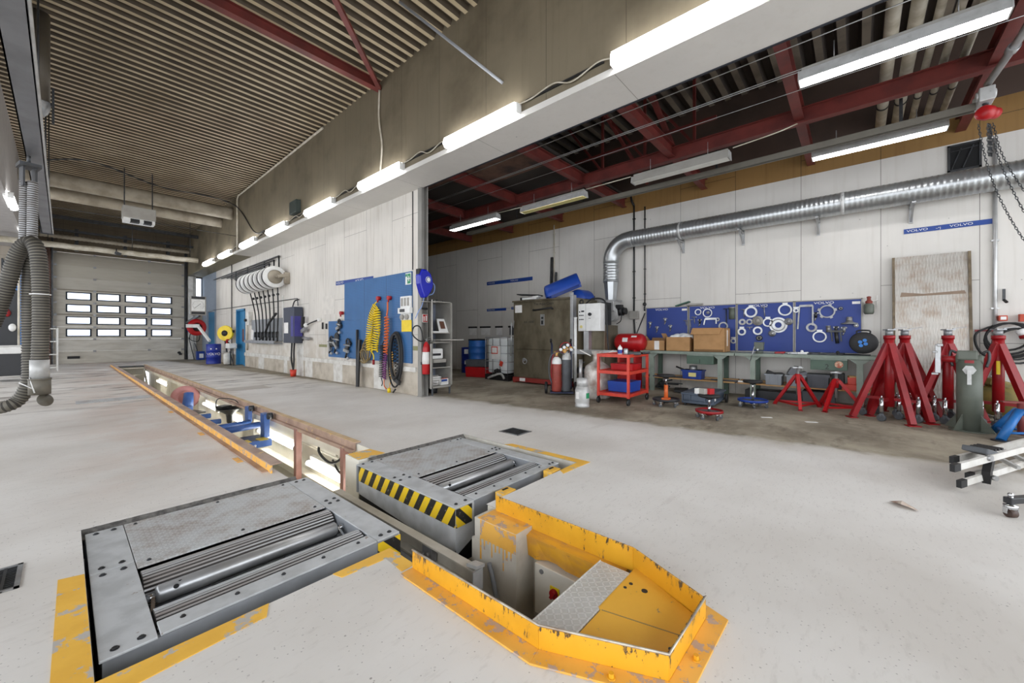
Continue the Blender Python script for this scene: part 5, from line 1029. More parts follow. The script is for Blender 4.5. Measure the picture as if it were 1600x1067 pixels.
# ---- spiral duct with elbow, reducer, fan
t = thing('spiral_duct', 'big silver spiral duct along the back wall, bending down to a fan', 'duct', (9.86, 2, 3.87))
def spiral(pts, r, pitch=.075):
    Q = resample(pts, pitch/4); return MB().tube(Q, r, 28, rads=[r + (.010 if i % 4 == 0 else 0) for i in range(len(Q))])
build('pipe', spiral([(9.86, 4.50, 3.87), (9.86, -4.5, 3.87)], .205), M['spiral'], t)
E_ = [(9.86, 4.52 + .52*sin(a), 3.35 + .52*cos(a)) for a in [PI/2*k/10 for k in range(11)]]
build('elbow', MB().tube([(9.86, 4.40, 3.87)] + E_ + [(9.86, 5.04, 3.3)], .21, 28), M['spiral'], t)
build('drop_pipe', spiral([(9.86, 5.04, 3.34), (9.86, 5.04, 2.80)], .205), M['spiral'], t)
build('reducer', MB().cyl((9.86, 5.04, 2.80), (9.86, 5.04, 2.28), .20, .15, n=8, smooth=False).cyl((9.86, 5.04, 2.84), (9.86, 5.04, 2.78), .212, n=28), M['spiral'], t)
for y in (3.2, .2, -2.6): build('joint_band', MB().cyl((9.86, y-.03, 3.87), (9.86, y+.03, 3.87), .214, n=28), M['silver'], t)
for k, y in enumerate((3.24, 1.93, .58, -.75)):
    mb = MB(); mb.bb(10.16, 10.2, y-.025, y+.025, 3.38, 3.72); mb.bb(9.66, 10.18, y-.025, y+.025, 3.63, 3.655); mb.bar((9.75, y, 3.63), (10.18, y, 3.4), .03, .02)
    solo('duct_bracket', ('steel bracket under the silver duct, nearest its elbow', 'second steel bracket under the silver duct from the elbow', 'third steel bracket under the silver duct from the elbow', 'steel bracket under the silver duct above the blue strip sign')[k], 'bracket', mb, M['inoxl'], 'brackets under the silver duct')
t = thing('extractor_fan', 'grey snail housing fan with a black motor under the silver duct', 'fan', (9.86, 5.0, 1.7))
mb = MB(); mb.bb(9.66, 10.06, 4.86, 5.24, 1.98, 2.27); mb.lathe([(0, -.14), (.24, -.14), (.24, .14), (0, .14)], (9.86, 5.03, 1.95), (1, 0, 0), 28); build('housing', mb, M['silver'], t, bv=.01)
build('flange', MB().bb(9.64, 10.08, 4.82, 5.26, 2.25, 2.29), M['inoxl'], t); build('motor', MB().cyl((9.86, 4.86, 1.98), (9.86, 4.68, 1.98), .12, n=20).box((9.80, 4.76, 2.1), (.16, .14, .1)).cyl((9.86, 4.68, 1.98), (9.86, 4.60, 1.98), .09, n=18), M['black'], t); build('cable', MB().tube(bez([(9.8, 4.7, 1.9), (9.78, 4.72, 1.72), (9.8, 4.85, 1.64)], 6), .012, 6), M['black'], t)
# ---- parts washer
t = thing('parts_washer', 'tall stained stainless parts washer cabinet on a red base', 'washing machine', (9.0, 6.4, 0))
wx0, wx1, wy0, wy1 = 8.45, 9.75, 5.42, 7.36
build('casing', MB().bb(wx0+.03, wx1, wy0, wy1, .16, 2.3), M['inox'], t, bv=.01); build('door', MB().bb(wx0, wx0+.04, wy0+.02, wy1-.02, .95, 2.25), M['inox'], t, bv=.008); build('lower_panel', MB().bb(wx0+.005, wx0+.04, wy0+.02, wy1-.02, .2, .93), M['inox'], t, bv=.006)
build('corner_post', MB().bb(wx0-.012, wx0+.16, wy0-.06, wy0+.02, .25, 2.36), M['inoxl'], t, bv=.006); build('top_edge', MB().bb(wx0-.02, wx1, wy0+.02, wy1+.02, 2.27, 2.31), M['inox'], t); build('side_panel', MB().bb(wx0+.16, wx1+.0, wy0-.012, wy0, .3, 2.28), M['inox'], t)
mb = MB(); mb.cyl((wx0-.05, 6.6, 2.01), (wx0-.05, 5.98, 2.06), .022, n=10)
for y in (6.6, 5.98): mb.cyl((wx0, y, 2.03), (wx0-.05, y, 2.03), .02, n=8)
build('handle', mb, M['black'], t); build('lock_plate', MB().bb(wx0-.012, wx0, 6.25, 6.38, 1.60, 1.90), M['inoxl'], t); build('lock', MB().cyl((wx0-.03, 6.31, 1.8), (wx0, 6.31, 1.8), .03).box((wx0-.02, 6.31, 1.68), (.03, .05, .1)), M['black'], t)
build('notice', MB().bb(wx0-.006, wx0, 7.03, 7.28, 1.97, 2.18), M['paper'], t); build('lettering', MB().text('The Aqua Clean', (wx0-.004, 6.28, 2.18), (0, -1, 0), (0, 0, 1), .10).text('AX - 4000', (wx0-.004, 6.78, 1.70), (0, -1, 0), (0, 0, 1), .085), M['blackp'], t)
build('latch', MB().cyl((wx0-.03, 6.95, .66), (wx0, 6.95, .66), .05).ring((wx0-.04, 6.9, .62), (1, 0, 0), .07, .012, 14, 6), M['inoxl'], t)
build('base_frame', MB().bb(wx0-.02, wx0+.08, wy0, wy1, .04, .16).bb(wx1-.1, wx1, wy0, wy1, .04, .16).bb(wx0, wx1, wy0, wy0+.1, .04, .16).bb(wx0, wx1, wy1-.1, wy1, .0, .16).bb(wx0, wx1, wy0+.2, wy0+.3, .0, .1), mk('base_red', '#8c2f28', .55), t); build('base_label', MB().bb(wx0-.025, wx0-.02, 6.9, 7.1, .055, .145), M['white'], t)
build('door_prop', MB().cyl((wx0-.05, 7.40, .75), (wx0-.02, 7.40, 1.7), .018).bar((wx0-.05, 7.42, 1.75), (wx0-.02, 7.33, 1.55), .012, .012).bar((wx0-.05, 7.28, 1.75), (wx0-.02, 7.33, 1.55), .012, .012), M['inoxl'], t)
t = thing('control_cabinet', 'light grey electrical control cabinet on a stalk beside the parts washer', 'control cabinet', (8.4, 4.9, 1.45)); cx0 = 8.30
build('body', MB().bb(cx0, cx0+.25, 4.52, 5.12, 1.44, 2.10), M['white'], t, bv=.012); build('door_gap', MB().bb(cx0-.002, cx0+.01, 4.905, 4.91, 1.44, 2.1), M['dgrey'], t); mb = MB()
for r in range(2):
    for c in range(3): mb.cyl((cx0, 5.07-.045*c, 1.82-.1*r), (cx0-.015, 5.07-.045*c, 1.82-.1*r), .014, n=10)
mb.bb(cx0-.006, cx0, 4.95, 5.03, 1.90, 1.935); mb.bb(cx0-.006, cx0, 5.06, 5.09, 1.89, 1.92); mb.bb(cx0-.006, cx0, 4.77, 4.83, 1.74, 1.75); build('button', mb, M['black'], t)
build('main_switch', MB().cyl((cx0, 4.79, 1.84), (cx0-.03, 4.79, 1.84), .04, n=16).box((cx0-.03, 4.78, 1.84), (.02, .09, .03)), M['black'], t); build('stop_button', MB().cyl((cx0, 5.03, 1.545), (cx0-.012, 5.03, 1.545), .036, n=16).cyl((cx0-.012, 5.03, 1.545), (cx0-.03, 5.03, 1.545), .02, n=12), M['offyel'], t)
build('stalk', MB().bb(8.36, 8.5, 4.86, 5.0, .98, 1.45), M['inoxl'], t); build('arm', MB().bb(8.3, 8.52, 4.1, 5.36, .88, .99), M['inoxl'], t); build('cable', MB().tube(bez([(8.45, 4.98, 2.12), (8.45, 4.8, 2.22), (8.5, 4.5, 2.14), (8.5, 4.45, 1.6), (8.48, 4.42, 1.2), (8.45, 4.38, .99)], 8), .02, 8), M['black'], t); build('loop', MB().ring((8.46, 5.12, 2.16), (1, 0, 0), .05, .02, 14, 6), M['black'], t)
t = thing('pump_unit', 'stainless tank and pump side of the washer under the control cabinet', 'pump', (9.2, 4.9, 0)); build('tank', MB().bb(9.0, 9.75, 4.78, 5.38, .5, 1.6), M['inox'], t, bv=.01); build('pump', MB().cyl((8.6, 5.0, .45), (8.6, 5.3, .45), .09, n=18).box((8.62, 5.1, .3), (.2, .3, .12)).tube([(8.6, 4.95, .45), (8.6, 4.85, .45), (8.6, 4.85, .7)], .03, 8), M['dsteel'], t); build('valve', MB().cyl((8.55, 5.2, .65), (8.55, 5.2, .5), .03).bar((8.5, 5.25, .66), (8.6, 5.1, .66), .03, .02), M['dsteel'], t)
for x, y in ((9.05, 4.83), (9.7, 4.83), (9.05, 5.33), (9.7, 5.33)): build('leg', MB().bb(x-.03, x+.03, y-.03, y+.03, 0, .5), M['inoxl'], t)
build('foot', MB().bb(8.5, 8.75, 4.9, 5.32, 0, .24), M['dgrey'], t)
t = thing('lid_rack', 'dark bracket and cable mess on the washer corner beside the blue barrels', 'rack', (9.4, 5.0, 2.3)); build('plate', MB().bb(9.3, 9.7, 5.44, 5.5, 2.312, 2.42).bb(9.3, 9.6, 4.9, 5.4, 1.602, 2.2), M['dsteel'], t)
# blue barrel halves and clutter on the washer
def half_barrel(c, ax, L, r, n=24):
    u, w, d = basis(ax); return None
for k, (x, y, z, L, dy, dz, lab) in enumerate(((8.66, 6.28, 2.33, .95, -.80, .36, 'big cut blue plastic barrel lying tilted on the parts washer'), (9.12, 5.70, 2.31, .5, -.1, .0, 'small cut blue barrel with a white label at the washer corner'))):
    t = thing('barrel_shell', lab, 'barrel', (x, y, z)); mb = MB(); d = Vector((.45 if k == 0 else .95, dy, dz)).normalized(); r = .35 if k == 0 else .27
    up = (Vector((0, 0, 1)) - d*d.z).normalized(); sd = d.cross(up); prf = [(0, -.05), (r*.5, -.04), (r*.85, -.0), (r*.97, .03), (r, .08), (r, L-.05), (r*.96, L), (r*.9, L), (r*.94, L-.06), (r*.94, .08), (r*.7, .04), (0, .03)]
    A0, n = Vector((x, y, z+.005)) + (Vector((0, 0, .0))), 20; vs = []; fs = []
    for rr, h in prf:
        for j in range(n+1): a = PI*j/n; vs.append(A0 + d*h + sd*rr*cos(a) + up*rr*sin(a))
    for i in range(len(prf)-1):
        for j in range(n): fs.append((i*(n+1)+j, i*(n+1)+j+1, (i+1)*(n+1)+j+1, (i+1)*(n+1)+j))
    mb.add(vs, fs, 0, True); zmin = min(v.z for v in mb.v); mb.xf(Matrix.Translation((0, 0, 2.312-zmin))); build('shell', mb, M['bluepl'], t)
    if k: build('label', MB().box((9.06, 5.80, 2.42), (.006, .15, .16), -.1), M['paper'], t)
t = thing('tool_tray', 'black tray with white boxes lying on top of the parts washer', 'tray', (8.8, 7.0, 2.31)); build('tray', MB().box((8.75, 7.0, 2.36), (.3, .45, .09), .1).box((8.7, 6.95, 2.47), (.3, .7, .03), .15, rx=.08), M['black'], t, bv=.008); build('box', MB().box((8.6, 6.85, 2.36), (.12, .5, .06), .05).box((8.62, 6.65, 2.40), (.12, .22, .05), -.1), M['white'], t, bv=.006)
# ---- tank, drums, bins at the dark end
t = thing('water_tank', 'caged white plastic tank beside the parts washer', 'tank', (9.2, 8.1, 0)); tx, ty = 8.95, 8.05
build('vessel', MB().bb(tx-.40, tx+.5, ty-.38, ty+.42, .2, 1.24), M['ibc'], t, bv=.06, seg=3); mb = MB()
for z in (.3, .55, .8, 1.03, 1.27): mb.tube([(tx-.45, ty-.44, z), (tx-.45, ty+.47, z), (tx+.55, ty+.47, z), (tx+.55, ty-.44, z)], .012, 6, closed=True)
for k in range(4): y = ty-.44+.91*k/3; mb.cyl((tx-.45, y, .15), (tx-.45, y, 1.28), .011, n=6)
for k in range(4): x = tx-.45+1.0*k/3; mb.cyl((x, ty-.44, .15), (x, ty-.44, 1.28), .011, n=6)
build('cage', mb, M['steel'], t); build('pallet', MB().bb(tx-.46, tx+.56, ty-.46, ty+.48, .10, .16).bb(tx-.46, tx-.3, ty-.46, ty+.48, 0, .1).bb(tx+.4, tx+.56, ty-.46, ty+.48, 0, .1), M['black'], t)
build('placard', MB().bb(tx-.47, tx-.462, ty-.16, ty+.2, .62, 1.02), M['paper'], t); build('placard_border', MB().bb(tx-.474, tx-.47, ty-.06, ty+.2, .78, 1.0), M['redcart'], t); build('placard_field', MB().bb(tx-.478, tx-.474, ty-.03, ty+.17, .81, .97), M['paper'], t); build('tap', MB().cyl((tx-.4, ty, .3), (tx-.52, ty, .27), .05).box((tx-.47, ty-.12, .28), (.1, .06, .1)), M['black'], t); build('tap_cap', MB().box((tx-.47, ty-.2, .5), (.03, .1, .14), 0, rx=.4), M['redcart'], t); build('hose', MB().tube(bez([(tx-.5, ty+.3, .05), (tx-.55, ty+.1, .12), (tx-.5, ty-.2, .2), (tx-.52, ty-.36, .08)], 6), .035, 8), M['silver'], t)
def drum(x, y, lab, col, h=.9, r=.29, z=.002, extra=None):
    t = thing('oil_drum', lab, 'drum', (x, y, z)); build('body', MB().lathe([(0, .0), (r, .0), (r+.007, .01), (r, .03), (r, h*.33), (r+.01, h*.345), (r, h*.36), (r, h*.66), (r+.01, h*.675), (r, h*.69), (r, h-.03), (r+.007, h-.01), (r, h), (r-.02, h-.02), (0, h-.02)], (x, y, z), n=30), col, t); return t
t = drum(9.62, 10.45, 'dark blue drum with white labels next to the yellow tool handle', M['bluedrum']); d = Vector((-9.62, -10.45, 0)).normalized(); c = Vector((9.62, 10.45, 0)); rz = math.atan2(d.y, d.x)+PI/2; s = Vector((-d.y, d.x, 0))
build('label', MB().box(c + d*.30 - s*.12 + Vector((0, 0, .76)), (.14, .012, .16), rz).box(c + d*.30 - s*.12 + Vector((0, 0, .38)), (.12, .012, .13), rz), M['paper'], t)
t = drum(9.15, 9.55, 'bright blue plastic drum standing in a grey and red bin', mk('drum_light_blue', '#2a66b4', .45), h=.62, r=.30, z=.545); build('lid', MB().lathe([(0, 0), (.31, 0), (.31, .04), (0, .05)], (9.15, 9.55, 1.165), n=26), M['black'], t)
t = drum(9.62, 8.98, 'royal blue drum with white lettering behind the red bin', M['bluedrum'], h=1.08); d = Vector((-9.62, -8.98, 0)).normalized(); c = Vector((9.62, 8.98, 0)); build('lettering', MB().text('VOLVO', c + d*.302 - Vector((-d.y, d.x, 0))*-.1 + Vector((0, 0, .82)), (0, 0, 1), (d.y, -d.x, 0), .09), M['white'], t)
t = thing('waste_bin', 'red bin with a grey crate set on it, in front of the blue drums', 'bin', (8.85, 9.1, 0)); build('body', MB().box((8.95, 9.1, .16), (.6, .92, .32), .35, taper=1.05), M['red'], t, bv=.015); build('upper_crate', MB().box((9.0, 9.12, .44), (.62, .95, .22), .35, taper=1.04), M['dgrey'], t, bv=.015)
t = thing('broom', 'yellow handled tools leaning in the corner behind the grey cabinet', 'broom', (8.9, 11.6, 0))
for a, b in (((8.6, 12.0, .1), (8.75, 11.7, 1.55)), ((8.7, 11.6, .1), (8.85, 11.75, 1.2))): build('handle', MB().cyl(a, b, .022, n=8), M['wood'], t)
build('grip', MB().cyl((8.75, 11.7, 1.5), (8.765, 11.67, 1.7), .03, n=8), M['black'], t); build('head', MB().box((8.62, 11.95, .08), (.12, .4, .12), .4), M['black'], t)
# wall strips and sheets at the dark end
for k, (y0, y1, z0, z1, tx_, lab) in enumerate(((10.14, 8.03, 3.15, 3.27, 2, 'long blue strip sign high on the back wall left of the washer'), (10.14, 9.2, 2.2, 2.29, 1, 'shorter blue strip sign with a pointed end, below the long one'), (8.95, 8.3, 2.22, 2.31, 1, 'short blue strip sign half hidden by the parts washer'))):
    t = thing('blue_strip_sign', lab, 'sign', (XW, (y0+y1)/2, z0)); build('panel', MB().bb(XW-.015, XW-.003, y1, y0, z0, z1), M['signblue'], t); mb = MB()
    for i in range(tx_): mb.text('VOLVO', (XW-.017, y0-.22-i*1.1, (z0+z1)/2), (0, -1, 0), (0, 0, 1), .07, sx=1.5)
    build('lettering', mb, M['white'], t)
t = thing('blue_strip_sign', 'blue strip sign with white lettering below the silver duct on the right', 'sign', (XW, -1.2, 3.2)); build('panel', MB().bb(XW-.015, XW-.003, -1.71, -.66, 3.2, 3.285), M['signblue'], t); build('lettering', MB().text('VOLVO', (XW-.017, -.83, 3.243), (0, -1, 0), (0, 0, 1), .058, sx=1.4).text('VOLVO', (XW-.017, -1.36, 3.243), (0, -1, 0), (0, 0, 1), .058, sx=1.4).text('~^J', (XW-.017, -1.09, 3.235), (0, -1, 0), (0, 0, 1), .05), M['white'], t)
for k, (y0, y1, lab) in enumerate(((11.14, 10.66, 'first notice under a black strip, nearest the yellow tool handles'), (10.51, 9.95, 'second notice under a black strip, above the bright blue drum'), (9.73, 9.36, 'third notice under a black strip, above the caged tank'), (9.1, 8.7, 'black strip and dark notice beside the parts washer'))):
    t = thing('wall_notice', lab, 'notice', (XW, (y0+y1)/2, 1.4), 0, 'notices on the dark end of the wall'); build('strip', MB().bb(XW-.02, XW-.003, y1, y0, 1.60, 1.66), M['black'], t); build('sheet', MB().bb(XW-.008, XW-.003, y1+.04, y0-.06, 1.34, 1.6), M['paper'] if k < 3 else M['dgrey'], t)
# ---- cylinder trolley, bottles
t = thing('cylinder_trolley', 'blue two wheeled cylinder trolley by the parts washer', 'hand truck', (7.6, 5.0, 0)); d = Vector((.58, -.81, 0))
def q(a, b, z): p = Vector((7.40, 5.02, 0)) + d*a + Vector((.81, .58, 0))*b; return (p.x, p.y, z)
fr = mk('trolley_blue', '#2a3350', .5)
for s in (-.2, .24): build('side_rail', MB().tube(bez([q(s, .18, .1), q(s, .18, .7), q(s, .2, 1.0), q(s, .1, 1.12), q(s-.02, -.05, 1.2)], 6), .022, 8), fr, t)
build('base', MB().prism([q(-.24, -.16, .05), q(.28, -.16, .05), q(.28, .2, .05), q(-.24, .2, .05)], (0, 0, .02)), fr, t); build('cross_bar', MB().cyl(q(-.2, .18, .45), q(.24, .18, .45), .016).cyl(q(-.2, .18, .8), q(.24, .18, .8), .016), fr, t)
for s, l in ((-.33, 0), (.34, 1)):
    w_ = build('wheel', MB().ring(q(s, .12, .14), d, .105, .035, 24, 10), M['black'], t); build('wheel_rim', MB().lathe([(0, -.03), (.085, -.03), (.085, .03), (0, .03)], q(s, .12, .14), d, 18), M['redst'], w_); 
build('grip', MB().cyl(q(-.22, -.03, 1.19), q(-.22, -.14, 1.24), .025).cyl(q(.22, -.03, 1.19), q(.22, -.14, 1.24), .025), M['black'], t)
def bottle(x, y, r, h, mats, lab, name='gas_cylinder', z=.072):
    t = thing(name, lab, 'gas cylinder', (x, y, z)); build('body', MB().lathe([(0, 0), (r*.9, 0), (r, .03), (r, h*.80), (r*.85, h*.90), (r*.4, h*.97), (.03, h), (0, h)], (x, y, z), n=28), mats, t); return t
p = q(-.09, .02, 0); t = bottle(p[0], p[1], .11, .80, M['rust'], 'rusty red gas cylinder on the blue trolley'); build('valve', MB().cyl((p[0], p[1], .87), (p[0], p[1], .97), .03).cyl((p[0]-.04, p[1]+.03, .95), (p[0]+.05, p[1]-.04, .95), .02), M['yelw'], t); build('shoulder', MB().lathe([(.112, .62), (.112, .68), (.09, .74), (.04, .78)], (p[0], p[1], .072), n=24), M['white'], t)
p2 = q(.13, .02, 0); t = bottle(p2[0], p2[1], .10, .92, M['dgrey'], 'slim dark gas cylinder on the blue trolley behind the rusty one'); build('valve', MB().cyl((p2[0], p2[1], .99), (p2[0], p2[1], 1.08), .03), M['yelw'], t); build('shoulder', MB().lathe([(.102, .72), (.102, .76), (.085, .84), (.04, .9)], (p2[0], p2[1], .072), n=24), M['silver'], t)
t = thing('gauge_set', 'brass gas regulators with dials and coiled hoses on the cylinder trolley', 'regulator', (7.42, 4.95, 1.0)); mb = MB()
for i in range(5): a = i*1.3; mb.cyl((7.40+.05*i-.06, 4.98-.06*i, 1.02+.05*(i % 3)), (7.36+.05*i-.06, 4.95-.06*i, 1.02+.05*(i % 3)), .035, n=14)
build('dial', mb, M['inoxl'], t); build('regulator_body', MB().sphere((7.42, 4.93, .99), .05, 10).sphere((7.5, 4.82, 1.04), .05, 10).cyl((7.38, 4.98, 1.0), (7.54, 4.78, 1.05), .02), M['yelw'], t); build('hose', MB().ring((7.44, 4.92, 1.05), (.6, .8, .2), .13, .012, 24, 6).tube(bez([(7.4, 5.0, 1.0), (7.3, 5.15, .9), (7.28, 5.2, .5), (7.33, 5.16, .2)], 8), .014, 6), M['redst'], t); build('hose', MB().ring((7.43, 4.94, 1.02), (.7, .7, -.2), .11, .012, 24, 6).tube(bez([(7.4, 5.0, 1.0), (7.25, 5.2, .85), (7.25, 5.22, .4), (7.35, 5.12, .12)], 8), .014, 6), M['dgrey'], t)
solo('white_tube', 'white upright pole standing behind the cylinder trolley', 'pole', MB().cyl((7.95, 4.98, .0), (7.95, 4.98, 1.75), .035, n=12).cyl((7.95, 4.98, 1.74), (7.95, 4.98, 1.76), .045, n=12), M['white'])
x, y = 6.42, 3.87; t = thing('propane_bottle', 'silver propane bottle with green label on the floor by the red cart', 'gas bottle', (x, y, 0))
build('body', MB().lathe([(.12, .0), (.135, .0), (.135, .04), (.125, .05), (.135, .09), (.135, .30), (.11, .38), (.05, .41), (0, .41)], (x, y, .002), n=30), M['silver'], t); build('collar', MB().lathe([(.10, .38), (.105, .38), (.105, .53), (.098, .53), (.095, .40)], (x, y, .002), n=26), M['silver'], t); build('valve', MB().cyl((x, y, .41), (x, y, .48), .025), M['steel'], t)
dd = Vector((-x, -y, 0)).normalized(); build('label', MB().lathe([(.1365, .17), (.1365, .27)], (x, y, 0), n=8, ang=.7, a0=.55, u=(dd.x, dd.y, 0)), M['signgreen'], t); build('paper_label', MB().lathe([(.1365, .16), (.1365, .29)], (x, y, 0), n=8, ang=.55, a0=-1.0, u=(dd.x, dd.y, 0)), M['paper'], t)
x, y = 7.55, 4.18; t = thing('pressure_vessel', 'dented white and rust pressure vessel behind the red cart', 'tank', (x, y, 0)); build('body', MB().lathe([(0, .0), (.26, .0), (.28, .04), (.28, .58), (.25, .68), (.16, .74), (.1, .78), (.09, .9), (.13, 1.0), (.12, 1.0), (.08, .9)], (x, y, .002), n=28), mk('vessel_white', '#cfcbc4', .4, .3, col2='#7d5a4a', amt=.8, scale=4, chip='#8c4034', chipamt=.66), t); build('handle', MB().bar((x-.1, y+.1, .9), (x-.22, y+.3, 1.02), .05, .02).bar((x+.1, y-.1, .9), (x+.2, y-.28, 1.02), .05, .02), M['whitep'], t); build('pipe', MB().cyl((x-.25, y+.26, .3), (x-.25, y+.26, .82), .04), M['inoxl'], t)
# ---- red service cart
t = thing('service_cart', 'orange red three shelf steel cart on casters', 'cart', (7.2, 3.5, 0), R_(0)); o = Vector((7.04, 3.80, 0)); ex = Vector((.26, -.62, 0)).normalized(); ey = Vector((ex.y*-1, ex.x, 0))
W_, D_ = .62, .95; ex = Vector((.03, -1, 0)).normalized(); ey = Vector((1, .03, 0)).normalized(); o = Vector((7.02, 3.86, 0))
def C3(a, b, z): p = o + ex*a + ey*b; return (p.x, p.y, z)
def slab(mb, a0, a1, b0, b1, z0, z1): return mb.prism([C3(a0, b0, z0), C3(a1, b0, z0), C3(a1, b1, z0), C3(a0, b1, z0)], (0, 0, z1-z0))
for a in (0, W_): 
    for b in (0, D_): build('corner_post', slab(MB(), a-.022, a+.022, b-.022, b+.022, .14, .97), M['redcart'], t)
for z, l in ((.945, 'top_shelf'), (.62, 'middle_shelf'), (.19, 'bottom_shelf')):
    mb = MB(); slab(mb, -.02, W_+.02, -.02, D_+.02, z, z+.012); slab(mb, -.02, W_+.02, -.025, -.013, z-.03, z+.03); slab(mb, -.02, W_+.02, D_+.013, D_+.025, z-.03, z+.03); slab(mb, -.025, -.013, -.02, D_+.02, z-.03, z+.03); slab(mb, W_+.013, W_+.025, -.02, D_+.02, z-.03, z+.03); build(l, mb, M['redcart'], t)
for a in (0, W_):
    for b in (0, D_): build('caster', MB().cyl(C3(a-.018, b, .062), C3(a+.018, b, .062), .06, n=16).prism([C3(a-.026, b-.03, .06), C3(a+.026, b-.03, .06), C3(a+.026, b+.02, .14), C3(a-.026, b+.02, .14)], (0, 0, .004)), M['dsteel'], t)
t = thing('spray_can', 'white spray can with blue label on the red cart', 'can', (7.2, 3.4, .96)); p = C3(.12+.36, .1, .958); p = C3(.40, .12, .959); build('body', MB().lathe([(0, 0), (.045, 0), (.045, .13), (.03, .16), (.012, .17), (.012, .19), (0, .19)], p, n=18), M['white'], t); build('label', MB().lathe([(.0458, .03), (.0458, .1)], p, n=18), M['blue'], t)
p = C3(.5, .16, .959); solo('glass_jar', 'small clear jar beside the spray can on the red cart', 'jar', MB().lathe([(0, 0), (.04, 0), (.045, .02), (.045, .1), (.03, .13), (0, .13)], p, n=16), M['inoxl'])
p = C3(.62, .3, 1.0); mb = MB().box((p[0], p[1], .99), (.2, .24, .06), .4).cyl((p[0]+.1, p[1]-.1, .99), (p[0]+.24, p[1]-.2, 1.0), .025); solo('grinder', 'dark hand tool lying on the red cart', 'tool', mb, M['dsteel'], bv=.01)
p = C3(.31, .42, .2); solo('tote_box', 'blue plastic tote on the bottom of the red cart', 'box', MB().box((p[0]+.1, p[1], .314), (.5, .46, .21), 0, taper=1.06), M['bluepl'], bv=.012)
p = C3(.31, .5, .63); solo('tote_box', 'red plastic tote on the middle shelf of the red cart', 'box', MB().box((p[0]+.1, p[1], .70), (.4, .46, .13), 0, taper=1.06), M['red'], bv=.01)
# red tank behind the cart
t = thing('air_tank', 'red horizontal tank with white stickers at the end of the workbench', 'tank', (9.4, 4.55, .96)); c = Vector((9.5, 4.32, 1.16)); ax = Vector((0, -1, 0)); build('shell', MB().lathe([(0, -.40), (.12, -.39), (.20, -.33), (.22, -.27), (.22, .27), (.20, .33), (.12, .39), (0, .40)], c, ax, 28), M['red'], t); build('stand', MB().bb(9.3, 9.7, 4.1, 4.15, .6, .98).bb(9.3, 9.7, 4.5, 4.55, .6, .98), M['red'], t); build('sticker', MB().lathe([(.2215, -.12), (.2215, .02)], c, ax, 8, ang=.5, a0=0, u=(-.8, 0, .5)).lathe([(.2215, .1), (.2215, .24)], c, ax, 8, ang=.25, a0=-.3, u=(-.8, 0, .5)), M['paper'], t); [build('leg_frame', MB().bb(x_, x_+.04, 4.1, 4.55, 0, .6), M['red'], t) for x_ in (9.3, 9.66)]
solo('crow_bar', 'long dark pry bar leaning from the red tank to the wall', 'bar', MB().cyl((9.75, 4.42, 1.0), (10.12, 4.2, 1.92), .016, n=8).cyl((9.71, 4.45, .97), (9.75, 4.42, 1.02), .03, n=8), M['dsteel'])
# ---- workbenches
def bench(y0, y1, lab, legs, dr):
    t = thing('workbench', lab, 'workbench', (9.8, (y0+y1)/2, 0)); x0, x1 = 9.40, 10.10
    build('worktop', MB().bb(x0, x1, y0, y1, .90, .965), M['green'], t, bv=.006)
    for y in legs:
        mb = MB(); mb.bb(x0+.04, x0+.12, y-.045, y+.045, .0, .82); mb.prism([(x0+.04, y-.05, .82), (x0+.04, y+.05, .82), (x0+.04, y+.15, .9), (x0+.04, y-.15, .9)], (.08, 0, 0)); build('leg', mb, M['green'], t)
        build('leg', MB().bb(x1-.12, x1-.04, y-.045, y+.045, 0, .9), M['dgreen'], t)
    d = build('drawer', MB().bb(x0+.0, x0+.5, dr[0], dr[1], .69, .885), M['dgreen'], t, bv=.006); build('drawer_lip', MB().bb(x0-.012, x0+.02, dr[0], dr[1], .88, .90), M['green'], d)
    build('drawer_mark', MB().text(dr[2], (x0-.003, (dr[0]+dr[1])/2 + dr[3], .75), (0, -1, 0), (0, 0, 1), .13), M['black'], d)
    build('shelf', MB().bb(x0+.15, x0+.42, y0+.02, y1-.02, .30, .325), M['wood'], t); build('shelf', MB().bb(x1-.22, x1-.08, y0+.02, y1-.02, .33, .36), M['wood'], t); build('shelf_bearer', MB().bb(x0+.12, x1-.1, legs[0]-.02, legs[0]+.02, .27, .30).bb(x0+.12, x1-.1, legs[1]-.02, legs[1]+.02, .27, .30), M['green'], t)
    return t
bench(1.955, 4.02, 'green steel workbench carrying the cardboard boxes', (3.75, 2.24), (2.36, 2.92, '1', 0)); 
t = bench(-.30, 1.945, 'green steel workbench with vice and cable reel', (1.62, -.05), (.12, .66, '2', .02))
# emblem on drawer 2: reddish swirl badge
d = [c for c in t.children if c.name.startswith('drawer')][0]; mb = MB(); mb.cyl((9.398, .24, .80), (9.396, .24, .80), .062, n=18); build('drawer_badge', mb, mk('badge_rust', '#a8452f', .6, col2='#d9c7a8', amt=.9, scale=28), d)
# vice
t = thing('bench_vice', 'small green vice bolted on the workbench edge', 'vice', (9.45, 1.51, .965)); build('base', MB().cyl((9.5, 1.51, .966), (9.5, 1.51, 1.02), .07, n=16), M['vice'], t); build('body', MB().box((9.52, 1.5, 1.09), (.2, .12, .12)).box((9.5, 1.5, 1.17), (.08, .16, .05)), M['vice'], t, bv=.012); build('jaw', MB().box((9.37, 1.5, 1.12), (.06, .16, .16)), M['vice'], t, bv=.01); build('screw_handle', MB().cyl((9.36, 1.5, 1.05), (9.26, 1.5, 1.05), .016).cyl((9.27, 1.56, 1.11), (9.27, 1.63, .82), .009, n=8), M['inoxl'], t)
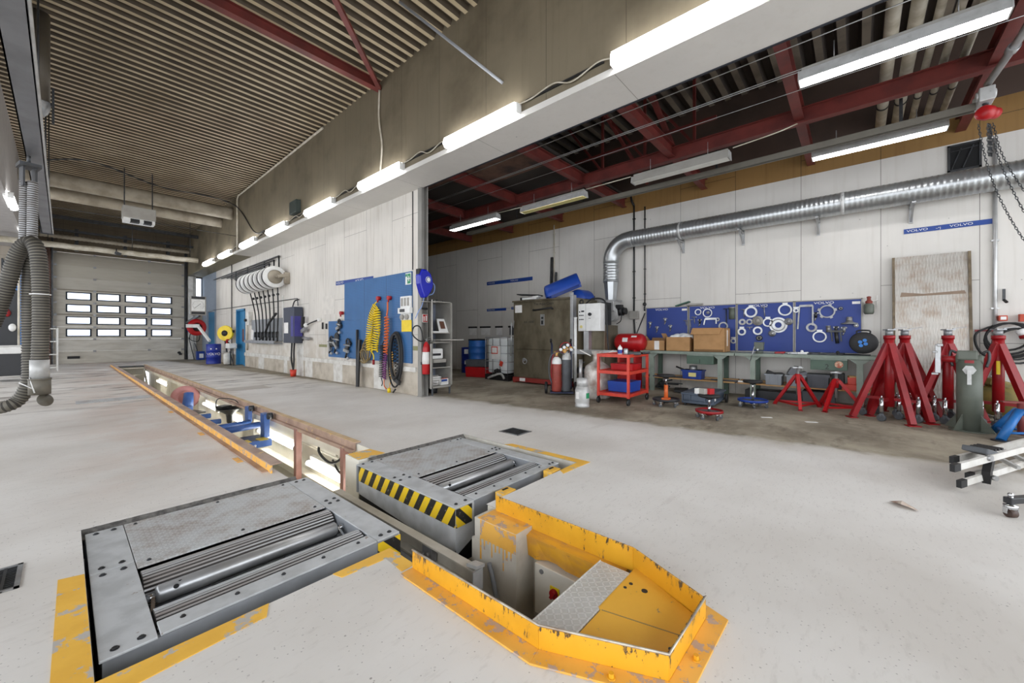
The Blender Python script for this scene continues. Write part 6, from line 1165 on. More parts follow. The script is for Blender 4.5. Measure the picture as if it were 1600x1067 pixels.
# cable reel
t = thing('cable_reel', 'black cable reel with four blue sockets on the workbench', 'cable reel', (9.75, -.08, .965)); c = Vector((9.72, -.10, 1.20)); ax = Vector((-.94, .1, 0)).normalized(); build('disc', MB().lathe([(0, .05), (.09, .06), (.12, .05), (.185, .055), (.20, .04), (.20, .02), (.09, .01), (.09, -.06), (.20, -.07), (.2, -.09), (0, -.09)], c, ax, 32), M['black'], t)
mb = MB(); sd = Vector((-ax.y, ax.x, 0))
for a, b in ((-.048, -.0), (.048, .0), (0, .048), (0, -.048)): p = c + ax*.06 + sd*(a*.8+b*.55) + Vector((0, 0, b-a*.35)); mb.cyl(p, p + ax*.02, .03, n=16)
build('socket', mb, mk('socket_blue', '#1f7fd6', .4), t); build('handle', MB().tube(bez([c + sd*.09 + Vector((0, 0, .17)), c + sd*.08 + Vector((0, 0, .225)), c - sd*.08 + Vector((0, 0, .225)), c - sd*.09 + Vector((0, 0, .17))], 5), .014, 8), M['black'], t); build('foot', MB().tube([c + sd*.1 + Vector((0, 0, -.222)), c - sd*.3 + Vector((0, 0, -.222)), c - sd*.34 + Vector((-.02, 0, -.215))], .012, 8), M['black'], t)
# cardboard boxes
def carton(x0, x1, y0, y1, z, h, lab, open_=True, flaps=(), rz=0):
    t = thing('cardboard_box', lab, 'box', ((x0+x1)/2, (y0+y1)/2, z)); mb = MB(); w = .006
    mb.bb(x0, x0+w, y0, y1, z, z+h); mb.bb(x1-w, x1, y0, y1, z, z+h); mb.bb(x0, x1, y0, y0+w, z, z+h); mb.bb(x0, x1, y1-w, y1, z, z+h); mb.bb(x0, x1, y0, y1, z, z+w)
    build('carton', mb, M['card'], t)
    for (a, b, c, d) in flaps: build('flap', MB().add([a, b, c, d, Vector(a)+Vector((.004, .004, .004)), Vector(b)+Vector((.004, .004, .004)), Vector(c)+Vector((.004, .004, .004)), Vector(d)+Vector((.004, .004, .004))], [(3, 2, 1, 0), (4, 5, 6, 7), (0, 1, 5, 4), (1, 2, 6, 5), (2, 3, 7, 6), (3, 0, 4, 7)]), M['card'], t)
    return t
z = .966
t = carton(9.62, 9.95, 3.50, 3.98, z, .24, 'open cardboard box with a white label, nearest the red tank', flaps=(((9.62, 3.98, 1.2), (9.95, 3.98, 1.2), (9.95, 4.08, 1.32), (9.62, 4.08, 1.32)), ((9.62, 3.50, 1.2), (9.95, 3.50, 1.2), (9.95, 3.58, 1.38), (9.62, 3.58, 1.38)), ((9.95, 3.55, 1.2), (9.95, 3.95, 1.2), (10.08, 3.98, 1.27), (10.08, 3.52, 1.27)))); build('label', MB().bb(9.614, 9.619, 3.63, 3.75, .985, 1.2), M['paper'], t)
t = carton(9.58, 9.95, 2.90, 3.45, z, .33, 'open cardboard box full of plastic bags, middle of the three', flaps=(((9.95, 2.9, 1.29), (9.95, 3.4, 1.29), (10.02, 3.4, 1.36), (10.02, 2.9, 1.36)),)); mb = MB()
for k in range(9): mb.sphere((9.75+random.uniform(-.08, .1), 3.15+random.uniform(-.18, .18), 1.27+random.uniform(0, .06)), random.uniform(.06, .1), 10, sc=(1, 1.2, .7))
build('plastic_bags', mb, M['ibc'], t); build('tape_ring', MB().ring((9.72, 3.0, 1.33), (.3, .2, 1), .07, .02, 20, 8), M['paper'], t)
t = carton(9.56, 10.0, 2.16, 2.82, z, .53, 'largest cardboard box, closed with a bent front flap', flaps=(((9.56, 2.84, 1.5), (9.56, 2.22, 1.5), (9.50, 2.27, 1.36), (9.50, 2.87, 1.36)),)); build('lid', MB().bb(9.56, 10.0, 2.16, 2.82, 1.49, 1.5), M['card'], t); build('tear_mark', MB().bb(9.554, 9.559, 2.2, 2.8, .97, 1.02), M['cardd'], t); build('tape', MB().bb(9.7, 9.76, 2.153, 2.159, 1.1, 1.45), M['paper'], t)
# odds and ends on the right bench
mb = MB()
names = [('red_wrench', 1.17, 'redst'), ('spanner', .95, 'inoxl'), ('socket_head', .8, 'white'), ('drill_bit', .62, 'dsteel'), ('long_bar', .42, 'dsteel'), ('black_knob', .26, 'black')]
labs = ['red and white pliers lying on the right workbench', 'silver spanner lying near the middle of the right workbench', 'white knobbed fitting on the right workbench', 'short dark rod on the right workbench beside the white fitting', 'long dark bar lying on the right workbench', 'black fitting on the workbench left of the cable reel']
for (n, y, m), l in zip(names, labs):
    mb = MB().box((9.55, y, .985), (.05, .16 if n != 'long_bar' else .3, .03), random.uniform(-.3, .3)).cyl((9.53, y+.06, .99), (9.57, y-.1, 1.0), .016, n=8); 
    if n in ('socket_head', 'black_knob'): mb.sphere((9.55, y, 1.02), .03, 8)
    solo('bench_tool', l, 'tool', mb, M[m], 'small tools on the right workbench', bv=.004)
# ---- blue tool boards with hung tools
fr = M['cab']; bl = ['blue tool board nearest the red tank, nearly empty', 'blue tool board behind the largest cardboard box', 'blue tool board with most of the silver rings', 'blue tool board behind the cable reel']
for k, (y0, y1) in enumerate(((3.115, 4.18), (2.06, 3.10), (.985, 2.05), (-.09, .975))):
    t = thing('tool_board', bl[k], 'tool board', (10.15, (y0+y1)/2, 1)); build('panel', MB().bb(10.15, 10.175, y0, y1, .99, 2.05), M['board'], t); mb = MB()
    for a in ((y0, y0+.018), (y1-.018, y1)): mb.bb(10.14, 10.18, a[0], a[1], .99, 2.055)
    mb.bb(10.14, 10.18, y0, y1, 2.04, 2.06); build('edge_frame', mb, fr, t)
    build('lettering', MB().text('VOLVO', (10.148, (y0+y1)/2+(.1 if k else .12)-(.05 if k == 3 else 0), 1.995), (0, -1, 0), (0, 0, 1), .065, sx=1.5), M['white'], t)
    if k in (0, 3): build('sticker', MB().bb(10.146, 10.149, y0+.03, y0+.15, 1.95, 2.0), M['paper'], t)
XT = 10.13
def tool(kind, y, z, lab, **kw):
    t = thing(kind, lab, 'tool', (XT, y, z), 0, 'tools hung on the blue boards'); m = kw.get('m', M['inoxl'])
    if kind == 'ring_tool':
        R, r = kw['R'], kw['r']; build('ring', MB().ring((XT, y, z), (1, 0, 0), R, r, 28, flat=.018), m, t)
        if kw.get('tab'): build('tab', MB().box((XT, y, z+R+.012), (.016, .09, .03)), m, t)
        if kw.get('lugs'): 
            mb = MB()
            for a in (.3, 1.9, 2.9, 4.2, 5.4): mb.box((XT-.01, y+R*cos(a), z+R*sin(a)), (.03, .05, .05), 0, rx=a)
            build('lug', mb, m, t)
    elif kind == 'disc_tool': build('disc', MB().lathe([(0, -.03), (kw['R']*.4, -.03), (kw['R']*.45, -.012), (kw['R'], -.01), (kw['R'], .012), (0, .012)], (XT, y, z), (1, 0, 0), 26), m, t); build('hub', MB().ring((XT-.02, y, z), (1, 0, 0), kw['R']*.6, .008, 22, 6), M['steel'], t)
    elif kind == 'tee_tool': build('shaft', MB().cyl((XT, y, z), (XT, y-.01, z-kw['L']), .010, n=8), m, t); build('cross_handle', MB().cyl((XT, y-.06, z), (XT, y+.06, z), .009, n=8), m, t)
    elif kind == 'puller': build('bar', MB().box((XT, y, z), (.03, kw['w'], .045)), m, t); [build('leg', MB().bar((XT, y+s*kw['w']/2, z), (XT, y+s*kw['w']/2 + (.03 if s > 0 else .0), z-kw['L']*(1 if s > 0 else .85)), .026, .026), m, t) for s in (-1, 1)]
    elif kind == 'sleeve': build('body', MB().cyl((XT, y, z), (XT, y, z-kw['L']), kw['R'], n=18), m, t); build('collar', MB().cyl((XT, y, z-kw['L']*.35), (XT, y, z-kw['L']*.65), kw['R']*.8, n=18).cyl((XT, y, z+.004), (XT, y, z-.02), kw['R']*1.12, n=18), M['steel'], t)
    elif kind == 'cone_tool': build('neck', MB().cyl((XT-.02, y, z), (XT-.02, y, z-.10), .042, .05, n=20), m, t); build('flange', MB().lathe([(.05, 0), (.07, -.02), (.13, -.04), (.13, -.055), (0, -.055)], (XT-.02, y, z-.085), n=24), m, t)
    elif kind == 'small_tool': build('body', MB().cyl((XT, y, z+.05), (XT, y, z-.06), .03, .022, n=12), m, t); build('tip', MB().cyl((XT, y, z-.06), (XT, y+.02, z-.12), .012, n=8).box((XT, y, z+.03), (.03, .09, .025)), M['steel'], t)
    return t
D = M['dsteel']; S = M['steel']
tool('ring_tool', 2.88, 1.90, 'thin silver ring at the top left of the second blue board', R=.075, r=.055); tool('ring_tool', 2.67, 1.87, 'ring with a round hub, near the top of the second blue board', R=.105, r=.085); tool('disc_tool', 2.66, 1.88, 'small round hub inside the ring on the second blue board', R=.035)
tool('small_tool', 2.84, 1.68, 'short dark fitting left of the square bracket on the second blue board', m=D); tool('puller', 2.60, 1.73, 'square silver bracket tool on the second blue board', w=.24, L=.14); tool('ring_tool', 2.45, 1.71, 'small ring right of the square bracket tool', R=.045, r=.022, m=S); tool('tee_tool', 2.27, 1.95, 'long dark bar tool above the largest cardboard box', L=.42, m=D); tool('sleeve', 2.15, 1.98, 'big olive grey sleeve at the right top of the second blue board', R=.062, L=.27, m=M['vice']); tool('ring_tool', 2.12, 1.21, 'small silver ring at the bottom right of the second blue board', R=.06, r=.032, tab=1); tool('tee_tool', 2.97, 1.78, 'thin T handled tool at the left of the second blue board', L=.16); tool('tee_tool', 3.06, 1.72, 'dark wrench at the left edge of the second blue board', L=.28, m=S); tool('ring_tool', 2.33, 1.55, 'dark ring half hidden behind the largest cardboard box', R=.1, r=.07, m=S)
tool('small_tool', 3.67, 1.73, 'lone silver fitting in the middle of the first blue board'); tool('small_tool', 4.06, 1.64, 'small white fitting at the left of the first blue board'); tool('small_tool', 3.88, 1.52, 'small fitting low on the first blue board', m=S); tool('small_tool', 3.54, 1.55, 'tiny pin on the first blue board above the bags', m=M['inoxl']); tool('tee_tool', 3.16, 1.7, 'dark hook tool at the right edge of the first blue board', L=.12, m=S)
tool('tee_tool', 1.91, 1.92, 'T handled key at the top left of the third blue board', L=.17); tool('ring_tool', 1.77, 1.86, 'large bright ring at the upper left of the third blue board', R=.125, r=.088, tab=1); tool('tee_tool', 1.52, 1.96, 'pair of long tongs at the top of the third blue board', L=.2); tool('ring_tool', 1.14, 1.88, 'large bright ring at the upper right of the third blue board', R=.125, r=.095, tab=1)
tool('ring_tool', 1.94, 1.64, 'dull hub ring at the left end of the middle row, third board', R=.07, r=.03, m=S); tool('ring_tool', 1.80, 1.64, 'second dull hub ring in the middle row, third board', R=.065, r=.035, m=S); tool('disc_tool', 1.64, 1.66, 'round dull dish in the middle row, third board', R=.105, m=M['cab']); tool('ring_tool', 1.45, 1.62, 'medium silver ring beside the big flanged ring', R=.095, r=.068, tab=1); t = tool('ring_tool', 1.26, 1.56, 'biggest flanged silver ring in the middle of the third blue board', R=.165, r=.062); build('raised_rim', MB().ring((XT-.012, 1.26, 1.56), (1, 0, 0), .12, .01, 28, 6), M['steel'], t); tool('disc_tool', 1.08, 1.63, 'grey disc partly behind the biggest flanged ring', R=.075, m=S)
tool('ring_tool', 1.95, 1.42, 'bright thick ring at the lower left of the third blue board', R=.085, r=.05, tab=1); tool('ring_tool', 1.64, 1.44, 'bright ring in the lower row above the vice', R=.092, r=.058); tool('disc_tool', 1.37, 1.38, 'white edged disc low on the third blue board', R=.068); tool('disc_tool', 1.61, 1.28, 'dark knurled disc directly above the vice', R=.06, m=D); tool('tee_tool', 1.80, 1.52, 'tiny key between rings in the lower row of the third board', L=.06)
tool('ring_tool', .95, 1.86, 'small ring at the left edge of the fourth blue board', R=.048, r=.025, tab=1); tool('puller', .78, 1.95, 'long legged puller on the fourth blue board', w=.22, L=.48, m=S); tool('ring_tool', .69, 1.50, 'thick dark ring under the long legged puller', R=.092, r=.055, m=S); tool('ring_tool', .56, 1.31, 'large ring with tabs low on the fourth blue board', R=.115, r=.09, tab=1); tool('ring_tool', .44, 1.82, 'dark ring with lugs at the top of the fourth blue board', R=.13, r=.105, m=S, lugs=1); tool('small_tool', .62, 1.76, 'small dark fitting left of the lugged ring', m=D); tool('disc_tool', .23, 1.87, 'small black knob at the upper right of the fourth blue board', R=.035, m=M['black'])
tool('cone_tool', .10, 1.70, 'cone shaped flanged tool on the right of the fourth blue board', m=S); tool('disc_tool', .0, 1.53, 'small pale disc at the right edge of the fourth blue board', R=.036, m=M['white']); tool('sleeve', .42, 1.53, 'narrow grey sleeve in the middle row of the fourth blue board', R=.035, L=.13, m=S); tool('small_tool', .18, 1.46, 'stubby dull plug right of the three legged puller', m=S); t = tool('small_tool', .30, 1.47, 'dark three legged puller on the fourth blue board', m=D); build('leg', MB().bar((XT, .38, 1.48), (XT, .36, 1.22), .02, .02).bar((XT, .24, 1.48), (XT, .22, 1.22), .02, .02).box((XT-.02, .3, 1.42), (.04, .2, .04)).cyl((XT-.02, .3, 1.4), (XT-.02, .28, 1.18), .03, n=10), D, t)
t = thing('wall_lantern', 'rusty topped grey bottle hung on a wall bracket right of the blue boards', 'lantern', (10.0, -.18, 1.75)); build('glass', MB().lathe([(0, 0), (.06, .0), (.075, .03), (.075, .17), (.05, .2), (0, .2)], (10.02, -.18, 1.74), n=20), M['vice'], t); build('cap', MB().lathe([(.05, .2), (.055, .24), (.03, .26), (.025, .30), (.035, .31), (.03, .33), (0, .34)], (10.02, -.18, 1.74), n=16), mk('rust_cap', '#7a2f22', .6), t); build('bracket', MB().bar((10.02, -.18, 1.98), (10.02, -.3, 2.0), .012, .012).bar((10.02, -.3, 2.0), (10.2, -.3, 2.0), .012, .012).bb(10.18, 10.2, -.31, -.29, 1.86, 2.1).bb(10.05, 10.2, -.14, -.12, 1.78, 1.98), M['whitep'], t)
t = thing('board_top_box', 'flat metal lid and green folder lying on top of the blue boards', 'lid', (10.15, 3.0, 2.06)); build('lid', MB().box((10.12, 2.96, 2.085), (.14, .36, .045)), M['cab'], t, bv=.006); build('folder', MB().box((10.13, 3.24, 2.115), (.12, .34, .03), 0, rx=-.28), mk('folder_green', '#2b5a48', .5), t)
# ---- things under the benches
def crate(x0, x1, y0, y1, z, h, m, lab, lid=None):
    t = thing('storage_crate', lab, 'crate', ((x0+x1)/2, (y0+y1)/2, z)); mb = MB().box(((x0+x1)/2, (y0+y1)/2, z+h/2), (x1-x0-.03, y1-y0-.03, h), 0, taper=1.05); build('body', mb, m, t, bv=.01); build('rim', MB().bb(x0-.01, x1+.01, y0-.01, y1+.01, z+h-.03, z+h), m, t); mb = MB()
    for y in (y0+.08, y1-.08): mb.bb(x0-.004, x0+.02, y-.008, y+.008, z+.02, z+h-.03)
    build('rib', mb, m, t); return t
gl = mk('crate_light_grey', '#8d9196', .5); zs = .3255
t = crate(9.52, 9.84, 1.12, 1.42, zs, .225, gl, 'light grey crate under the bench behind the blue stool'); build('contents', MB().box((9.65, 1.33, .57), (.2, .14, .05), .2, rx=.4).box((9.62, 1.2, .56), (.2, .16, .03), .3), M['black'], t)
t = crate(9.52, 9.84, .74, 1.06, zs, .225, gl, 'light grey crate under the bench behind the left small jack stand'); build('contents', MB().box((9.66, .95, .6), (.2, .16, .14), .2, rx=.5).box((9.62, .82, .57), (.2, .16, .08), .3, rx=-.3), M['greybox'], t)
t = crate(9.52, 9.84, .38, .72, zs, .24, mk('crate_dark', '#4d4f56', .5), 'dark grey lidded crate between the two small jack stands'); build('lid', MB().bb(9.51, 9.85, .37, .73, zs+.24, zs+.265), M['dgrey'], t)
t = thing('tool_case', 'black case behind the right small jack stand', 'case', (9.7, .25, zs)); build('body', MB().bb(9.55, 9.82, .16, .35, zs, zs+.3), M['black'], t, bv=.015); build('handle', MB().bb(9.56, 9.6, .2, .31, zs+.30, zs+.33), M['white'], t)
t = thing('red_toolbox', 'red toolbox at the right end under the bench', 'toolbox', (9.66, .05, zs)); build('lower', MB().bb(9.52, 9.8, -.02, .20, zs, zs+.11), M['redcart'], t, bv=.006); build('upper', MB().bb(9.53, 9.78, .0, .12, zs+.112, zs+.24), M['redcart'], t, bv=.006); build('contents', MB().box((9.6, .06, zs+.25), (.14, .1, .03), .2), M['wood'], t)
solo('floor_crate', 'low black crate on the floor under the right workbench', 'crate', MB().box((9.85, .55, .12), (.4, .5, .24), 0, taper=1.05), M['dgrey'], bv=.012)
solo('floor_case', 'long dark case on the floor under the joint of the two benches', 'case', MB().box((9.85, 1.3, .09), (.4, 1.0, .18)), M['blackp'], bv=.012)
t = crate(9.55, 9.86, 2.64, 3.08, zs, .21, M['blue'], 'blue tub with pale label under drawer one'); build('label', MB().bb(9.535, 9.545, 2.76, 2.92, zs+.06, zs+.15), M['offyel'], t); build('tin', MB().cyl((9.68, 2.86, zs+.18), (9.68, 2.86, zs+.31), .085, n=20), M['inoxl'], t); build('tool', MB().cyl((9.6, 3.05, zs+.21), (9.6, 3.22, zs+.27), .02, n=8), M['black'], t)
mb = MB()
for k in range(6): mb.tube(bez([(9.6+random.uniform(-.1, .1), 3.2+random.uniform(-.2, .3), .04+.03*k), (9.5, 3.6+random.uniform(-.1, .1), .1+.02*k), (9.7, 3.4+random.uniform(-.1, .2), .06+.04*k)], 6), .016, 6)
mb.box((9.6, 3.1, .05), (.5, .3, .05), .3); solo('cable_pile', 'pile of black cables on the floor under the left bench', 'cables', mb, M['black'])
for k in range(4): solo('long_tool', ('black bar lying on the plank shelf nearest the red cart', 'black bar lying on the plank shelf left of the blue tub', 'dark rod lying on the plank shelf right of the blue tub', 'pale stick lying on the plank shelf beside the blue stool')[k], 'bar', MB().box((9.66, (3.65, 3.3, 2.2, 1.75)[k], .343), (.05, (.5, .4, .55, .35)[k], .03), .05), (M['blackp'], M['dsteel'], M['dsteel'], M['paper'])[k], 'bars on the plank shelf')
# ---- stools, jack, dolly
def caster5(t, cx, cy, R, n=5, a0=.3):
    for i in range(n):
        a = a0 + 2*PI*i/n; x, y = cx + R*cos(a), cy + R*sin(a); ca, sa = cos(a+1.2), sin(a+1.2)
        k = build('caster', MB().cyl((x-.012*ca, y-.012*sa, .034), (x+.012*ca, y+.012*sa, .034), .033, n=14), M['dgrey'], t); build('fork', MB().bar((x-.016*ca, y-.016*sa, .035), (x-.016*ca, y-.016*sa, .085), .03, .004, up=(ca, sa, 0)).bar((x+.016*ca, y+.016*sa, .035), (x+.016*ca, y+.016*sa, .085), .03, .004, up=(ca, sa, 0)).cyl((x, y, .08), (x, y, .10), .018, n=10), M['chrome'], k)
def stool(cx, cy, R, zs_, lab, ring, seat=True, a0=.3):
    t = thing('mechanic_stool', lab, 'stool', (cx, cy, 0)); caster5(t, cx, cy, R-.03, a0=a0)
    build('tray', MB().lathe([(0, .10), (R-.02, .10), (R, .11), (R, .145), (R-.012, .145), (R-.02, .115), (0, .112)], (cx, cy, 0), n=32), ring, t); build('tray_mat', MB().cyl((cx, cy, .113), (cx, cy, .117), R-.03, n=28), M['dgrey'], t); build('hub', MB().cyl((cx, cy, .06), (cx, cy, .11), .05), ring, t)
    build('gas_post', MB().cyl((cx, cy, .11), (cx, cy, zs_-.16), .022, n=14).cyl((cx, cy, zs_-.17), (cx, cy, zs_-.03), .015, n=12), M['chrome'], t)
    if seat: build('seat', MB().lathe([(0, -.03), (.14, -.03), (.165, -.015), (.165, .005), (.15, .018), (0, .022)], (cx, cy, zs_), n=30), M['black'], t); build('seat_bracket', MB().cyl((cx, cy, zs_-.06), (cx, cy, zs_-.03), .05), M['black'], t)
    return t
stool(6.85, 1.78, .205, .375, 'low red mechanic stool with a white and red box on it', M['redst'])
t = thing('lamp_carton', 'white and red carton lying on the low red stool', 'carton', (6.82, 1.78, .4)); rz = R_(-25); build('body', MB().box((6.80, 1.86, .443), (.10, .13, .085), rz), M['cab'], t); build('white_end', MB().box((6.77, 1.93, .443), (.101, .04, .086), rz), M['white'], t); build('red_end', MB().box((6.835, 1.765, .443), (.101, .085, .086), rz), M['red'], t)
stool(8.52, 1.46, .25, .48, 'blue mechanic stool with a black round seat by the bench leg', M['blue'], a0=.9)
t = stool(7.55, 2.72, .245, .58, 'black mechanic stool with an orange hydraulic post beside the red cart', M['blackp'], a0=.5); build('hydraulic_post', MB().cyl((7.55, 2.72, .12), (7.55, 2.72, .40), .036, n=16).box((7.55, 2.72, .135), (.14, .12, .04)), M['orange'], t); build('seat_pan', MB().bar((7.55, 2.72, .54), (7.5, 2.95, .56), .05, .02), M['black'], t)
t = thing('crate_dolly', 'slate grey crate with wheels lying flat on the floor between the stools', 'crate', (8.4, 2.2, 0)); o = Vector((7.82, 2.52, 0)); ex = Vector((.03, -1, 0)).normalized(); ey = Vector((-ex.y, ex.x, 0)); W_, D_ = .56, .98
def C4(a, b, z): p = o + ex*a + ey*b; return (p.x, p.y, z)
mb = MB(); 
for z0, z1, g in ((.05, .10, 0), (.10, .215, .02), (.215, .245, -.015)): mb.prism([C4(g, g, z0), C4(W_-g, g, z0), C4(W_-g, D_-g, z0), C4(g, D_-g, z0)], (0, 0, z1-z0))
build('body', mb, M['slate'], t, bv=.008); mb = MB()
for a in (0, .14, W_-.16, W_-.02): mb.prism([C4(a, -.004, .06), C4(a+.02, -.004, .06), C4(a+.02, -.004, .24), C4(a, -.004, .24)], tuple(ey*.02))
build('rib', mb, M['slate'], t); build('lid_ridge', MB().prism([C4(.06, .06, .246), C4(W_-.06, .06, .246), C4(W_-.06, D_-.06, .246), C4(.06, D_-.06, .246)], (0, 0, .012)), mk('slate_lid', '#414a57', .55), t); build('sticker', MB().prism([C4(W_+.002, .06, .12), C4(W_+.002, .14, .12), C4(W_+.002, .14, .17), C4(W_+.002, .06, .17)], tuple(ex*.003)).prism([C4(W_+.002, .22, .16), C4(W_+.002, .42, .165), C4(W_+.002, .42, .185), C4(W_+.002, .22, .18)], tuple(ex*.003)), M['paper'], t)
for a, b in ((.05, .05), (W_-.05, .05), (.05, D_-.05)): p = C4(a, b, .028); build('caster', MB().cyl((p[0], p[1]-.014, .03), (p[0], p[1]+.014, .03), .029, n=14).box((p[0], p[1], .052), (.04, .04, .012)), M['dsteel'], t)
p = C4(W_+.03, D_-.12, .09); build('wheel', MB().cyl(p, Vector(p)+ex*.035, .088, n=22), M['black'], t)
# ---- small red jack stands
def small_stand(cx, cy, h, lab, a0, R=.44):
    t = thing('jack_stand', lab, 'jack stand', (cx, cy, 0)); ft = [(cx+R*cos(a0+2*PI*i/3), cy+R*sin(a0+2*PI*i/3)) for i in range(3)]
    for x, y in ft: build('leg', MB().bar((cx+(x-cx)*.08, cy+(y-cy)*.08, h*.78), (x, y, .012), .05, .05), M['red'], t); 
    for i in range(3): a, b = ft[i], ft[(i+1) % 3]; build('brace', MB().bar((cx+(a[0]-cx)*.86, cy+(a[1]-cy)*.86, .075), (cx+(b[0]-cx)*.86, cy+(b[1]-cy)*.86, .075), .012, .035), M['red'], t)
    for x, y in ft: build('foot_pad', MB().box((x, y, .006), (.07, .07, .012), a0), M['redst'], t)
    build('sleeve', MB().cyl((cx, cy, h*.58), (cx, cy, h*.82), .04, n=18), M['red'], t); build('post', MB().cyl((cx, cy, .22), (cx, cy, h-.03), .022, n=16), M['inoxl'], t); build('saddle', MB().box((cx, cy, h-.02), (.05, .15, .02), a0).box((cx, cy, h-.005), (.15, .05, .02), a0+.4), M['inoxl'], t); build('pin', MB().cyl((cx-.07, cy+.02, h*.74), (cx+.02, cy-.06, h*.74), .008, n=8), M['chrome'], t); return t
small_stand(9.02, .82, .76, 'left of the two small red jack stands in front of the bench', math.atan2(-.07, -.38), R=.40); small_stand(9.12, .27, .69, 'right of the two small red jack stands, next to the tall stands', math.atan2(.16, -.42), R=.40)
# ---- tall red tripod stands on casters
def tall_stand(cx, cy, lab, rot=0, label_col=None):
    t = thing('tall_stand', lab, 'axle stand', (cx, cy, 0), 0, None); F_ = [(-.235, .455), (-.49, -.23), (.235, -.455), (.49, .23)]; cr, sr = cos(rot), sin(rot)
    ft = [(cx + x*cr - y*sr, cy + x*sr + y*cr) for x, y in F_]
    for x, y in ft:
        build('leg', MB().bar((cx+(x-cx)*.05, cy+(y-cy)*.05, 1.20), (cx+(x-cx)*.98, cy+(y-cy)*.98, .02), .075, .075), M['redst'], t); build('foot_plate', MB().box((x, y, .008), (.15, .11, .014), math.atan2(y-cy, x-cx)+PI/2), M['redst'], t)
    build('tube', MB().cyl((cx, cy, .20), (cx, cy, 1.34), .062, n=24).cyl((cx, cy, 1.28), (cx, cy, 1.34), .072, n=24), M['redst'], t); build('inner_post', MB().cyl((cx, cy, 1.34), (cx, cy, 1.42), .048, n=20), M['steel'], t); build('top_plate', MB().box((cx, cy, 1.43), (.13, .11, .018), .4).bar((cx, cy-.05, 1.445), (cx+.03, cy-.2, 1.47), .02, .012), M['steel'], t)
    for i in range(4):
        a, b = ft[i], ft[(i+1) % 4]; mx, my = (a[0]+b[0])/2, (a[1]+b[1])/2; mx, my = cx+(mx-cx)*.92, cy+(my-cy)*.92
        build('brace', MB().bar((cx, cy, .32), (mx, my, .32), .03, .045), M['redst'], t); s = build('spring_caster', MB().cyl((mx, my, .13), (mx, my, .36), .026, n=14).cyl((mx, my, .36), (mx, my, .40), .012, n=8), M['chrome'], t)
        build('caster', MB().cyl((mx-.02, my+.015, .056), (mx+.02, my-.015, .056), .054, n=18).box((mx, my, .10), (.05, .05, .05)), M['dgrey'], s)
    if label_col: build('sticker', MB().box((cx-.048, cy+.042, .84 if label_col != 'w' else .72), (.006, .05, .2), math.atan2(.66, -.75) if False else -.72+PI/2*0), M['yellow'] if label_col != 'w' else M['paper'], t)
    return t
tall_stand(8.74, -.40, 'tall red axle stand in front, nearest the bench end', 0, None); tall_stand(9.10, -.60, 'tall red axle stand nested behind the front one', .05); tall_stand(9.12, -1.08, 'tall red axle stand behind the green pillar vice, in front of the leaning plate', .1); t = tall_stand(9.22, -1.60, 'tall red axle stand at the right, with a yellow sticker', .1)
def tube_sticker(t, cx, cy, z, h, m):
    d = Vector((-cx, -cy, 0)).normalized(); build('sticker', MB().lathe([(.0635, z), (.0635, z+h)], (cx, cy, 0), n=8, ang=.6, a0=-.3, u=(d.x, d.y, 0)), m, t)
tube_sticker(t, 9.22, -1.60, .76, .20, M['yellow'])
# ---- green pillar vice
cx, cy = 8.42, -1.20; t = thing('pillar_vice', 'grey green floor pillar with a crank, standing before the red stands', 'pillar vice', (cx, cy, 0))
build('pillar', MB().cyl((cx, cy, .012), (cx, cy, 1.0), .125, n=36), M['vice'], t); build('base_plate', MB().cyl((cx, cy, 0), (cx, cy, .014), .20, n=32), M['vice'], t)
for i in range(4): a = .85 + i*PI/2; dx, dy = cos(a), sin(a); build('gusset', MB().prism([(cx+.12*dx, cy+.12*dy, .014), (cx+.28*dx, cy+.28*dy, .014), (cx+.12*dx, cy+.12*dy, .24)], (-.012*dy, .012*dx, 0)), M['vice'], t)
d = Vector((-.95, .28, 0)).normalized(); dv = Vector((-.99, .0, 0)); vd = Vector((-cx, -cy, 0)).normalized(); sd = Vector((-vd.y, vd.x, 0))
build('head', MB().box((cx, cy+.02, 1.06), (.24, .2, .13), math.atan2(vd.y, vd.x)).cyl(Vector((cx, cy, 1.0))-sd*.13, Vector((cx, cy, 1.0))+sd*.13, .07, n=20), M['vice'], t, bv=.02)
build('hub_plate', MB().cyl(Vector((cx, cy, .86))+vd*.115, Vector((cx, cy, .86))+vd*.14, .066, n=6, smooth=False).cyl(Vector((cx, cy, .86))+vd*.14, Vector((cx, cy, .86))+vd*.16, .035, n=16), M['silver'], t); build('crank', MB().bar(Vector((cx, cy, .86))+vd*.165, Vector((cx, cy, .66))+vd*.175-sd*.0, .04, .016), M['silver'], t); build('name_plate', MB().lathe([(.127, .955), (.127, .995)], (cx, cy, 0), n=8, ang=.7, a0=-.35, u=(vd.x, vd.y, 0)), M['redst'], t)
for s in (-1, 1): build('clamp_screw', MB().tube(bez([Vector((cx, cy, 1.09))+sd*.12*s, Vector((cx, cy, 1.12))+sd*.17*s, Vector((cx, cy, 1.02))+sd*.18*s, Vector((cx, cy, .9))+sd*.155*s], 5), .016, 8), M['dsteel'], t)
L_ = -sd if False else sd; jl = Vector((cx, cy, 1.0)) ; side = sd if (sd.y > 0) else -sd
build('jaw_arm', MB().cyl(jl + side*.1, jl + side*.26, .05, n=16), M['redst'], t); build('jaw', MB().box(jl + side*.30 + Vector((0, 0, .0)), (.06, .06, .42), math.atan2(side.y, side.x)).box(jl + side*.28 + Vector((0, 0, .2)), (.06, .12, .04), math.atan2(side.y, side.x)).box(jl + side*.33 + Vector((0, 0, .1)), (.05, .14, .03), math.atan2(side.y, side.x)).box(jl + side*.33 + Vector((0, 0, -.22)), (.07, .16, .03), math.atan2(side.y, side.x)), M['inoxl'], t, bv=.008)
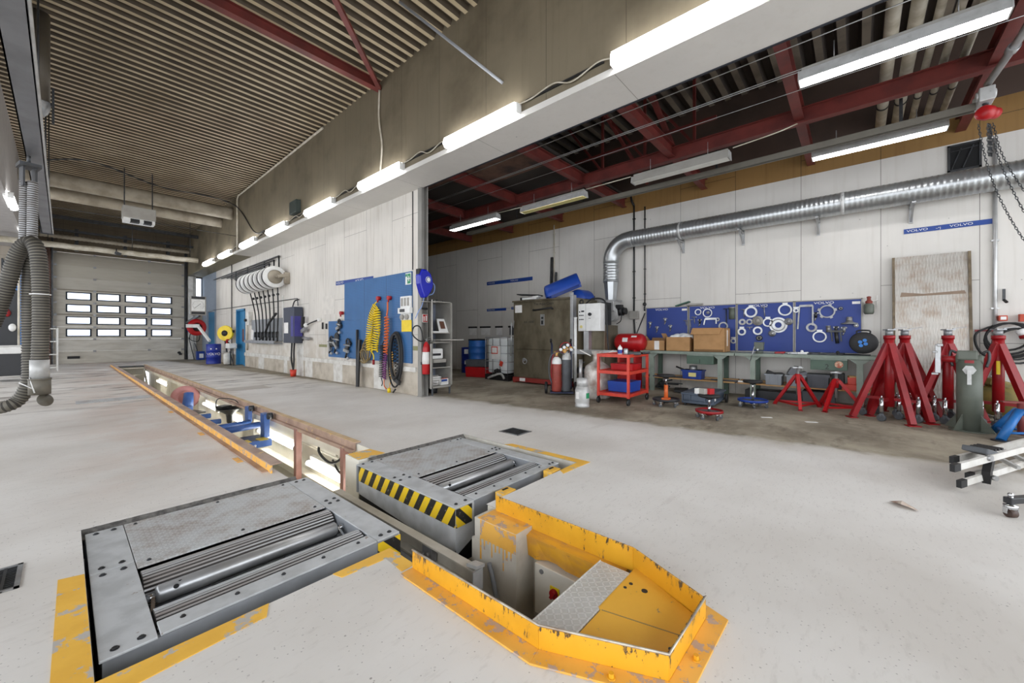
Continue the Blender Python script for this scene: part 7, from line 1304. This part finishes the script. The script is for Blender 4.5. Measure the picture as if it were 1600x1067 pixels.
# ---- blue low stand at the right edge
cx, cy = 8.12, -1.60; t = thing('low_stand', 'blue low axle stand with a maroon centre post', 'axle stand', (cx, cy, 0)); ft = [(cx-.27, cy+.22), (cx+.1, cy-.33), (cx+.3, cy+.2)]
for x, y in ft: build('leg', MB().cyl((cx+(x-cx)*.12, cy+(y-cy)*.12, .37), (x, y, .012), .045, n=18), M['bluestand'], t); build('foot_plate', MB().cyl((x, y, 0), (x, y, .014), .085, n=20), M['dsteel'], t)
for i in range(3): a, b = ft[i], ft[(i+1) % 3]; build('brace', MB().cyl((cx+(a[0]-cx)*.8, cy+(a[1]-cy)*.8, .10), (cx+(b[0]-cx)*.8, cy+(b[1]-cy)*.8, .10), .016, n=10), M['bluestand'], t)
build('post', MB().cyl((cx, cy, .06), (cx, cy, .47), .038, n=20), mk('post_maroon', '#7d3a38', .5), t); build('collar', MB().cyl((cx, cy, .32), (cx, cy, .40), .055, n=20), M['bluestand'], t); build('saddle', MB().box((cx-.02, cy+.05, .48), (.06, .26, .02), .3), mk('saddle_maroon', '#7a2f2c', .5), t); build('screw', MB().cyl((cx-.05, cy-.02, .40), (cx-.11, cy-.05, .40), .014).sphere((cx-.08, cy-.03, .44), .025, 8), M['chrome'], t)
# ---- leaning chequer plate
t = thing('leaning_plate', 'tall dirty aluminium sheet panel leaning against the back wall', 'panel', (9.95, -1.0, 0)); a, b = Vector((9.86, 0, .0)), Vector((10.12, 0, 2.77)); dz = (b-a)
def LP(y, f, off=0): p = a + dz*f; return (p.x - off, y, p.z)
build('sheet', MB().prism([LP(-.50, 0), LP(-1.46, 0), LP(-1.46, 1), LP(-.50, 1)], (.02, 0, 0)), tread_mat('plate_quilted', '#aaa59d', '#c2bdb6', 34, '#978a7c', .5, .32), t); mb = MB(); ed = mk('plate_edge', '#7a6a52', .6, col2='#4d412f', amt=.8, scale=8)
build('edge_frame', MB().prism([LP(-.50, 0, .02), LP(-.535, 0, .02), LP(-.535, 1, .02), LP(-.50, 1, .02)], (.04, 0, 0)).prism([LP(-1.425, 0, .02), LP(-1.46, 0, .02), LP(-1.46, 1, .02), LP(-1.425, 1, .02)], (.04, 0, 0)), ed, t); build('stain', MB().prism([LP(-.6, .735, .003), LP(-1.40, .74, .003), LP(-1.38, .76, .003), LP(-.9, .75, .003), LP(-.62, .765, .003)], (.002, 0, 0)), mk('stain_brown', '#8b7765', .7), t)
# ---- pipes and wiring on the back wall
for y, z0, z1, r, m, lab in ((4.52, 1.99, 4.84, .022, 'black', 'black conduit running down to the junction box'), (4.22, 2.1, 4.75, .016, 'dsteel', 'thin dark pipe with a valve, right of the black conduit'), (7.15, 2.5, 4.8, .018, 'mauve', 'pale thin conduit above the parts washer'), (-1.73, .1, 4.6, .028, 'alu', 'silver pipe down the wall beside the leaning panel')):
    mb = MB().cyl((10.17, y, z0), (10.17, y, z1), r, n=10)
    for k in range(4): z = z0+(z1-z0)*(k+.5)/4; mb.bb(10.15, 10.2, y-r*1.6, y+r*1.6, z-.012, z+.012)
    if y == 4.22: mb.sphere((10.15, y, 2.16), .05, 10); mb.cyl((10.15, y, 2.1), (10.15, y, 1.98), .02)
    if y == 4.52: mb.tube(bez([(10.17, 4.52, 1.77), (10.16, 4.5, 1.5), (10.14, 4.46, 1.2), (10.15, 4.45, .9)], 6), .025, 8)
    solo('conduit', lab, 'conduit', mb, M[m])
solo('junction_box', 'pale grey junction box on the back wall above the red tank', 'box', MB().bb(10.1, 10.2, 4.38, 4.63, 1.77, 1.99), M['cab'], bv=.01)
mb = MB().bar((9.95, 7.12, 2.32), (10.12, 7.19, 3.78), .07, .07).bar((10.0, 7.0, 2.32), (10.14, 7.05, 3.3), .05, .05); solo('steel_angle', 'dark steel angles standing behind the blue barrels', 'bar', mb, M['dsteel'])
mb = MB().bb(10.18, 10.2, .55, .575, 2.2, 2.215)
t = thing('cable_bundle', 'tangled black cables hung on orange red hooks on the back wall', 'cables', (10.1, -1.8, 1.4)); mb = MB()
for k in range(6): rr = .22+.03*(k % 3); mb.ring((10.08-.012*k, -1.84-.02*k, 1.32-.03*k), (1, .1*k-.2, .1), rr, .016, 26, 6)
mb.tube(bez([(10.1, -1.7, 1.5), (10.05, -1.5, 1.35), (10.05, -1.56, 1.05), (10.08, -1.8, .95), (10.05, -2.1, 1.1)], 8), .016, 6); build('cable', mb, M['black'], t); hm_ = mk('hook_orange', '#b8401f', .5); build('hook', MB().box((10.12, -1.8, 1.62), (.1, .09, .09)), hm_, t); build('hook', MB().box((10.12, -2.05, 1.62), (.1, .16, .12)), hm_, t); build('hook_plate', MB().box((10.065, -1.8, 1.62), (.01, .06, .05)), M['white'], t); build('plug', MB().cyl((9.98, -1.95, 1.42), (9.95, -1.99, 1.34), .06, .05, n=18), M['white'], t); build('plug_ring', MB().cyl((9.95, -1.99, 1.34), (9.94, -2.0, 1.30), .062, n=18), M['redst'], t)
def chain_links(P, L=.036, w=.011, r=.0036):
    mb = MB(); Q = resample(P, L); 
    for i in range(len(Q)-1):
        a, b = Q[i], Q[i+1]; d = (b-a).normalized(); u, v, _ = basis(d); s = u if i % 2 else v; c = (a+b)/2; h = L*.72
        mb.tube([c + d*h*cos(t_)*.95 + s*w*sin(t_) for t_ in [2*PI*k/10 for k in range(10)]], r, 5, 0, True)
    return mb
t = thing('wall_chain', 'heavy dark chains hanging on the wall beside the tangled cables', 'chain', (10.1, -2.1, 1.4)); mb = MB()
for k in range(3): m2 = chain_links([(10.1-.03*k, -2.22-.05*k, 1.55), (10.08-.03*k, -2.24-.05*k, .55)], .06, .02, .008); mb.add(m2.v, m2.f, 0, True)
build('chain', mb, M['dsteel'], t)
solo('ragbag', 'crumpled yellow and brown sack on the floor behind the right stand', 'sack', MB().sphere((9.97, -1.78, .30), .28, 16, sc=(.7, 1.1, 1.0)).box((9.97, -1.78, .54), (.26, .44, .12), .3, rx=.3), mk('sack', '#8c7a3c', .6, col2='#5b5a34', amt=.8, scale=6), bv=.03)
solo('wall_rail', 'thin dark red bar fixed to the wall right of the leaning panel', 'bar', MB().bar((10.1, -1.5, 1.42), (10.1, -1.75, 1.42), .03, .03), M['redst']); solo('wall_hook', 'small dark hook high on the wall above the cables', 'hook', MB().bar((10.15, -1.82, 2.1), (10.15, -1.82, 1.92), .03, .03).cyl((10.15, -1.82, 1.92), (10.1, -1.84, 1.88), .02), M['dsteel'])
# ---- overhead track, hoist, pipes
t = thing('hoist_track', 'grey overhead hoist track running along the tool bay', 'track', (8.2, 3, 4.45)); build('channel', MB().bb(8.15, 8.25, -1.22, 9.0, 4.48, 4.50).bb(8.15, 8.16, -1.22, 9.0, 4.40, 4.48).bb(8.24, 8.25, -1.22, 9.0, 4.40, 4.48), mk('track_grey', '#6f6b61', .5, .2), t)
for y in (-.5, 2.0, 4.9, 7.0): build('hanger', MB().bb(8.19, 8.21, y-.02, y+.02, 4.5, 4.86), M['dsteel'], t)
t = thing('chain_hoist', 'red chain hoist with long hanging chains under the bay roof', 'hoist', (8.05, -1.28, 4.3)); build('trolley', MB().bb(7.95, 8.3, -1.36, -1.22, 4.42, 4.60).cyl((8.05, -1.38, 4.52), (8.05, -1.2, 4.52), .06).cyl((8.22, -1.38, 4.52), (8.22, -1.2, 4.52), .06), M['silver'], t, bv=.01); build('gear_case', MB().lathe([(0, -.09), (.07, -.07), (.09, -.04), (.09, .04), (.07, .07), (0, .07)], (8.05, -1.29, 4.29), (-.75, .65, 0), 26).lathe([(0, -.05), (.07, -.05), (.07, .06), (0, .06)], (8.12, -1.36, 4.29), (-.75, .65, 0), 20), M['red'], t); build('top_hook', MB().cyl((8.06, -1.29, 4.40), (8.06, -1.29, 4.46), .03), M['dsteel'], t)
P1 = bez([(8.02, -1.22, 4.15), (8.04, -1.30, 3.6), (8.06, -1.42, 3.1), (8.1, -1.6, 2.6), (8.14, -1.78, 2.25)], 10); P2 = bez([(8.08, -1.32, 4.15), (8.08, -1.42, 3.6), (8.1, -1.56, 3.1), (8.12, -1.74, 2.6), (8.14, -1.9, 2.3)], 10); P3 = bez([(8.10, -1.36, 4.15), (8.10, -1.44, 3.7), (8.12, -1.62, 3.2), (8.14, -1.82, 2.8)], 10)
for P in (P1, P2, P3): build('chain', chain_links(P), M['dsteel'], t)
m2 = MB()
for k in range(4): c_ = chain_links([(8.08+.015*k, -1.31-.012*k, 4.15), (8.08+.015*k, -1.32-.012*k, 3.72)]); m2.add(c_.v, c_.f, 0, True)
build('gathered_chain', m2, M['dsteel'], t)
solo('overhead_tube', 'galvanised tube overhead running out from the chain hoist trolley', 'tube', MB().cyl((8.0, -1.30, 4.64), (5.9, -1.48, 4.72), .04, n=14).cyl((7.3, -1.36, 4.667), (7.2, -1.37, 4.671), .055, n=14), M['inoxl']); solo('roof_vent', 'dark roof fan housing under the red steel near the chain hoist', 'fan', MB().cyl((8.3, -1.05, 5.06), (8.3, -1.05, 5.14), .22, n=8, smooth=False), M['black'])
for k, (y, r) in enumerate(((-.34, .075), (-.56, .075), (-.76, .045), (-.94, .045), (-1.14, .045))):
    t = thing('ceiling_pipe', ('first and thick cream pipe under the tool bay roof, left of five', 'second thick cream pipe under the tool bay roof', 'third of the five cream pipes, first of the thin ones', 'fourth of the five cream roof pipes', 'rightmost of the five cream roof pipes')[k], 'pipe', (8, y, 5.3), 0, 'cream pipes under the tool bay roof'); build('pipe', MB().cyl((5.5, y, 5.26), (10.19, y, 5.26), r, n=18), M['mauve'], t); [build('clip', MB().cyl((x_, y, 5.26), (x_+.04, y, 5.26), r*1.12, n=18), M['dsteel'], t) for x_ in (7.3, 9.2)]
for k, (x, z, r, lab) in enumerate(((5.75, 4.80, .007, 'thin steel rod nearest the long beam, under the bay roof'), (6.35, 4.82, .007, 'pair of thin steel rods crossing under the red beams'), (6.9, 4.83, .005, 'thin wire crossing under the red beams'))):
    mb = MB().cyl((x, -4, z), (x, 9.5, z), r, n=8)
    if k == 1: mb.cyl((x+.05, -4, z), (x+.05, 9.5, z), r, n=8)
    solo('tie_rod', lab, 'rod', mb, M['inoxl'], 'rods under the tool bay roof')
mb = MB().tube(bez([(7.6, 1.6, 4.57), (7.7, 1.0, 4.66), (7.9, .72, 4.80)], 6), .01, 6).tube([(7.6, 3.45, 4.56), (7.6, 4.48, 4.56)], .01, 6).tube([(7.6, 6.3, 4.56), (7.55, 7.1, 4.56)], .01, 6); solo('lamp_wiring', 'white wire linking the batten lamps over the tool bay', 'cable', mb, M['mauve'])
mb = MB().tube(bez([(10.15, 4.6, 5.1), (10.12, 4.56, 4.95), (10.17, 4.52, 4.84)], 4), .03, 8); solo('conduit', 'black cable bend above the black conduit at the mustard boards', 'conduit', mb, M['black'])
# ---- foreground right: aluminium ladder, wheeled leg, scrap
t = thing('ladder', 'aluminium folding ladder lying on the floor, with black rubber feet', 'ladder', (5.8, -1.1, 0))
def rail(p, d, L, z0, z1, m, ft=True):
    d = Vector(d).normalized(); a = Vector((p[0], p[1], z0)); b = a + d*L + Vector((0, 0, z1-z0)); build('rail', MB().bar(a, b, .026, .056), M['whitep'], t); u = (b-a).normalized(); build('rubber_foot', MB().bar(a - u*.085, a + u*.012, .032, .062), M['black'], t)
dd = (.88, -.47, 0)
rail((5.12, -.70), dd, 2.6, .075, .16, 0); rail((4.98, -.645), dd, 2.6, .235, .30, 0); rail((5.46, -.70), dd, 2.4, .20, .26, 0); rail((5.50, -.80), dd, 2.4, .06, .12, 0)
mb = MB()
for k in range(5): mb.box((5.52+.05*k, -.83-.028*k, .30), (.03, .16, .02), -.5)
build('hinge_cover', MB().box((5.6, -.88, .27), (.30, .17, .05), -.5, ry=.25), M['dgrey'], t, bv=.01); build('hinge_rib', mb, M['black'], t); build('strut', MB().bar((5.35, -.86, .09), (5.68, -.94, .23), .05, .12), M['black'], t); build('bolt', MB().cyl((5.40, -.87, .262), (5.38, -.90, .262), .026, n=14).cyl((5.36, -.90, .10), (5.34, -.92, .10), .022, n=14), M['inoxl'], t)
for k in range(4):
    p = Vector((5.9, -1.12, 0)) + Vector(dd)*.28*k; build('rung', MB().bar(p + Vector((.12, .16, .2)), p + Vector((-.14, -.0, .13)), .03, .03), M['alu'], t)
t = thing('wheeled_leg', 'dark steel leg on a chrome caster, on the white floor below the ladder', 'caster leg', (4.62, -.86, 0)); c = Vector((4.62, -.86, 0)); build('wheel', MB().cyl(c + Vector((-.012, .018, .034)), c + Vector((.012, -.018, .034)), .034, n=20), mk('wheel_brown', '#4b3a32', .5), t); build('fork', MB().lathe([(.03, 0), (.038, .012), (.038, .03), (0, .042)], c + Vector((0, 0, .062)), n=18).bar(c + Vector((-.02, .03, .03)), c + Vector((-.02, .03, .075)), .03, .006, up=(.5, -.8, 0)).bar(c + Vector((.02, -.03, .03)), c + Vector((.02, -.03, .075)), .03, .006, up=(.5, -.8, 0)), M['chrome'], t); build('stem', MB().cyl(c + Vector((0, 0, .10)), c + Vector((0, 0, .165)), .014, n=12).sphere(c + Vector((0, 0, .165)), .018, 10), M['chrome'], t); build('arm', MB().bar(c + Vector((-.02, .02, .125)), c + Vector((.9, -.75, .12)), .05, .045), M['blackp'], t, bv=.005); build('far_caster', MB().cyl(c + Vector((.85, -.72, .034)), c + Vector((.88, -.75, .034)), .034, n=16).cyl(c + Vector((.87, -.73, .034)), c + Vector((.87, -.73, .1)), .02), M['dsteel'], t)
mb = MB(); mb.add([(4.38, -.20, .012), (4.30, -.26, .03), (4.28, -.36, .010), (4.36, -.34, .004), (4.33, -.27, .05), (4.42, -.24, .002)], [(0, 1, 4), (1, 2, 4), (2, 3, 4), (3, 5, 4), (5, 0, 4), (0, 5, 3, 2, 1)]); solo('paper_scrap', 'crumpled brown paper scrap on the white floor at the right', 'scrap', mb, mk('scrap_brown', '#8a6a58', .8, col2='#d9cdbf', amt=.8, scale=12))
for k, (x, y, lab) in enumerate(((7.55, 1.1, 'white paper flake on the floor in front of the left small stand'), (7.6, .52, 'white scrap on the floor in front of the right small stand'))): solo('paper_flake', lab, 'scrap', MB().box((x, y, .004), (.06, .16, .004), .5), M['paper'], 'white flakes on the bay floor')
# ================================================================ CAMERA, LIGHT, VIEW
cam = bpy.data.cameras.new('camera'); co = bpy.data.objects.new('camera', cam); COL.objects.link(co)
cam.sensor_width = 36; cam.lens = 614/1600*36; cam.shift_y = -10.5/1600; cam.clip_start = .05; cam.clip_end = 200
co.location = (0, 0, 1.35); co.rotation_euler = (R_(90), 0, -math.atan2(701, 614)); SC.camera = co
w = bpy.data.worlds.new('daylight'); SC.world = w; w.use_nodes = True
bg = w.node_tree.nodes['Background']; bg.inputs[0].default_value = (.90, .94, 1.0, 1); bg.inputs[1].default_value = WORLD
SC.view_settings.view_transform = 'Standard'; SC.view_settings.look = 'None'; SC.view_settings.gamma = 1; SC.view_settings.exposure = EXPO
SC.view_settings.use_curve_mapping = False
SC.cycles.use_denoising = True; SC.cycles.max_bounces = 8; SC.cycles.diffuse_bounces = 5; SC.cycles.sample_clamp_indirect = 6
